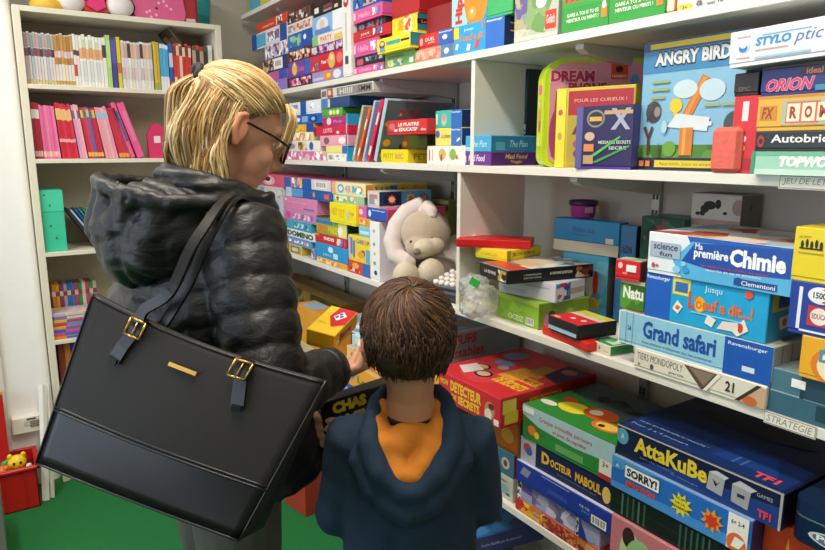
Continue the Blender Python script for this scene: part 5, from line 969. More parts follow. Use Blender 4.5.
zf = BS[3]+.0006
for i, (col, c2) in enumerate([('#e8842c', '#4a68c0'), ('#d8488a', '#3a70c0'), ('#3a68b8', '#e05a9a'), ('#e8a040', '#8a60b0'), ('#c83a58', '#4a9ad0'), ('#e0b048', '#b04a8a'), ('#8a78a8', '#c8c8d0'), ('#c8b8d0', '#e8c8a0')]):
    t_ = .014; x_ = _bx(52.5, BY+.01, zf)+rnd.uniform(-.004, .006); m = MB(); m.box(0, 0, 0, .17, .13, t_, mat(col, .45), top=f'@{c2},{col},#e0d8e0:30'); deco(m, 'F', .17, .13, t_, [R(.3, .1, .7, .9, c2)])
    tag(m.build('magazine', None, (x_, BY+.012, zf)), NG[i]+' magazine of the flat pile on the fourth bookcase shelf', 'magazine', 'flat pile of magazines'); zf += t_+.0004
for i, col in enumerate(['#8a3a2c', '#c87a30', '#28406a', '#2a4a7a', '#20305a', '#3a5a8a']):
    m = MB(); m.box(0, 0, 0, .024, .16, .2, mat(col, .5)); tag(m.build('book', None, (_bx(60, BY+.05, .5)+i*.0248, BY+.05, .4206)), ND[i]+' book on the low bookcase shelf behind the handbag', 'book', 'dark books low in the bookcase')
# dark folder hanging in the upper right corner of the bookcase
m = MB(); m.box(0, 0, 0, .012, .2, .13, mat('#4a3c30', .6)); deco(m, 'L', .012, .2, .13, [R(.1, .2, .5, .8, '#b89a58'), R(.5, .3, .9, .7, '#8a6a40')])
tag(m.build('book', None, (bx1-.15, BY+.03, BS[0]+.165), (0, math.radians(-38), 0)), 'brown book leaning across the top right corner of the bookcase', 'book')
# ---- on top of the bookcase
zt_ = BZ+.0006
m = MB(); m.lathe([(0, 0), (.06, 0), (.068, .006), (.068, .03), (.05, .05), (0, .055)], mat('#e0b83a', .5)); m.lathe([(.045, .0525), (.03, .058), (0, .06)], mat('#d83a4a', .4))
tag(m.build('toy_drum', None, (.30, BY+.09, zt_)), 'yellow round toy with red trim on top of the bookcase at left', 'toy')
st = empty('soft_toy', (.475, BY+.06, zt_)); mw = mat('#ebe8ea', .8, bump=.2)
m = MB()
for sx in (-1, 1): m.ball((sx*.095, 0, .045), (.058, .045, .045), mw)
m.ball((0, .08, .12), (.11, .06, .1), mw); m.build('body', st)
m = MB()
for sx in (-1, 1): m.ball((sx*.095, .014, .047), (.068, .038, .0465), mat('#141418', .7))
m.build('trim', st)
m = MB(); m.prism([(-.035, .02), (0, -.0), (.035, .02), (.03, .07), (0, .05), (-.03, .07)], -.03, -.005, mat('#e02878', .5)); o = m.build('bow', st); o.location = (0, 0, .01)
m = MB(); m.prism([(-.045, .01), (.045, .01), (.05, .05), (-.05, .05)], -.012, .0, mat('#c83a28', .6)); m.build('skirt', st)
tag(st, 'white rounded soft toy with black trim and pink bow on the bookcase', 'soft toy')
bg = empty('purse', (.735, BY+.06, zt_)); m = MB(); P = [(-.1, 0), (.1, 0), (.112, .04), (.1, .12), (.06, .17), (-.06, .17), (-.1, .12), (-.112, .04)]
m.prism(P, 0, .07, mat('#dc5f92', .45)); 
for i in range(14):
    u, v = rnd.uniform(-.08, .08), rnd.uniform(.015, .12); q = [(u+.006*math.cos(k*PI/4), v+.006*math.sin(k*PI/4)) for k in range(8)]
    m.add([(x, -.0005, z) for x, z in q], [tuple(range(8))], mat('#f4b8cc', .5))
m.build('bag_body', bg); m = MB(); m.tube([(-.05, .035, .165), (-.04, .035, .22), (0, .035, .24), (.04, .035, .22), (.05, .035, .165)], .006, mat('#c83a68', .5)); m.build('handle', bg)
tag(bg, 'pink purse with pale dots on top of the bookcase', 'bag')
m = MB(); m.box(0, 0, 0, .07, .12, .13, mat('#a82834', .5), b=.01); deco(m, 'F', .07, .12, .13, [R(.2, .1, .8, .2, '#e0c8c8')])
tag(m.build('red_case', None, (.835, BY+.07, zt_)), 'dark red small case between the pink purse and the teal tub', 'case')
m = MB(); m.lathe([(0, 0), (.05, 0), (.06, .01), (.075, .12), (.078, .16), (.07, .16), (.066, .02), (0, .015)], mat('#2aa8ac', .35))
tag(m.build('bucket', None, (.985-.06, BY+.12+.08, zt_)), 'teal plastic tub at the right end of the bookcase top', 'tub')

# ---------------------------------------------------------------- red crate with toys, bottom left
cr = empty('toy_crate', (0, 0, 0)); cm = mat('#c41c1c', .4)
A0 = at(44, 503, Z=0); 
CW, CD, CH = .40, .20, .185; ang = math.radians(4)
m = MB(); tk = .006
m.box(0, 0, 0, CW, CD, tk, cm); m.box(0, 0, 0, CW, tk, CH, cm); m.box(0, CD-tk, 0, CW, CD, CH, cm); m.box(0, 0, 0, tk, CD, CH, cm); m.box(CW-tk, 0, 0, CW, CD, CH, cm)
for i in range(5): m.box(.05+i*.075, -.005, .01, .056+i*.075, .001, CH-.02, cm)
m.build('crate_body', cr)
m = MB(); m.box(-.012, -.012, CH-.014, CW+.012, .002, CH, cm, b=.003); m.box(-.012, CD-.002, CH-.014, CW+.012, CD+.012, CH, cm, b=.003); m.box(-.012, -.012, CH-.014, .002, CD+.012, CH, cm, b=.003); m.box(CW-.002, -.012, CH-.014, CW+.012, CD+.012, CH, cm, b=.003); m.build('rim', cr)
m = MB(); m.box(.06, -.0062, .10, .20, -.0052, .14, '#5a2038'); deco(m, 'F', CW, CD, CH, [R(.16, .58, .48, .7, '#8a5a88')]); 
m.build('label', cr)
cr.location = (A0.x-CW-.012, A0.y-.02, .0005); cr.rotation_euler = (0, 0, 0)
tag(cr, 'open red plastic crate full of small toys by the white wall', 'crate')
m = MB(); m.box(0, 0, 0, .20, .02, .35, mat('#b81818', .4)); m.box(0, -.001, .342, .20, .021, .356, '#e8a820')
tag(m.build('plastic_board', None, (-.222, A0.y+CD*.42, .125), (math.radians(-5), 0, 0)), 'red plastic board with a yellow top edge standing in the crate', 'board')
cx, cy = cr.location.x, cr.location.y
ty = empty('toy_figure', (cx+.335, cy+.07, .155)); m = MB(); ym = mat('#f0cc1c', .4); m.ball((0, 0, .03), (.035, .03, .032), ym); m.ball((0, 0, -.01), (.025, .022, .03), ym); m.build('body', ty)
m = MB()
for sx in (-1, 1): m.ball((sx*.024, 0, .06), (.01, .008, .012), ym, nu=8, nv=6)
m.build('ears', ty); m = MB()
for sx in (-1, 1): m.ball((sx*.012, -.027, .036), (.005, .004, .007), mat('#181818', .3), nu=8, nv=6)
m.build('eyes', ty); m = MB(); m.ball((.014, -.03, .018), (.007, .006, .006), mat('#d8302c', .4), nu=8, nv=6); m.build('nose', ty)
tag(ty, 'yellow smiling toy head on top of the red crate of toys', 'toy')
for i, (dx, dy, r_, col, lb) in enumerate([(.285, .05, .028, '#e0702c', 'orange round toy in the red crate'), (.295, .12, .026, '#3a9a48', 'green ball among the toys in the red crate'), (.26, .14, .028, '#7a58b0', 'violet ball at the back of the red crate'), (.33, .145, .02, '#3a68b0', 'blue ball near the back rim of the red crate'), (.22, .08, .03, '#d8c8a0', 'cream ball at the left in the red crate'), (.35, .125, .03, '#c82c30', 'red ball by the right rim of the crate'), (.20, .13, .026, '#e8b83a', 'golden ball far back in the red crate'), (.375, .04, .012, '#d8d8dc', 'tiny white toy by the near right corner of the crate')]):
    m = MB(); m.ball((0, 0, 0), (r_, r_*.9, r_*.85), mat(col, .35), nu=14, nv=8); m.ball((r_*.3, -r_*.4, r_*.5), r_*.45, mat(col, .35), nu=10, nv=6)
    tag(m.build('toy_ball', None, (cx+dx, cy+dy, .176-r_*.3)), lb, 'toy')
m = MB(); m.box(.03, .03, .0075, CW-.03, CD-.03, .135, mat('#7a3a4a', .7), b=.01)
o = m.build('toy_bricks', None, cr.location); o['kind'] = 'stuff'; tag(o, 'heap of small toy pieces filling the red crate', 'toys')
# white slat leaning by the crate
m = MB(); pb = at(46, 501, Z=0); ptp = at(42, 385, Y=pb.y+.12)
m.tube([pb+Vector((0, 0, .002)), ptp], [(.014, .006)]*2, mat('#e8e6e0', .5), n=4, up=(0, 1, 0), smooth=False); m.tube([pb+Vector((.026, .012, .002)), ptp+Vector((.026, .012, 0))], [(.008, .006)]*2, mat('#dcd9d0', .5), n=4, up=(0, 1, 0), smooth=False)
tag(m.build('wooden_slat'), 'white painted slat leaning on the wall beside the red crate', 'slat')
m = MB(); m.box(0, 0, 0, .3, .3, .28, mat('#8f918f', .5), b=.02); pb = at(6, 545, Z=.1)
tag(m.build('plastic_bin', None, (pb.x-.3, pb.y, .0005)), 'grey plastic bin cut by the lower left picture edge', 'bin')

# ---------------------------------------------------------------- plush rabbit on the third shelf
def blob(name, parts, m, vox=.006, smooth=6, parent=None, disp=None, mats2=None):
    """one continuous soft surface grown over tapered tubes and balls"""
    b = MB()
    for p in parts:
        if p[0] == 't': b.tube(p[1], p[2], m, n=16, up=(p[3] if len(p) > 3 else None))
        elif p[0] == 'b': b.ball(p[1], p[2], m, nu=20, nv=14, M=(p[3] if len(p) > 3 else None))
    o = b.build(name); r = o.modifiers.new('r', 'REMESH'); r.mode = 'VOXEL'; r.voxel_size = vox; r.use_smooth_shade = True
    if smooth: s_ = o.modifiers.new('s', 'SMOOTH'); s_.iterations = smooth; s_.factor = .6
    bpy.context.view_layer.update(); dg = bpy.context.evaluated_depsgraph_get()
    me = bpy.data.meshes.new_from_object(o.evaluated_get(dg)); old = o.data; o.modifiers.clear(); o.data = me; me.name = name; bpy.data.meshes.remove(old)
    if not me.materials: me.materials.append(m)
    if disp is not None:
        nv = len(me.vertices); co = np.empty(nv*3); no = np.empty(nv*3); me.vertices.foreach_get('co', co); me.vertex_normals.foreach_get('vector', no)
        co = co.reshape(-1, 3); no = no.reshape(-1, 3); co = co + no*disp(co, no)[:, None]; me.vertices.foreach_set('co', co.ravel()); me.update()
    me.polygons.foreach_set('use_smooth', [True]*len(me.polygons))
    if parent: o.parent = parent
    return o
F0 = 2.24
def K(px, py, f=0): return at(px+4, py, F=F0+f)
pl = empty('plush_rabbit', (0, 0, 0)); u_ = F0/FPX
fur = mat('#b9a692', .95, noise=.05, bump=.5, bscale=500, sheen=.5); robe = mat('#d9cbc8', .95, noise=.04, bump=.5, bscale=420, sheen=.5); cream2 = mat('#cfc3ac', .95, bump=.5, bscale=400)
zf = TOP['L3']
bb_ = [('b', K(432, 260, .02), (25*u_, 21*u_, 24*u_)), ('t', [K(430, 268, 0), K(430, 250, .03)], [26*u_, 20*u_]),
       ('t', [K(447, 240, .02), K(458, 255, 0), K(463, 270, -.04), K(457, 276, -.07)], [12*u_, 12*u_, 11*u_, 8*u_]),
       ('t', [K(412, 250, .02), K(402, 262, -.02), K(404, 272, -.04)], [11*u_, 10*u_, 8*u_])]
blob('robe', bb_, robe, vox=.005, parent=pl)
blob('head', [('b', K(421, 233, -.05), (26*u_, 24*u_, 23*u_)), ('b', K(418, 246, -.09), (17*u_, 15*u_, 13*u_))], fur, vox=.004, parent=pl)
blob('muzzle', [('b', K(421, 248, -.135), (12*u_, 9*u_, 9*u_)), ('b', K(430, 246, -.12), (11*u_, 8*u_, 8*u_))], cream2, vox=.003, parent=pl)
m = MB(); m.ball(K(413, 252, -.165), (4.6*u_, 3*u_, 3.4*u_), mat('#8a7a70', .8)); m.build('nose', pl)
m = MB()
for (ex, ey) in ((407, 242), (428, 239)): m.ball(K(ex, ey, -.128), 1.6*u_, mat('#2a2018', .3), nu=10, nv=6)
m.build('eyes', pl)
for pts, rr in (([K(424, 212, -.02), K(415, 206, -.04), K(403, 212, -.05), K(393, 225, -.06), K(388, 242, -.07), K(392, 256, -.08), K(404, 262, -.1), K(412, 262, -.1)], [7*u_, 9*u_, 9*u_, 9*u_, 9*u_, 9*u_, 8*u_, 4*u_]),
                ([K(420, 213, -.06), K(424, 207, -.08), K(428, 212, -.1), K(429, 218, -.11)], [7*u_, 7*u_, 6*u_, 3*u_])):
    blob('ear', [('t', pts, rr)], robe, vox=.004, parent=pl)
for (fx, fy, ff) in ((402, 275, -.13), (427, 272, -.14)):
    blob('foot', [('t', [K(fx+2, fy+3, .06+ff+.05), K(fx, fy, ff)], [12*u_, 13*u_]), ('b', K(fx, fy, ff), (12*u_, 10*u_, 13*u_))], cream2, vox=.004, parent=pl)
blob('paw', [('b', K(458, 277, -.08), (9*u_, 8*u_, 7*u_))], fur, vox=.004, parent=pl)
tag(pl, 'beige plush rabbit in a pale robe sitting with bowed head on the third shelf', 'soft toy')
# drop it so that its lowest point rests on the shelf
bpy.context.view_layer.update()
lo = min((c_.matrix_world @ v.co).z for c_ in pl.children for v in c_.data.vertices); print('plush low', lo, 'xmin', min((c_.matrix_world @ v.co).x for c_ in pl.children for v in c_.data.vertices), max((c_.matrix_world @ v.co).x for c_ in pl.children for v in c_.data.vertices))
pl.location = (0, 0, TOP['L3']+.0006-lo)
# ---- dark toy with round buttons, in a clear bag
bx = empty('button_toy', (0, 0, 0)); Bp = at(446, 297, Z=TOP['L3']); Bq = at(474, 303, Z=TOP['L3'])
print('bag', Bp, Bq)
m = MB(); m.box(0, 0, 0, .105, .11, .03, mat('#3a3840', .4), b=.006); m.box(.004, .004, .03, .101, .106, .044, mat('#56545c', .4), b=.006); m.build('case', bx)
for i in range(5):
    for j in range(4):
        m = MB(); m.lathe([(0, .007), (.006, .007), (.008, .004), (.008, 0)], mat(['#f0e8e4', '#f0e8e4', '#e8b050', '#d86858'][(i+2*j) % 4 if j == 2 else 0], .35), n=12); o = m.build('button', bx); o.location = (.014+i*.0195, .016+j*.022, .044)
bx.scale = (1.2, 1.2, 1.2); bx.location = (1.155, 1.665, TOP['L3']+.0006); bx.rotation_euler = (math.radians(16), 0, math.radians(-78)); tag(bx, 'dark toy keyboard with rows of white round buttons beside the plush rabbit', 'toy')
pbm = mat('#e6eaee', .18, trans=.55, bump=.9, bscale=45, alpha=.62)
pbag = empty('plastic_bag', (0, 0, 0))
def crum(co, no):
    return .006*np.sin(co[:, 0]*130+co[:, 2]*90)*np.sin(co[:, 1]*120-co[:, 2]*70)+.003*np.sin(co[:, 0]*310)*np.sin(co[:, 2]*270+co[:, 1]*200)
c0 = at(482, 284, F=1.86)
blob('film', [('b', c0, (.06, .045, .04)), ('b', c0+Vector((.01, .05, .03)), (.045, .04, .035)), ('b', c0+Vector((-.05, -.03, -.015)), (.045, .035, .022))], pbm, vox=.005, smooth=2, parent=pbag, disp=crum)
m = MB(); m.box(-.014, -.001, -.012, .014, .001, .012, '#38c050'); o = m.build('label', pbag); o.location = c0+Vector((-.035, -.01, .055)); o.rotation_euler = (.2, .5, -.9)
bpy.context.view_layer.update(); lo = min((c_.matrix_world @ v.co).z for c_ in pbag.children for v in c_.data.vertices); print('bag low', lo, c0); pbag.location = (0, 0, TOP['L3']+.0006-lo)
tag(pbag, 'crumpled clear plastic bag with a green label next to the plush rabbit', 'bag')
# ---------------------------------------------------------------- people
def V3(*a): return Vector(a)
skin = mat('#d79d80', .5, noise=.05, nscale=40); skin2 = mat('#c08668', .5, noise=.05, nscale=40)
def seg_coord(co, segs):
    """for every point: nearest axis segment, length along it and index"""
    best = np.full(len(co), 1e9); s = np.zeros(len(co)); idx = np.zeros(len(co), int); base = 0
    for i, (a, b, off) in enumerate(segs):
        a = np.array(a); b = np.array(b); d = b-a; L = np.linalg.norm(d); t = np.clip(((co-a)@d)/L**2, 0, 1)
        dist = np.linalg.norm(co-(a+t[:, None]*d), axis=1); k = dist < best
        best[k] = dist[k]; s[k] = (off+t*L)[k]; idx[k] = i
    return s, idx
def hand(name, parent, wrist, fdir, up, m, k=1.0, curl=(35, 45, 30), thumb=(1, -.1), side=1, spread=.06, vox=.0024):
    """fdir finger direction, up the back of the hand; side = +1 thumb to the left of fdir seen from the back"""
    f = Vector(fdir).normalized(); u = Vector(up); u = (u-f*u.dot(f)).normalized(); t = u.cross(f)*side
    W = Vector(wrist); parts = []
    g = lambda a, b, c_: W+f*a*k+t*b*k+u*c_*k
    for b in (-.028, -.010, .009, .027): parts.append(('t', [g(.0, b*.55, 0), g(.04, b*.9, .001), g(.082, b, 0)], [.0135*k, .0135*k, .0115*k]))
    parts.append(('t', [g(-.05, 0, 0), g(0, 0, 0), g(.03, 0, 0)], [(.024*k, .019*k)]*2+[(.03*k, .014*k)], u))
    for b, ln, a0 in ((.027, .068, 0), (.009, .076, -3), (-.010, .071, 0), (-.028, .055, 6)):
        p = g(.082, b, 0); ang = 0; pts = [g(.06, b, 0), p]; sp = b*spread/.03
        for j, fr in enumerate((.45, .32, .23)):
            ang += math.radians(curl[j]+a0); d = f*math.cos(ang)-u*math.sin(ang)+t*sp
            p = p+d.normalized()*ln*fr*k; pts.append(p)
        parts.append(('t', pts, [.0098*k, .0095*k, .0088*k, .008*k, .0066*k])); parts.append(('b', pts[-1], .0066*k))
    tb = [g(.012, .022, -.004), g(.035, .043, -.008), g(.058, .05+.006*thumb[0], -.016+.02*thumb[1]), g(.08, .045+.012*thumb[0], -.026+.03*thumb[1])]
    parts.append(('t', tb, [.014*k, .0125*k, .0105*k, .0085*k])); parts.append(('b', tb[-1], .0085*k))
    return blob(name, parts, m, vox=vox, smooth=3, parent=parent)

# ============ the woman ============
wo = empty('person', (0, 0, 0)); tag(wo, 'blonde woman in a black quilted hooded jacket, back turned, looking at a yellow box', 'person')
TX, TY = .36, 1.31
sh_r, el_r, wr_r = V3(.385, 1.15, 1.315), V3(.375, 1.02, 1.045), V3(.524, 1.095, 1.045)
sh_l, el_l, wr_l = V3(.39, 1.47, 1.31), V3(.43, 1.47, 1.05), V3(.47, 1.22, .93)
# head frame: facing the shelves, bowed
HC = V3(.430, 1.315, 1.498); pit = math.radians(24); yaw_h = math.radians(-3)
HM = Matrix.Rotation(yaw_h, 3, 'Z') @ Matrix.Rotation(pit, 3, 'Y')
def hp(x, y, z): return HC + HM @ Vector((x, y, z))
# continuous body: head, neck, trunk, arms, legs
body = [('b', hp(-.005, 0, .025), (.093, .073, .088), HM), ('b', hp(.045, 0, -.03), (.048, .054, .07), HM), ('b', hp(.048, 0, -.078), (.038, .04, .03), HM),
        ('t', [hp(.085, 0, .02), hp(.103, 0, -.012), hp(.112, 0, -.03), hp(.092, 0, -.04)], [.010, .011, .012, .010]), ('b', hp(.083, 0, -.058), (.014, .022, .008), HM), ('b', hp(.08, 0, -.068), (.014, .02, .008), HM),
        ('b', hp(.07, 0, .03), (.026, .05, .022), HM), ('b', hp(.06, -.035, -.03), (.026, .02, .024), HM), ('b', hp(.06, .035, -.03), (.026, .02, .024), HM),
        ('t', [hp(-.02, 0, -.05), V3(.37, 1.315, 1.41), V3(.355, 1.31, 1.33)], [.054, .05, .062]),
        ('t', [V3(.36, 1.31, 1.34), V3(.355, 1.31, 1.2), V3(.36, 1.31, .98), V3(.365, 1.31, .84)], [(.12, .08), (.14, .10), (.13, .10), (.155, .12)], (1, 0, 0))]
for sy, s0, e0, w0 in ((-1, sh_r, el_r, wr_r), (1, sh_l, el_l, wr_l)):
    body.append(('t', [s0, e0, w0], [.045, .036, .025]))
    body.append(('t', [V3(.365, TY+sy*.085, .86), V3(.375, TY+sy*.09, .5), V3(.355, TY+sy*.095, .09)], [.085, .058, .038]))
blob('body', body, skin, vox=.005, smooth=4, parent=wo)
for sy in (-1, 1):
    c = hp(-.002, sy*.077, -.008)
    blob('ear', [('t', [hp(-.004, sy*.078, .030), hp(-.020, sy*.086, .020), hp(-.022, sy*.088, -.004), hp(-.008, sy*.081, -.034)], [.0065, .007, .007, .0075]), ('b', hp(-.006, sy*.078, -.002), (.014, .007, .028), HM)], mat('#d9936f', .5), vox=.003, smooth=3, parent=wo)
e_ = MB(); ew = mat('#e8e4e0', .25)
for sy in (-1, 1): e_.ball(hp(.070, sy*.026, .003), .0112, ew, nu=12, nv=8)
e_.build('eyes', wo)
e_ = MB()
for sy in (-1, 1): e_.ball(hp(.0785, sy*.026, .001), .0050, mat('#3a4a58', .2), nu=10, nv=8)
e_.build('irises', wo)
e_ = MB(); e_.tube([hp(.096, -.02, -.062), hp(.1, 0, -.061), hp(.096, .02, -.062)], [.002, .005, .002], mat('#a85850', .5), n=8); e_.build('lips', wo)
e_ = MB()
for sy in (-1, 1): e_.tube([hp(.09, sy*.012, .024), hp(.092, sy*.03, .03), hp(.08, sy*.048, .025)], [.002, .003, .0015], mat('#8a6638', .8), n=6)
e_.build('eyebrows', wo)
# glasses
gl = empty('glasses', (0, 0, 0)); gm = mat('#101012', .25); e_ = MB()
for sy in (-1, 1):
    ring = [hp(.108-.010*abs(math.cos(a))*(1 if math.cos(a)*sy > 0 else .1), sy*.033+.026*math.cos(a), -.002+.021*math.sin(a)) for a in [k*PI/10 for k in range(21)]]
    e_.tube(ring, .0028, gm, n=6)
    e_.tube([hp(.098, sy*.06, .008), hp(.06, sy*.076, .012), hp(.0, sy*.082, .014), hp(-.014, sy*.08, .0)], .0024, gm, n=6)
e_.tube([hp(.108, -.009, .004), hp(.112, 0, .008), hp(.108, .009, .004)], .002, gm, n=6)
e_.build('frame', gl)
e_ = MB(); lm_ = mat('#d8e0e8', .05, trans=.9, alpha=.25)
for sy in (-1, 1): e_.add([hp(.106, sy*.033+.024*math.cos(a), -.002+.019*math.sin(a)) for a in [k*PI/8 for k in range(16)]], [tuple(range(16))], lm_)
e_.build('lenses', gl); gl.parent = wo
# hair: shaped base plus flowing locks
blond = [mat(c_, .42, noise=.03, spec=.4) for c_ in ('#c9ab78', '#b59058', '#8f6c3c', '#6e5030', '#dcc89c', '#85643a')]
hb = [('b', hp(-.018, 0, .044), (.086, .078, .081), HM), ('b', hp(-.05, 0, -.02), (.052, .072, .08), HM), ('b', hp(-.04, 0, -.075), (.048, .066, .06), HM), ('t', [hp(-.088, 0, .055), hp(-.098, 0, .02), hp(-.088, 0, -.04), hp(-.065, 0, -.09)], [.012, .016, .020, .016]),
      ('t', [hp(-.032, -.068, -.05), hp(-.022, -.064, -.105), hp(-.02, -.055, -.14)], [.016, .02, .014]), ('t', [hp(-.032, .068, -.05), hp(-.022, .064, -.105), hp(-.02, .055, -.14)], [.016, .02, .014])]
hair = empty('hair', (0, 0, 0)); hair.parent = wo
blob('hair_base', hb, blond[2], vox=.005, smooth=4, parent=hair)
tie = Vector((-.099, 0, .062))
hr = random.Random(3)
def ell(d, k=1.0):
    d = d.normalized(); a, b, c_ = .104*k, .083*k, .096*k
    r = 1/math.sqrt((d.x/a)**2+(d.y/b)**2+(d.z/c_)**2); return Vector((d.x*r-.008, d.y*r, d.z*r+.034))
def strand(mb, pts, r0, m):
    n = len(pts); mb.tube(pts, [r0*(.65+.5*math.sin(PI*min(1, (i+.6)/n)))*(1 if i < n-1 else .35) for i in range(n)], m, n=5)
mb = MB()
for i in range(1500):
    # start along the hairline: from forehead round the temples to behind the ears
    a = hr.uniform(-1, 1); th = a*math.radians(112)
    zz0 = .60-.60*abs(a)**1.0+hr.uniform(-.10, .30)
    if .5 < abs(a) < .8: zz0 -= .10
    d0 = Vector((math.cos(th)*1.0, math.sin(th), zz0)); d1 = (tie-Vector((-.014, 0, .032)))
    d0.normalize(); d1.normalize(); q = hr.uniform(0, .75) if hr.random() < .5 else 0
    n = 9; pts = []; lift = hr.uniform(.985, 1.03); om = math.acos(max(-1, min(1, d0.dot(d1)))); wv = hr.uniform(-.004, .004)
    for j in range(n):
        t = q+(1-q)*j/(n-1); d = (d0*math.sin((1-t)*om)+d1*math.sin(t*om))/math.sin(om)
        p = ell(d, lift); p.y += wv*math.sin(PI*t*2); pts.append(hp(*(p.lerp(tie, max(0, t-.85)/.15*.7))))
    strand(mb, pts, hr.uniform(.0009, .0018), blond[hr.choice([0, 0, 0, 4, 4, 1, 1, 2])])
mb.build('upper_hair', hair)
mb = MB()
for i in range(620):
    a = hr.uniform(0, 2*PI); r = hr.uniform(.2, 1); L_ = hr.uniform(.75, 1.08); tw = hr.uniform(-.5, .5); pts = []
    for j in range(10):
        t = j/9*L_; rr = r*(.010+.024*math.sin(PI*min(1, t*.9+.08)))
        cx = -.100-.030*math.sin(min(1, t*2.6)*PI/2)+.062*t**1.4; cz = .064+.004*math.sin(t*PI*1.2)-.18*t**1.05
        pts.append(hp(cx+rr*math.cos(a+tw*t)*.8, rr*math.sin(a+tw*t)*1.15+.006*math.sin(t*7+a), cz+.004*math.sin(t*9+a)))
    strand(mb, pts, hr.uniform(.001, .0019), blond[hr.choice([0, 0, 4, 1, 1, 2, 5])])
mb.build('ponytail', hair)
mb = MB()
for i in range(1150):
    a = hr.uniform(-1, 1); th = PI+a*math.radians(84); zz0 = hr.uniform(-.35, .45)
    d0 = Vector((math.cos(th), math.sin(th), zz0)).normalized(); p0 = ell(d0, hr.uniform(.98, 1.05)); L_ = hr.uniform(.10, .19)-(.0 if zz0 > 0 else .03); pts = []; w0 = hr.uniform(.009, .016); ph = round(a*5)*1.9+hr.uniform(-.35, .35)
    end_z = -.128+hr.uniform(-.02, .02); dz = max(.03, p0.z-end_z)
    for j in range(10):
        t = j/9; q = Vector((p0.x-.010*math.sin(PI*t)+(.30*dz*t*t if p0.x < -.04 else .10*dz*t*t), p0.y*(1+.16*math.sin(PI*t*.8)-.12*t), p0.z-dz*t))
        q.x += w0*math.sin(t*7+ph+p0.y*20)*t; q.y += w0*math.cos(t*6+ph*.4+p0.z*30)*t; pts.append(hp(*q))
    strand(mb, pts, hr.uniform(.001, .0019), blond[[1, 2, 0, 5, 1, 3, 4, 2, 1, 5, 0][int((a+1)*5.4)] if hr.random() < .6 else hr.choice([1, 2, 5, 0, 3, 4])])
mb.build('lower_hair', hair)
mb = MB()
for i in range(26):
    s0 = Vector((.06, -.05, .07)); a = hr.uniform(-.012, .012); b = hr.uniform(-.01, .01); ln = hr.uniform(.6, 1)
    pts = [hp(.075+a, -.05+b*.5, .085), hp(.089+a, -.054+b, .06), hp(.093+a, -.050+b, .03*ln), hp(.092+a, -.048+b, .005*ln), hp(.088+a*1.5, -.044+b, -.015*ln)]
    strand(mb, pts, .0016, blond[hr.choice([0, 1, 4])])
mb.build('side_lock', hair)
mb = MB(); ring = []
for k in range(13): a = 2*PI*k/12; ring.append(hp(tie.x-.004, .021*math.cos(a), tie.z+.002+.021*math.sin(a)))
mb.tube(ring, .0085, mat('#141216', .7), n=8); mb.ball(hp(tie.x-.008, -.008, tie.z+.014), (.010, .010, .012), mat('#141216', .7)); mb.build('hair_tie', hair)

# quilted jacket
jm, N, L, Pn_ = newmat('quilted_nylon'); Pn_.inputs['Base Color'].default_value = (*lin('#141315'), 1); Pn_.inputs['Roughness'].default_value = .43; Pn_.inputs['Specular IOR Level'].default_value = .5;
tc = N.new('ShaderNodeTexCoord'); nz = N.new('ShaderNodeTexNoise'); nz.inputs['Scale'].default_value = 22; nz.inputs['Detail'].default_value = 7; nz.inputs['Distortion'].default_value = 1.6; nz.inputs['Roughness'].default_value = .6
mpn = N.new('ShaderNodeMapping'); mpn.inputs['Scale'].default_value = (1, 1, 1.9); mpn.inputs['Rotation'].default_value = (.3, .5, 0); L.new(tc.outputs['Object'], mpn.inputs['Vector']); L.new(mpn.outputs['Vector'], nz.inputs['Vector']); bp = N.new('ShaderNodeBump'); bp.inputs['Strength'].default_value = .5; bp.inputs['Distance'].default_value = .006
L.new(nz.outputs['Fac'], bp.inputs['Height']); L.new(bp.outputs['Normal'], Pn_.inputs['Normal'])
def wrinkle(co): 
    return .0010*np.sin(co[:, 0]*95+3*np.sin(co[:, 2]*40))*np.sin(co[:, 1]*110+2*np.sin(co[:, 2]*55))+.0004*np.sin(co[:, 2]*260+4*np.sin(co[:, 0]*60))
def baffles(co, segs, pitch, amp):
    s, idx = seg_coord(co, segs); ph = np.abs(np.sin(PI*s/pitch)); return amp*(ph**.55-.75)
coat = [('t', [V3(.425, TY-.05, .79), V3(.41, TY-.04, .87), V3(.36, TY+.01, 1.02), V3(.33, TY+.02, 1.17), V3(.36, TY, 1.27), V3(.375, TY, 1.335), V3(.375, TY, 1.37)], [(.185, .165), (.19, .165), (.215, .165), (.225, .155), (.19, .125), (.14, .10), (.09, .08)], (1, 0, 0)),
        ('t', [V3(.38, 1.2, 1.30), sh_r, sh_r.lerp(el_r, .5), el_r], [.075, .078, .074, .064]), ('t', [el_r, el_r.lerp(wr_r, .55), wr_r-(wr_r-el_r)*.02], [.064, .056, .042]), ('b', el_r, .064),
        ('t', [V3(.38, 1.42, 1.30), sh_l, sh_l.lerp(el_l, .5), el_l], [.08, .08, .074, .066]), ('t', [el_l, el_l.lerp(wr_l, .5), wr_l], [.066, .058, .046]), ('b', el_l, .066)]
segs = [((.36, TY, .78), (.37, TY, 1.37), .0), (tuple(sh_r), tuple(el_r), .02), (tuple(el_r), tuple(wr_r), .31), (tuple(sh_l), tuple(el_l), .02), (tuple(el_l), tuple(wr_l), .31)]
jk = empty('jacket', (0, 0, 0)); jk.parent = wo
blob('jacket_shell', coat, jm, vox=.006, smooth=8, parent=jk, disp=lambda co, no: baffles(co, segs, .060, .0078)+wrinkle(co))
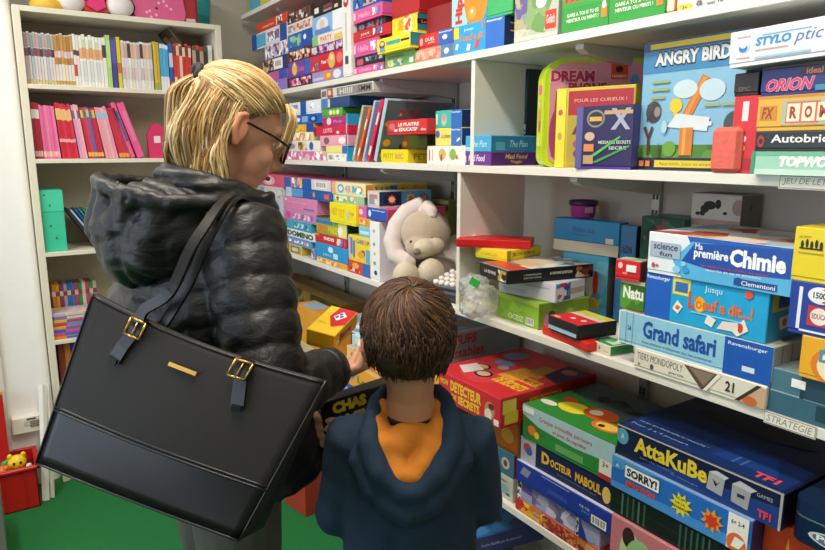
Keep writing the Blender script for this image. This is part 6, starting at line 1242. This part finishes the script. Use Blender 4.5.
# cuffs
mb = MB(); 
for a, b, r in ((el_r, wr_r, .042), (el_l, wr_l, .045)):
    mb = MB(); d = (b-a).normalized(); mb.tube([b-d*.02, b-d*.005, b+d*.008, b+d*.006, b-d*.02], [r+.003, r+.004, r+.001, r-.006, r-.008], jm, n=20)
    mb.build('cuff', jk)
# collar hugging the neck
ring = []
for k in range(17):
    a = math.radians(-150+300*k/16); ring.append(V3(.382-.088*math.cos(a), TY+.092*math.sin(a), 1.372+.030*math.cos(a)))
rcol = [(.022, .034)]*17
blob('collar', [('t', ring, rcol, (0, 0, 1)), ('t', [V3(.45, 1.24, 1.37), V3(.475, 1.23, 1.30), V3(.47, 1.22, 1.2)], [.028, .022, .016])], jm, vox=.005, smooth=4, parent=jk, disp=lambda co, no: .003*np.abs(np.sin(co[:, 2]*PI/.022))+wrinkle(co))
# hood hanging down the back
rim = [V3(.40, 1.17, 1.372), V3(.33, 1.13, 1.372), V3(.255, 1.13, 1.374), V3(.20, 1.17, 1.385), V3(.176, 1.245, 1.400), V3(.176, 1.33, 1.405), V3(.19, 1.41, 1.405), V3(.235, 1.465, 1.40), V3(.30, 1.48, 1.392), V3(.38, 1.47, 1.38)]
hood = [('t', rim, [.014, .015, .016, .016, .015, .014, .014, .014, .014, .014]), ('b', V3(.262, 1.30, 1.30), (.088, .15, .088)), ('b', V3(.225, 1.275, 1.29), (.068, .115, .082)), ('b', V3(.32, 1.24, 1.31), (.11, .12, .06)), ('b', V3(.285, 1.31, 1.365), (.085, .125, .042)),
        ('t', [V3(.205, 1.19, 1.38), V3(.20, 1.22, 1.34), V3(.22, 1.24, 1.28)], [.022, .04, .05]), ('t', [V3(.185, 1.26, 1.385), V3(.19, 1.27, 1.33), V3(.21, 1.28, 1.28)], [.022, .045, .05]), ('t', [V3(.30, 1.145, 1.365), V3(.27, 1.165, 1.32), V3(.25, 1.20, 1.26)], [.02, .04, .05]),
        ('t', [V3(.25, 1.145, 1.368), V3(.24, 1.17, 1.33), V3(.23, 1.20, 1.27)], [.02, .04, .05]), ('t', [V3(.185, 1.34, 1.39), V3(.19, 1.35, 1.33), V3(.22, 1.34, 1.27)], [.02, .045, .05]), ('t', [V3(.20, 1.41, 1.39), V3(.23, 1.41, 1.33), V3(.26, 1.38, 1.27)], [.02, .04, .05])]
def hd(co, no):
    r = np.hypot(co[:, 0]-.40, (co[:, 1]-1.31)*.8); m_ = 1/(1+np.exp(-(co[:, 2]-1.362)*300)); m_ = m_*(co[:, 0] > .19)*(co[:, 1] > 1.155)*(co[:, 1] < 1.46)
    q = .009*(np.abs(np.sin(PI*r/.030))**.6-.7)*m_
    ang = np.arctan2(co[:, 1]-1.30, co[:, 0]-.30)
    return q-.006*np.exp(-((ang+2.45)/.07)**2)*(1-m_)-.004*np.exp(-((ang+1.9)/.06)**2)*(1-m_)+wrinkle(co)*1.3
blob('hood', hood, jm, vox=.0055, smooth=9, parent=jk, disp=hd)
# trousers and boots
pm_ = mat('#57534f', .8, noise=.06, nscale=90, bump=.2, bscale=300)
tr = [('t', [V3(.365, TY, .88), V3(.365, TY, .78)], [(.165, .13), (.175, .135)], (1, 0, 0))]
for sy in (-1, 1): tr.append(('t', [V3(.365, TY+sy*.085, .82), V3(.37, TY+sy*.09, .62), V3(.38, TY+sy*.09, .5), V3(.355, TY+sy*.095, .1)], [.097, .083, .068, .055]))
blob('trousers', tr, pm_, vox=.007, smooth=4, parent=wo)
for sy in (-1, 1):
    blob('boot', [('t', [V3(.355, TY+sy*.095, .2), V3(.35, TY+sy*.095, .06)], [.05, .045]), ('t', [V3(.32, TY+sy*.095, .04), V3(.44, TY+sy*.1, .036), V3(.52, TY+sy*.105, .03)], [.04, .042, .03])], mat('#1c1a1a', .4), vox=.006, smooth=3, parent=wo)
hand('right_hand', wo, wr_r+V3(.004, .0, -.010), (.93, .36, .0), (0.05, -.15, -1), skin, k=.88, curl=(10, 14, 12), side=1, thumb=(-.5, -1.0))
hand('left_hand', wo, wr_l+V3(.012, -.022, -.006), (.42, -.86, -.2), (-.85, -.45, .1), skin, k=.9, curl=(22, 30, 25), side=-1, thumb=(.6, -.3))

# yellow box in her hands
zby = 1.062
obox('small yellow game box with a red diamond print, held in the woman\'s hand', 334, .572, 305.5, 363, zby, .038, 40, '#efb81c', side='#f0b020', top='#f0c428', maxd=.12, tilt=math.radians(11), lean=math.radians(10), group=None or 'boxed games in hands',
   T_=[Q([(.35, .98), (.98, .98), (.98, .42), (.62, .25), (.3, .6)], '#c8242c'), Q([(.42, .62), (.62, .5), (.82, .72), (.6, .86)], '#f0f0f4'), Q([(.47, .62), (.54, .58), (.6, .65), (.52, .69)], '#2a4a9a'), Q([(.6, .66), (.68, .62), (.74, .69), (.66, .73)], '#2a4a9a'), Q([(.54, .73), (.6, .7), (.66, .77), (.59, .8)], '#2a4a9a'), T('Djeco', .12, .3, .4, .36, '#a87a10', .0)],
   S_=[T('Bingo', .2, .22, .72, .75, '#7a3a5a', .04), E(.12, .4, .05, .2, '#e8f0d0')])
zc_ = at(322, 409, X=.535).z-.13+.030
game('black box with yellow capital letters held low beside the boy\'s shoulder', (.527, 1.118, zc_), math.radians(-4), .17, .035, .13, '#131314', lean=math.radians(-7), group='boxed games in hands', F=[T('CHAS', .14, .77, .58, .96, '#e8c820', .07), T('FAMILLE', .06, .52, .8, .72, '#e8c820', .06), R(.1, .05, .9, .4, '#8a2a20')], T_=[R(.05, .05, .95, .95, '#26221c,'.strip(',') if False else '#2a2420')])
pt = at(318, 424, F=1.5)
game('white card with a red triangle sign seen between the bag and the black box', (pt.x, pt.y, pt.z), math.radians(-20), .035, .006, .05, '#e8e8ea', kind='book', name='game_card', cat='card', group='boxed games in hands', F=[Q([(.05, .1), (.95, .1), (.6, .92)], '#c83038'), Q([(.25, .2), (.78, .2), (.58, .7)], '#5aa088')])

# ============ handbag ============
bgc = [at(36, 463, F=1.02), at(239, 541, F=.935), at(326, 381, F=.955), at(93, 293, F=1.04)]   # BL BR TR TL
BL_, BR_, TR_, TL_ = bgc
bn = ((BR_-BL_).cross(TL_-BL_)).normalized()          # towards the camera?
if bn.dot(camo.location-BL_) < 0: bn = -bn
print('bag size', (TR_-TL_).length, (BR_-BL_).length, (TL_-BL_).length, 'n', bn)
def BG(u, v, off=0):
    p = (BL_*(1-u)+BR_*u)*(1-v)+(TL_*(1-u)+TR_*u)*v
    bul = .014*math.sin(PI*min(1, max(0, u)))*math.sin(PI*min(1, max(0, v*.8+.1)))
    sag = -.012*math.sin(PI*min(1, max(0, u)))*v**3
    p = p + (TL_-BL_).normalized()*sag
    return p + bn*(bul+off)
hbg = empty('handbag', (0, 0, 0)); tag(hbg, 'large black leather tote bag with gold buckles hanging from the woman\'s shoulder', 'handbag')
leU = mat('#1f1b19', .58, noise=.08, nscale=200, bump=.3, bscale=700, spec=.35); leL = mat('#070707', .33, bump=.04, bscale=500, spec=.4)
nu, nv = 22, 16; vs = .31
def thick(v): return .085*(1-v)+.012*v
V = []; 
for j in range(nv+1):
    for i in range(nu+1): V.append(BG(i/nu, j/nv))
for j in range(nv+1):
    for i in range(nu+1): V.append(BG(i/nu, j/nv)-bn*(thick(j/nv)+.02*math.sin(PI*i/nu)*(1-j/nv)))
st_ = (nu+1)*(nv+1); q = lambda i, j, b=0: b*st_+j*(nu+1)+i
FU, FL = [], []
for j in range(nv):
    for i in range(nu):
        (FL if (j+.5)/nv < vs else FU).append((q(i, j), q(i+1, j), q(i+1, j+1), q(i, j+1)))
        (FL if (j+.5)/nv < vs else FU).append((q(i, j, 1), q(i, j+1, 1), q(i+1, j+1, 1), q(i+1, j, 1)))
    FU.append((q(0, j), q(0, j+1), q(0, j+1, 1), q(0, j, 1))); FU.append((q(nu, j), q(nu, j, 1), q(nu, j+1, 1), q(nu, j+1)))
for i in range(nu): FL.append((q(i, 0), q(i, 0, 1), q(i+1, 0, 1), q(i+1, 0))); FU.append((q(i, nv), q(i+1, nv), q(i+1, nv, 1), q(i, nv, 1)))
mb = MB(); mb.add(V, FU, leU, True); b0 = mb.mi(leL)
for f in FL: mb.f.append(f); mb.fm.append(b0); mb.sm.append(True)
mb.build('bag_body', hbg)
pip = mat('#0f0e0e', .3); mb = MB()
for pts in ([BG(k/20, vs, .001) for k in range(21)], [BG(k/20, vs+.02, .0) for k in range(21)], [BG(k/20, .985, .0) for k in range(21)], [BG(k/20, .0, .0) for k in range(21)], [BG(0, k/12) for k in range(13)], [BG(1, k/12) for k in range(13)],
            [BG(k/20, .985, -thick(1)) for k in range(21)]):
    mb.tube(pts, .0019, pip, n=8)
mb.build('piping', hbg)
gold = mat('#c99a4a', .28, metal=.9)
def patch(mb, u0, v0, du, dv, o0, o1, m, n=1):
    """raised strip on the bag's face around the line (u0,v0)+(du,dv), half width in metres given by n"""
    pass
def strip(mb, pts, hw, th, m, wdir=None):
    """flat strap through points, smoothed by a spline"""
    if len(pts) > 4:
        P = [pts[0]]+list(pts)+[pts[-1]]; W = [wdir[0]]+list(wdir)+[wdir[-1]]; q_, w_q = [], []
        for i in range(1, len(P)-2):
            for k in range(5):
                t = k/5; q_.append(.5*((2*P[i])+(P[i+1]-P[i-1])*t+(2*P[i-1]-5*P[i]+4*P[i+1]-P[i+2])*t*t+(3*P[i]-P[i-1]-3*P[i+1]+P[i+2])*t**3)); w_q.append(W[i].lerp(W[i+1], t))
        pts, wdir = q_+[P[-1]], w_q+[W[-1]]
    n = len(pts); V = []
    for i, p in enumerate(pts):
        t = (pts[min(i+1, n-1)]-pts[max(i-1, 0)]).normalized(); nn = wdir[i] if wdir else bn
        s_ = t.cross(nn).normalized(); n2 = s_.cross(t).normalized()
        for a, b in ((-hw, -th), (hw, -th), (hw, th), (-hw, th)): V.append(p+s_*a+n2*b)
    Fs = [(4*i+k, 4*i+(k+1) % 4, 4*i+4+(k+1) % 4, 4*i+4+k) for i in range(n-1) for k in range(4)]+[(3, 2, 1, 0), tuple(4*(n-1)+k for k in range(4))]
    mb.add(V, Fs, m)
strm = mat('#100f10', .32)
for (ub, du, name) in ((.245, -.04, 'strap_tab'), (.70, .055, 'strap_tab')):
    mb = MB(); strip(mb, [BG(ub+du, .70, .004), BG(ub+du*.6, .80, .006), BG(ub, .93, .006), BG(ub+.004, 1.01, .004)], .0105, .0022, strm)
    strip(mb, [BG(ub+du*1.05, .69, .006), BG(ub+du*.95, .72, .009)], .008, .002, strm); mb.build(name, hbg)
    bk_ = MB(); c0_ = BG(ub, .93, .010); ux = (BG(ub+.01, .93)-BG(ub-.01, .93)).normalized(); uy = (BG(ub, .95)-BG(ub, .91)).normalized()
    P = [c0_+ux*a+uy*b for a, b in ((-.014, -.013), (.014, -.013), (.014, .013), (-.014, .013), (-.014, -.013))]
    for a, b in zip(P[:-1], P[1:]): bk_.tube([a, b], [.0018, .0018], gold, n=8)
    bk_.tube([c0_+uy*.010, c0_-uy*.012+bn*.002], [.0012, .0012], gold, n=6); bk_.build('buckle', hbg)
mb = MB(); V = []
u0, u1 = .43, .55
for off in (.003, .006):
    for (u, v) in ((u0, .80), (u1, .80), (u1, .825), (u0, .825)): V.append(BG(u, v, off))
mb.add(V, [(4, 5, 6, 7), (0, 3, 2, 1), (0, 1, 5, 4), (1, 2, 6, 5), (2, 3, 7, 6), (3, 0, 4, 7)], gold)
mb.build('name_plate', hbg)
# handle: from the first buckle over the shoulder and down in front to the second
shp = V3(.375, 1.185, 1.425)
hpts = [BG(.247, .97, .007), BG(.25, 1.06, .01), at(170, 292, F=1.0), at(190, 250, F=1.015), at(208, 222, F=1.04), at(222, 203, F=1.08), at(235, 196, F=1.13), at(252, 205, F=1.19)]
mb = MB(); strip(mb, hpts, .0085, .003, strm, wdir=[bn, bn, bn, bn, bn, (bn+V3(0, 0, .6)).normalized(), (bn*.4+V3(0, 0, 1)).normalized(), V3(.3, 0, 1).normalized()]); mb.build('handle', hbg)
hp2 = [BG(.30, .98, -.02), at(188, 285, F=1.03), at(203, 250, F=1.04), at(217, 222, F=1.06), at(229, 204, F=1.09), at(240, 197, F=1.14), at(256, 208, F=1.2)]
mb = MB(); strip(mb, hp2, .008, .003, strm, wdir=[bn, bn, bn, bn, (bn+V3(0, 0, .6)).normalized(), (bn*.4+V3(0, 0, 1)).normalized(), V3(.3, 0, 1).normalized()]); mb.build('handle', hbg)

# ============ the boy ============
bo = empty('person', (0, 0, 0)); tag(bo, 'small brown-haired boy in a navy hoodie with orange hood lining, seen from behind', 'person')
BO = V3(.595, .925, 0)
def bp_(r, f, z): return BO+V3(.838, -.545, 0)*r+V3(.545, .838, 0)*f+V3(0, 0, z)
up_f = (.545, .838, 0)
BH = bp_(-.002, .0, 1.135); yb = math.radians(90-20)     # head looks a little to the left
BM = Matrix.Rotation(yb, 3, 'Z') @ Matrix.Rotation(math.radians(12), 3, 'Y')
def bh(x, y, z): return BH+BM @ Vector((x, y, z))
sl, elb, wrl = bp_(-.098, .0, .955), bp_(-.128, .02, .80), bp_(-.10, .17, .80)
sr, erb, wrr = bp_(.105, .0, .955), bp_(.128, .02, .82), bp_(.09, .17, .85)
bd = [('b', bh(-.005, 0, .015), (.084, .07, .078), BM), ('b', bh(.04, 0, -.035), (.044, .052, .055), BM), ('b', bh(.045, 0, -.068), (.03, .034, .024), BM), ('t', [bh(.078, 0, -.01), bh(.092, 0, -.028), bh(.08, 0, -.034)], [.007, .009, .008]), ('b', bh(.074, 0, -.055), (.01, .018, .008), BM),
      ('b', bh(.055, -.03, -.035), (.024, .02, .02), BM), ('b', bh(.055, .03, -.035), (.024, .02, .02), BM),
      ('t', [bh(-.01, 0, -.04), bp_(.002, -.01, 1.04), bp_(.002, -.004, .98)], [.045, .041, .052]),
      ('t', [bp_(0, 0, .99), bp_(0, 0, .85), bp_(0, 0, .65)], [(.085, .06), (.095, .07), (.1, .075)], up_f)]
for s0, e0, w0 in ((sl, elb, wrl), (sr, erb, wrr)): bd.append(('t', [s0, e0, w0], [.032, .026, .02]))
for s_ in (-1, 1): bd.append(('t', [bp_(s_*.055, 0, .66), bp_(s_*.06, .01, .36), bp_(s_*.065, 0, .07)], [.06, .042, .03]))
blob('body', bd, skin2, vox=.0045, smooth=4, parent=bo)
for sy in (-1, 1):
    blob('ear', [('t', [bh(-.006, sy*.072, .012), bh(-.012, sy*.08, .004), bh(-.012, sy*.081, -.012), bh(-.002, sy*.074, -.03)], [.0055, .006, .006, .006]), ('b', bh(.002, sy*.073, -.006), (.011, .006, .02), BM)], mat('#c4805f', .5), vox=.003, smooth=3, parent=bo)
e_ = MB()
for sy in (-1, 1): e_.ball(bh(.073, sy*.027, -.012), .01, ew, nu=12, nv=8)
for sy in (-1, 1): e_.ball(bh(.081, sy*.027, -.013), .0048, mat('#3a2418', .2), nu=10, nv=8)
e_.build('eyes', bo)
brn = [mat(c_, .5, noise=.03, spec=.35) for c_ in ('#4a2e1d', '#5a3a24', '#352015', '#70502f', '#24150d')]
bhair = empty('hair', (0, 0, 0)); bhair.parent = bo
blob('hair_base', [('b', bh(-.008, 0, .022), (.088, .077, .078), BM), ('b', bh(-.045, 0, -.015), (.045, .068, .05), BM), ('b', bh(-.045, 0, -.035), (.034, .05, .028), BM), ('t', [bh(.01, -.072, .01), bh(.012, -.073, -.015)], [.012, .008]), ('t', [bh(.01, .072, .01), bh(.012, .073, -.015)], [.012, .008])], brn[2], vox=.0045, smooth=4, parent=bhair)
def bell(d, k=1.0):
    d = d.normalized(); a, b, c_ = .092*k, .077*k, .082*k
    r = 1/math.sqrt((d.x/a)**2+(d.y/b)**2+(d.z/c_)**2); return Vector((d.x*r-.008, d.y*r, d.z*r+.022))
mb = MB(); cr0 = Vector((-.62, .05, .78)).normalized()      # crown swirl
t1 = cr0.cross(Vector((0, 0, 1))).normalized(); t2 = cr0.cross(t1).normalized()
for i in range(3600):
    az = hr.uniform(0, 2*PI); r0 = abs(hr.gauss(0, .75)); r0 = min(r0, 1.9)
    def pt(az, rr): return (cr0*math.cos(rr)+(t1*math.cos(az)+t2*math.sin(az))*math.sin(rr)).normalized()
    ln = hr.uniform(.45, .8); lift = hr.uniform(1.0, 1.05); pts = []; sw = .75*math.exp(-r0*1.1)
    ok = True
    for j in range(6):
        t = j/5; rr = r0+ln*t; d = pt(az+sw*t, rr)
        # below the hairline: nape ends, forehead fringe ends
        p = bell(d, lift+.02*math.sin(PI*t)); lim = -.062 if p.x < -.02 else (-.022 if abs(p.y) > .05 else .02)
        if p.z < lim: 
            if j < 3: ok = False
            break
        if p.z < -.02 and p.x < 0: p.x += (-.02-p.z)*.35; p.y *= 1-(-.02-p.z)*3.2
        p += Vector((math.sin(t*5+i), math.cos(t*4+i*1.7), math.sin(t*6+i*.7)))*.0018*t; pts.append(bh(*p))
    if ok and len(pts) > 2: strand(mb, pts, hr.uniform(.0008, .0016), brn[hr.choice([0, 0, 1, 1, 2, 3, 4])])
mb.build('locks', bhair)
mb = MB()
for i in range(1700):
    az_ = PI+hr.uniform(-1.75, 1.75); z0 = hr.uniform(-.8, .25); p0 = bell(Vector((math.cos(az_), math.sin(az_), z0)), hr.uniform(1.03, 1.08)); ln = hr.uniform(.018, .034)
    if abs(p0.y) > .062 and p0.z < -.015: continue
    if p0.x > -.0 and p0.z < .0: continue
    ln = min(ln, max(.006, p0.z+.072)); pts = []
    for t in (0, .35, .7, 1):
        z_ = p0.z-ln*t; k_ = max(0, -.01-z_)
        pts.append(bh(p0.x+(p0.z-z_)*.25+k_*.1+.002*math.sin(i+t*4), p0.y*(1-(p0.z-z_)*2.2)+.002*math.cos(i*1.3+t*5), z_))
    strand(mb, pts, hr.uniform(.0009, .0017), brn[hr.choice([0, 0, 1, 2, 2, 4])])
mb.build('nape_hair', bhair)
navy = mat('#0a263d', .85, noise=.07, nscale=60, bump=.25, bscale=380); navyd = mat('#0c1c2c', .85, bump=.25, bscale=380)
hoodie = empty('hoodie', (0, 0, 0)); hoodie.parent = bo
hw = [('t', [bp_(0, 0, .52), bp_(0, 0, .60), bp_(0, 0, .78), bp_(0, 0, .9), bp_(0, -.002, .955), bp_(0, .006, .985), bp_(0, .012, .998)], [(.115, .092), (.125, .1), (.122, .098), (.125, .092), (.112, .076), (.080, .052), (.058, .040)], up_f),
      ('t', [sl.lerp(bp_(0, 0, .95), .3), sl, sl.lerp(elb, .5), elb], [.05, .054, .05, .048]), ('t', [elb, elb.lerp(wrl, .5), wrl], [.048, .042, .032]), ('b', elb, .048),
      ('t', [sr.lerp(bp_(0, 0, .95), .3), sr, sr.lerp(erb, .5), erb], [.05, .054, .05, .048]), ('t', [erb, erb.lerp(wrr, .5), wrr], [.048, .042, .032]), ('b', erb, .048)]
def fold(co, no):
    return .0026*np.sin(co[:, 2]*38+4*np.sin(co[:, 0]*16+1))*np.sin(co[:, 0]*36-co[:, 1]*27)+.0005*np.sin(co[:, 2]*120+co[:, 0]*80)
blob('hoodie_shell', hw, navy, vox=.0055, smooth=8, parent=hoodie, disp=fold)
roll = [bp_(-.042, .045, 1.025), bp_(-.056, .01, 1.018), bp_(-.064, -.03, 1.00), bp_(-.070, -.066, .972), bp_(-.046, -.094, .935), bp_(-.014, -.108, .908), bp_(.016, -.108, .906), bp_(.046, -.094, .933), bp_(.070, -.066, .970), bp_(.072, -.03, 1.005), bp_(.062, .01, 1.02), bp_(.046, .045, 1.025)]
blob('hood', [('t', roll, [.014, .017, .02, .023, .024, .022, .022, .024, .023, .02, .017, .014]), ('b', bp_(0, -.082, .9), (.075, .045, .045), None) if False else ('t', [bp_(-.06, -.07, .93), bp_(-.03, -.092, .885), bp_(.0, -.098, .868), bp_(.03, -.092, .885), bp_(.06, -.07, .93)], [.026, .03, .03, .03, .026]),
     ('t', [bp_(-.074, -.02, .975), bp_(-.085, -.06, .94), bp_(-.05, -.088, .895)], [.018, .024, .024]), ('t', [bp_(.080, -.02, .98), bp_(.087, -.06, .94), bp_(.05, -.088, .895)], [.018, .024, .024])], navy, vox=.0045, smooth=6, parent=hoodie, disp=fold)
org = mat('#c9781c', .85, noise=.08, nscale=50, bump=.3, bscale=300)
lv = []; nL = 14
li = [('t', [bp_(-.046, .01, 1.018), bp_(-.05, -.035, 1.0), bp_(-.04, -.068, .966), bp_(-.014, -.092, .93), bp_(.012, -.092, .928), bp_(.042, -.068, .964), bp_(.052, -.035, 1.0), bp_(.048, .01, 1.018)], [.013, .016, .02, .022, .022, .02, .016, .013]),
      ('b', bp_(0, -.052, .968), (.052, .03, .04))]
blob('hood_lining', li, org, vox=.004, smooth=5, parent=hoodie, disp=lambda co, no: .003*np.sin(co[:, 0]*140+co[:, 1]*90)*np.sin(co[:, 2]*60))
mb = MB(); ring = [bp_(.045*math.cos(a), -.006+.043*math.sin(a), 1.004+.004*math.sin(a)) for a in [2*PI*k/20 for k in range(21)]]
mb.tube(ring, .006, mat('#14161e', .8), n=8); mb.build('shirt_neckline', bo)
mb = MB()
for a, b in ((elb, wrl), (erb, wrr)):
    mb = MB(); d = (b-a).normalized(); mb.tube([b-d*.012, b+d*.01, b+d*.022], [.033, .031, .027], navyd, n=16); mb.build('cuff', hoodie)
tb_ = [('t', [bp_(0, 0, .66), bp_(0, 0, .58)], [(.105, .08), (.11, .085)], up_f)]
for s_ in (-1, 1): tb_.append(('t', [bp_(s_*.055, 0, .62), bp_(s_*.06, .01, .36), bp_(s_*.065, 0, .06)], [.068, .052, .045]))
blob('trousers', tb_, mat('#2a3244', .85), vox=.006, smooth=4, parent=bo)
for s_ in (-1, 1): blob('shoe', [('t', [bp_(s_*.065, -.02, .035), bp_(s_*.068, .06, .032), bp_(s_*.07, .11, .026)], [.034, .034, .025])], mat('#c8c4c0', .5), vox=.005, smooth=3, parent=bo)
hand('left_hand', bo, wrl+V3(.545, .838, 0)*.03, (.5, .85, .05), (-.8, .5, .2), skin2, k=.72, curl=(30, 35, 25), side=-1)
hand('right_hand', bo, wrr+V3(.545, .838, 0)*.03, (.4, .9, .05), (.8, -.5, .2), skin2, k=.72, curl=(30, 35, 25), side=1)
# ---------------------------------------------------------------- light
def area(name, loc, rot, sx, sy, power, col):
    l = bpy.data.lights.new(name, 'AREA'); l.shape = 'RECTANGLE'; l.size = sx; l.size_y = sy; l.energy = power; l.color = col
    o = bpy.data.objects.new(name, l); C.objects.link(o); o.location = loc; o.rotation_euler = rot; return o
def ceiling_lamp(x, y, label, power):
    t = empty('ceiling_lamp', (x, y, ZC)); tag(t, label, 'lamp', 'ceiling lamps')
    f = MB(); f.box(-.10, -.62, -.05, .10, .62, 0, mat('#f0f0ee', .4)); f.build('housing', t)
    g = MB(); m, N, L, P = newmat('lamp_diffuser'); P.inputs['Emission Color'].default_value = (1, .91, .78, 1); P.inputs['Emission Strength'].default_value = 4
    g.box(-.08, -.6, -.058, .08, .6, -.05, m); g.build('diffuser', t)
    area('lamp_light', (x, y, ZC-.065), (0, 0, 0), .16, 1.2, power, (1, .91, .78))
ceiling_lamp(.34, .95, 'long ceiling lamp above the space in front of the shelves', 30)
ceiling_lamp(-.45, 2.1, 'long ceiling lamp towards the bookcase', 26)
ceiling_lamp(-.2, -1.1, 'long ceiling lamp behind the camera', 9)
area('window_daylight', (XL-.12, 1.3, 1.57), (0, -PI/2, 0), 1.5, 2.5, 38, (.72, .84, 1))
w = bpy.data.worlds.new('world'); bpy.context.scene.world = w; w.use_nodes = True
w.node_tree.nodes['Background'].inputs[0].default_value = (.75, .85, 1, 1); w.node_tree.nodes['Background'].inputs[1].default_value = .15
sc = bpy.context.scene
sc.view_settings.view_transform = 'Standard'; sc.view_settings.look = 'None'; sc.view_settings.gamma = 1; sc.view_settings.exposure = 0.0
sc.view_settings.use_curve_mapping = False
sc.cycles.max_bounces = 6; sc.cycles.use_denoising = True
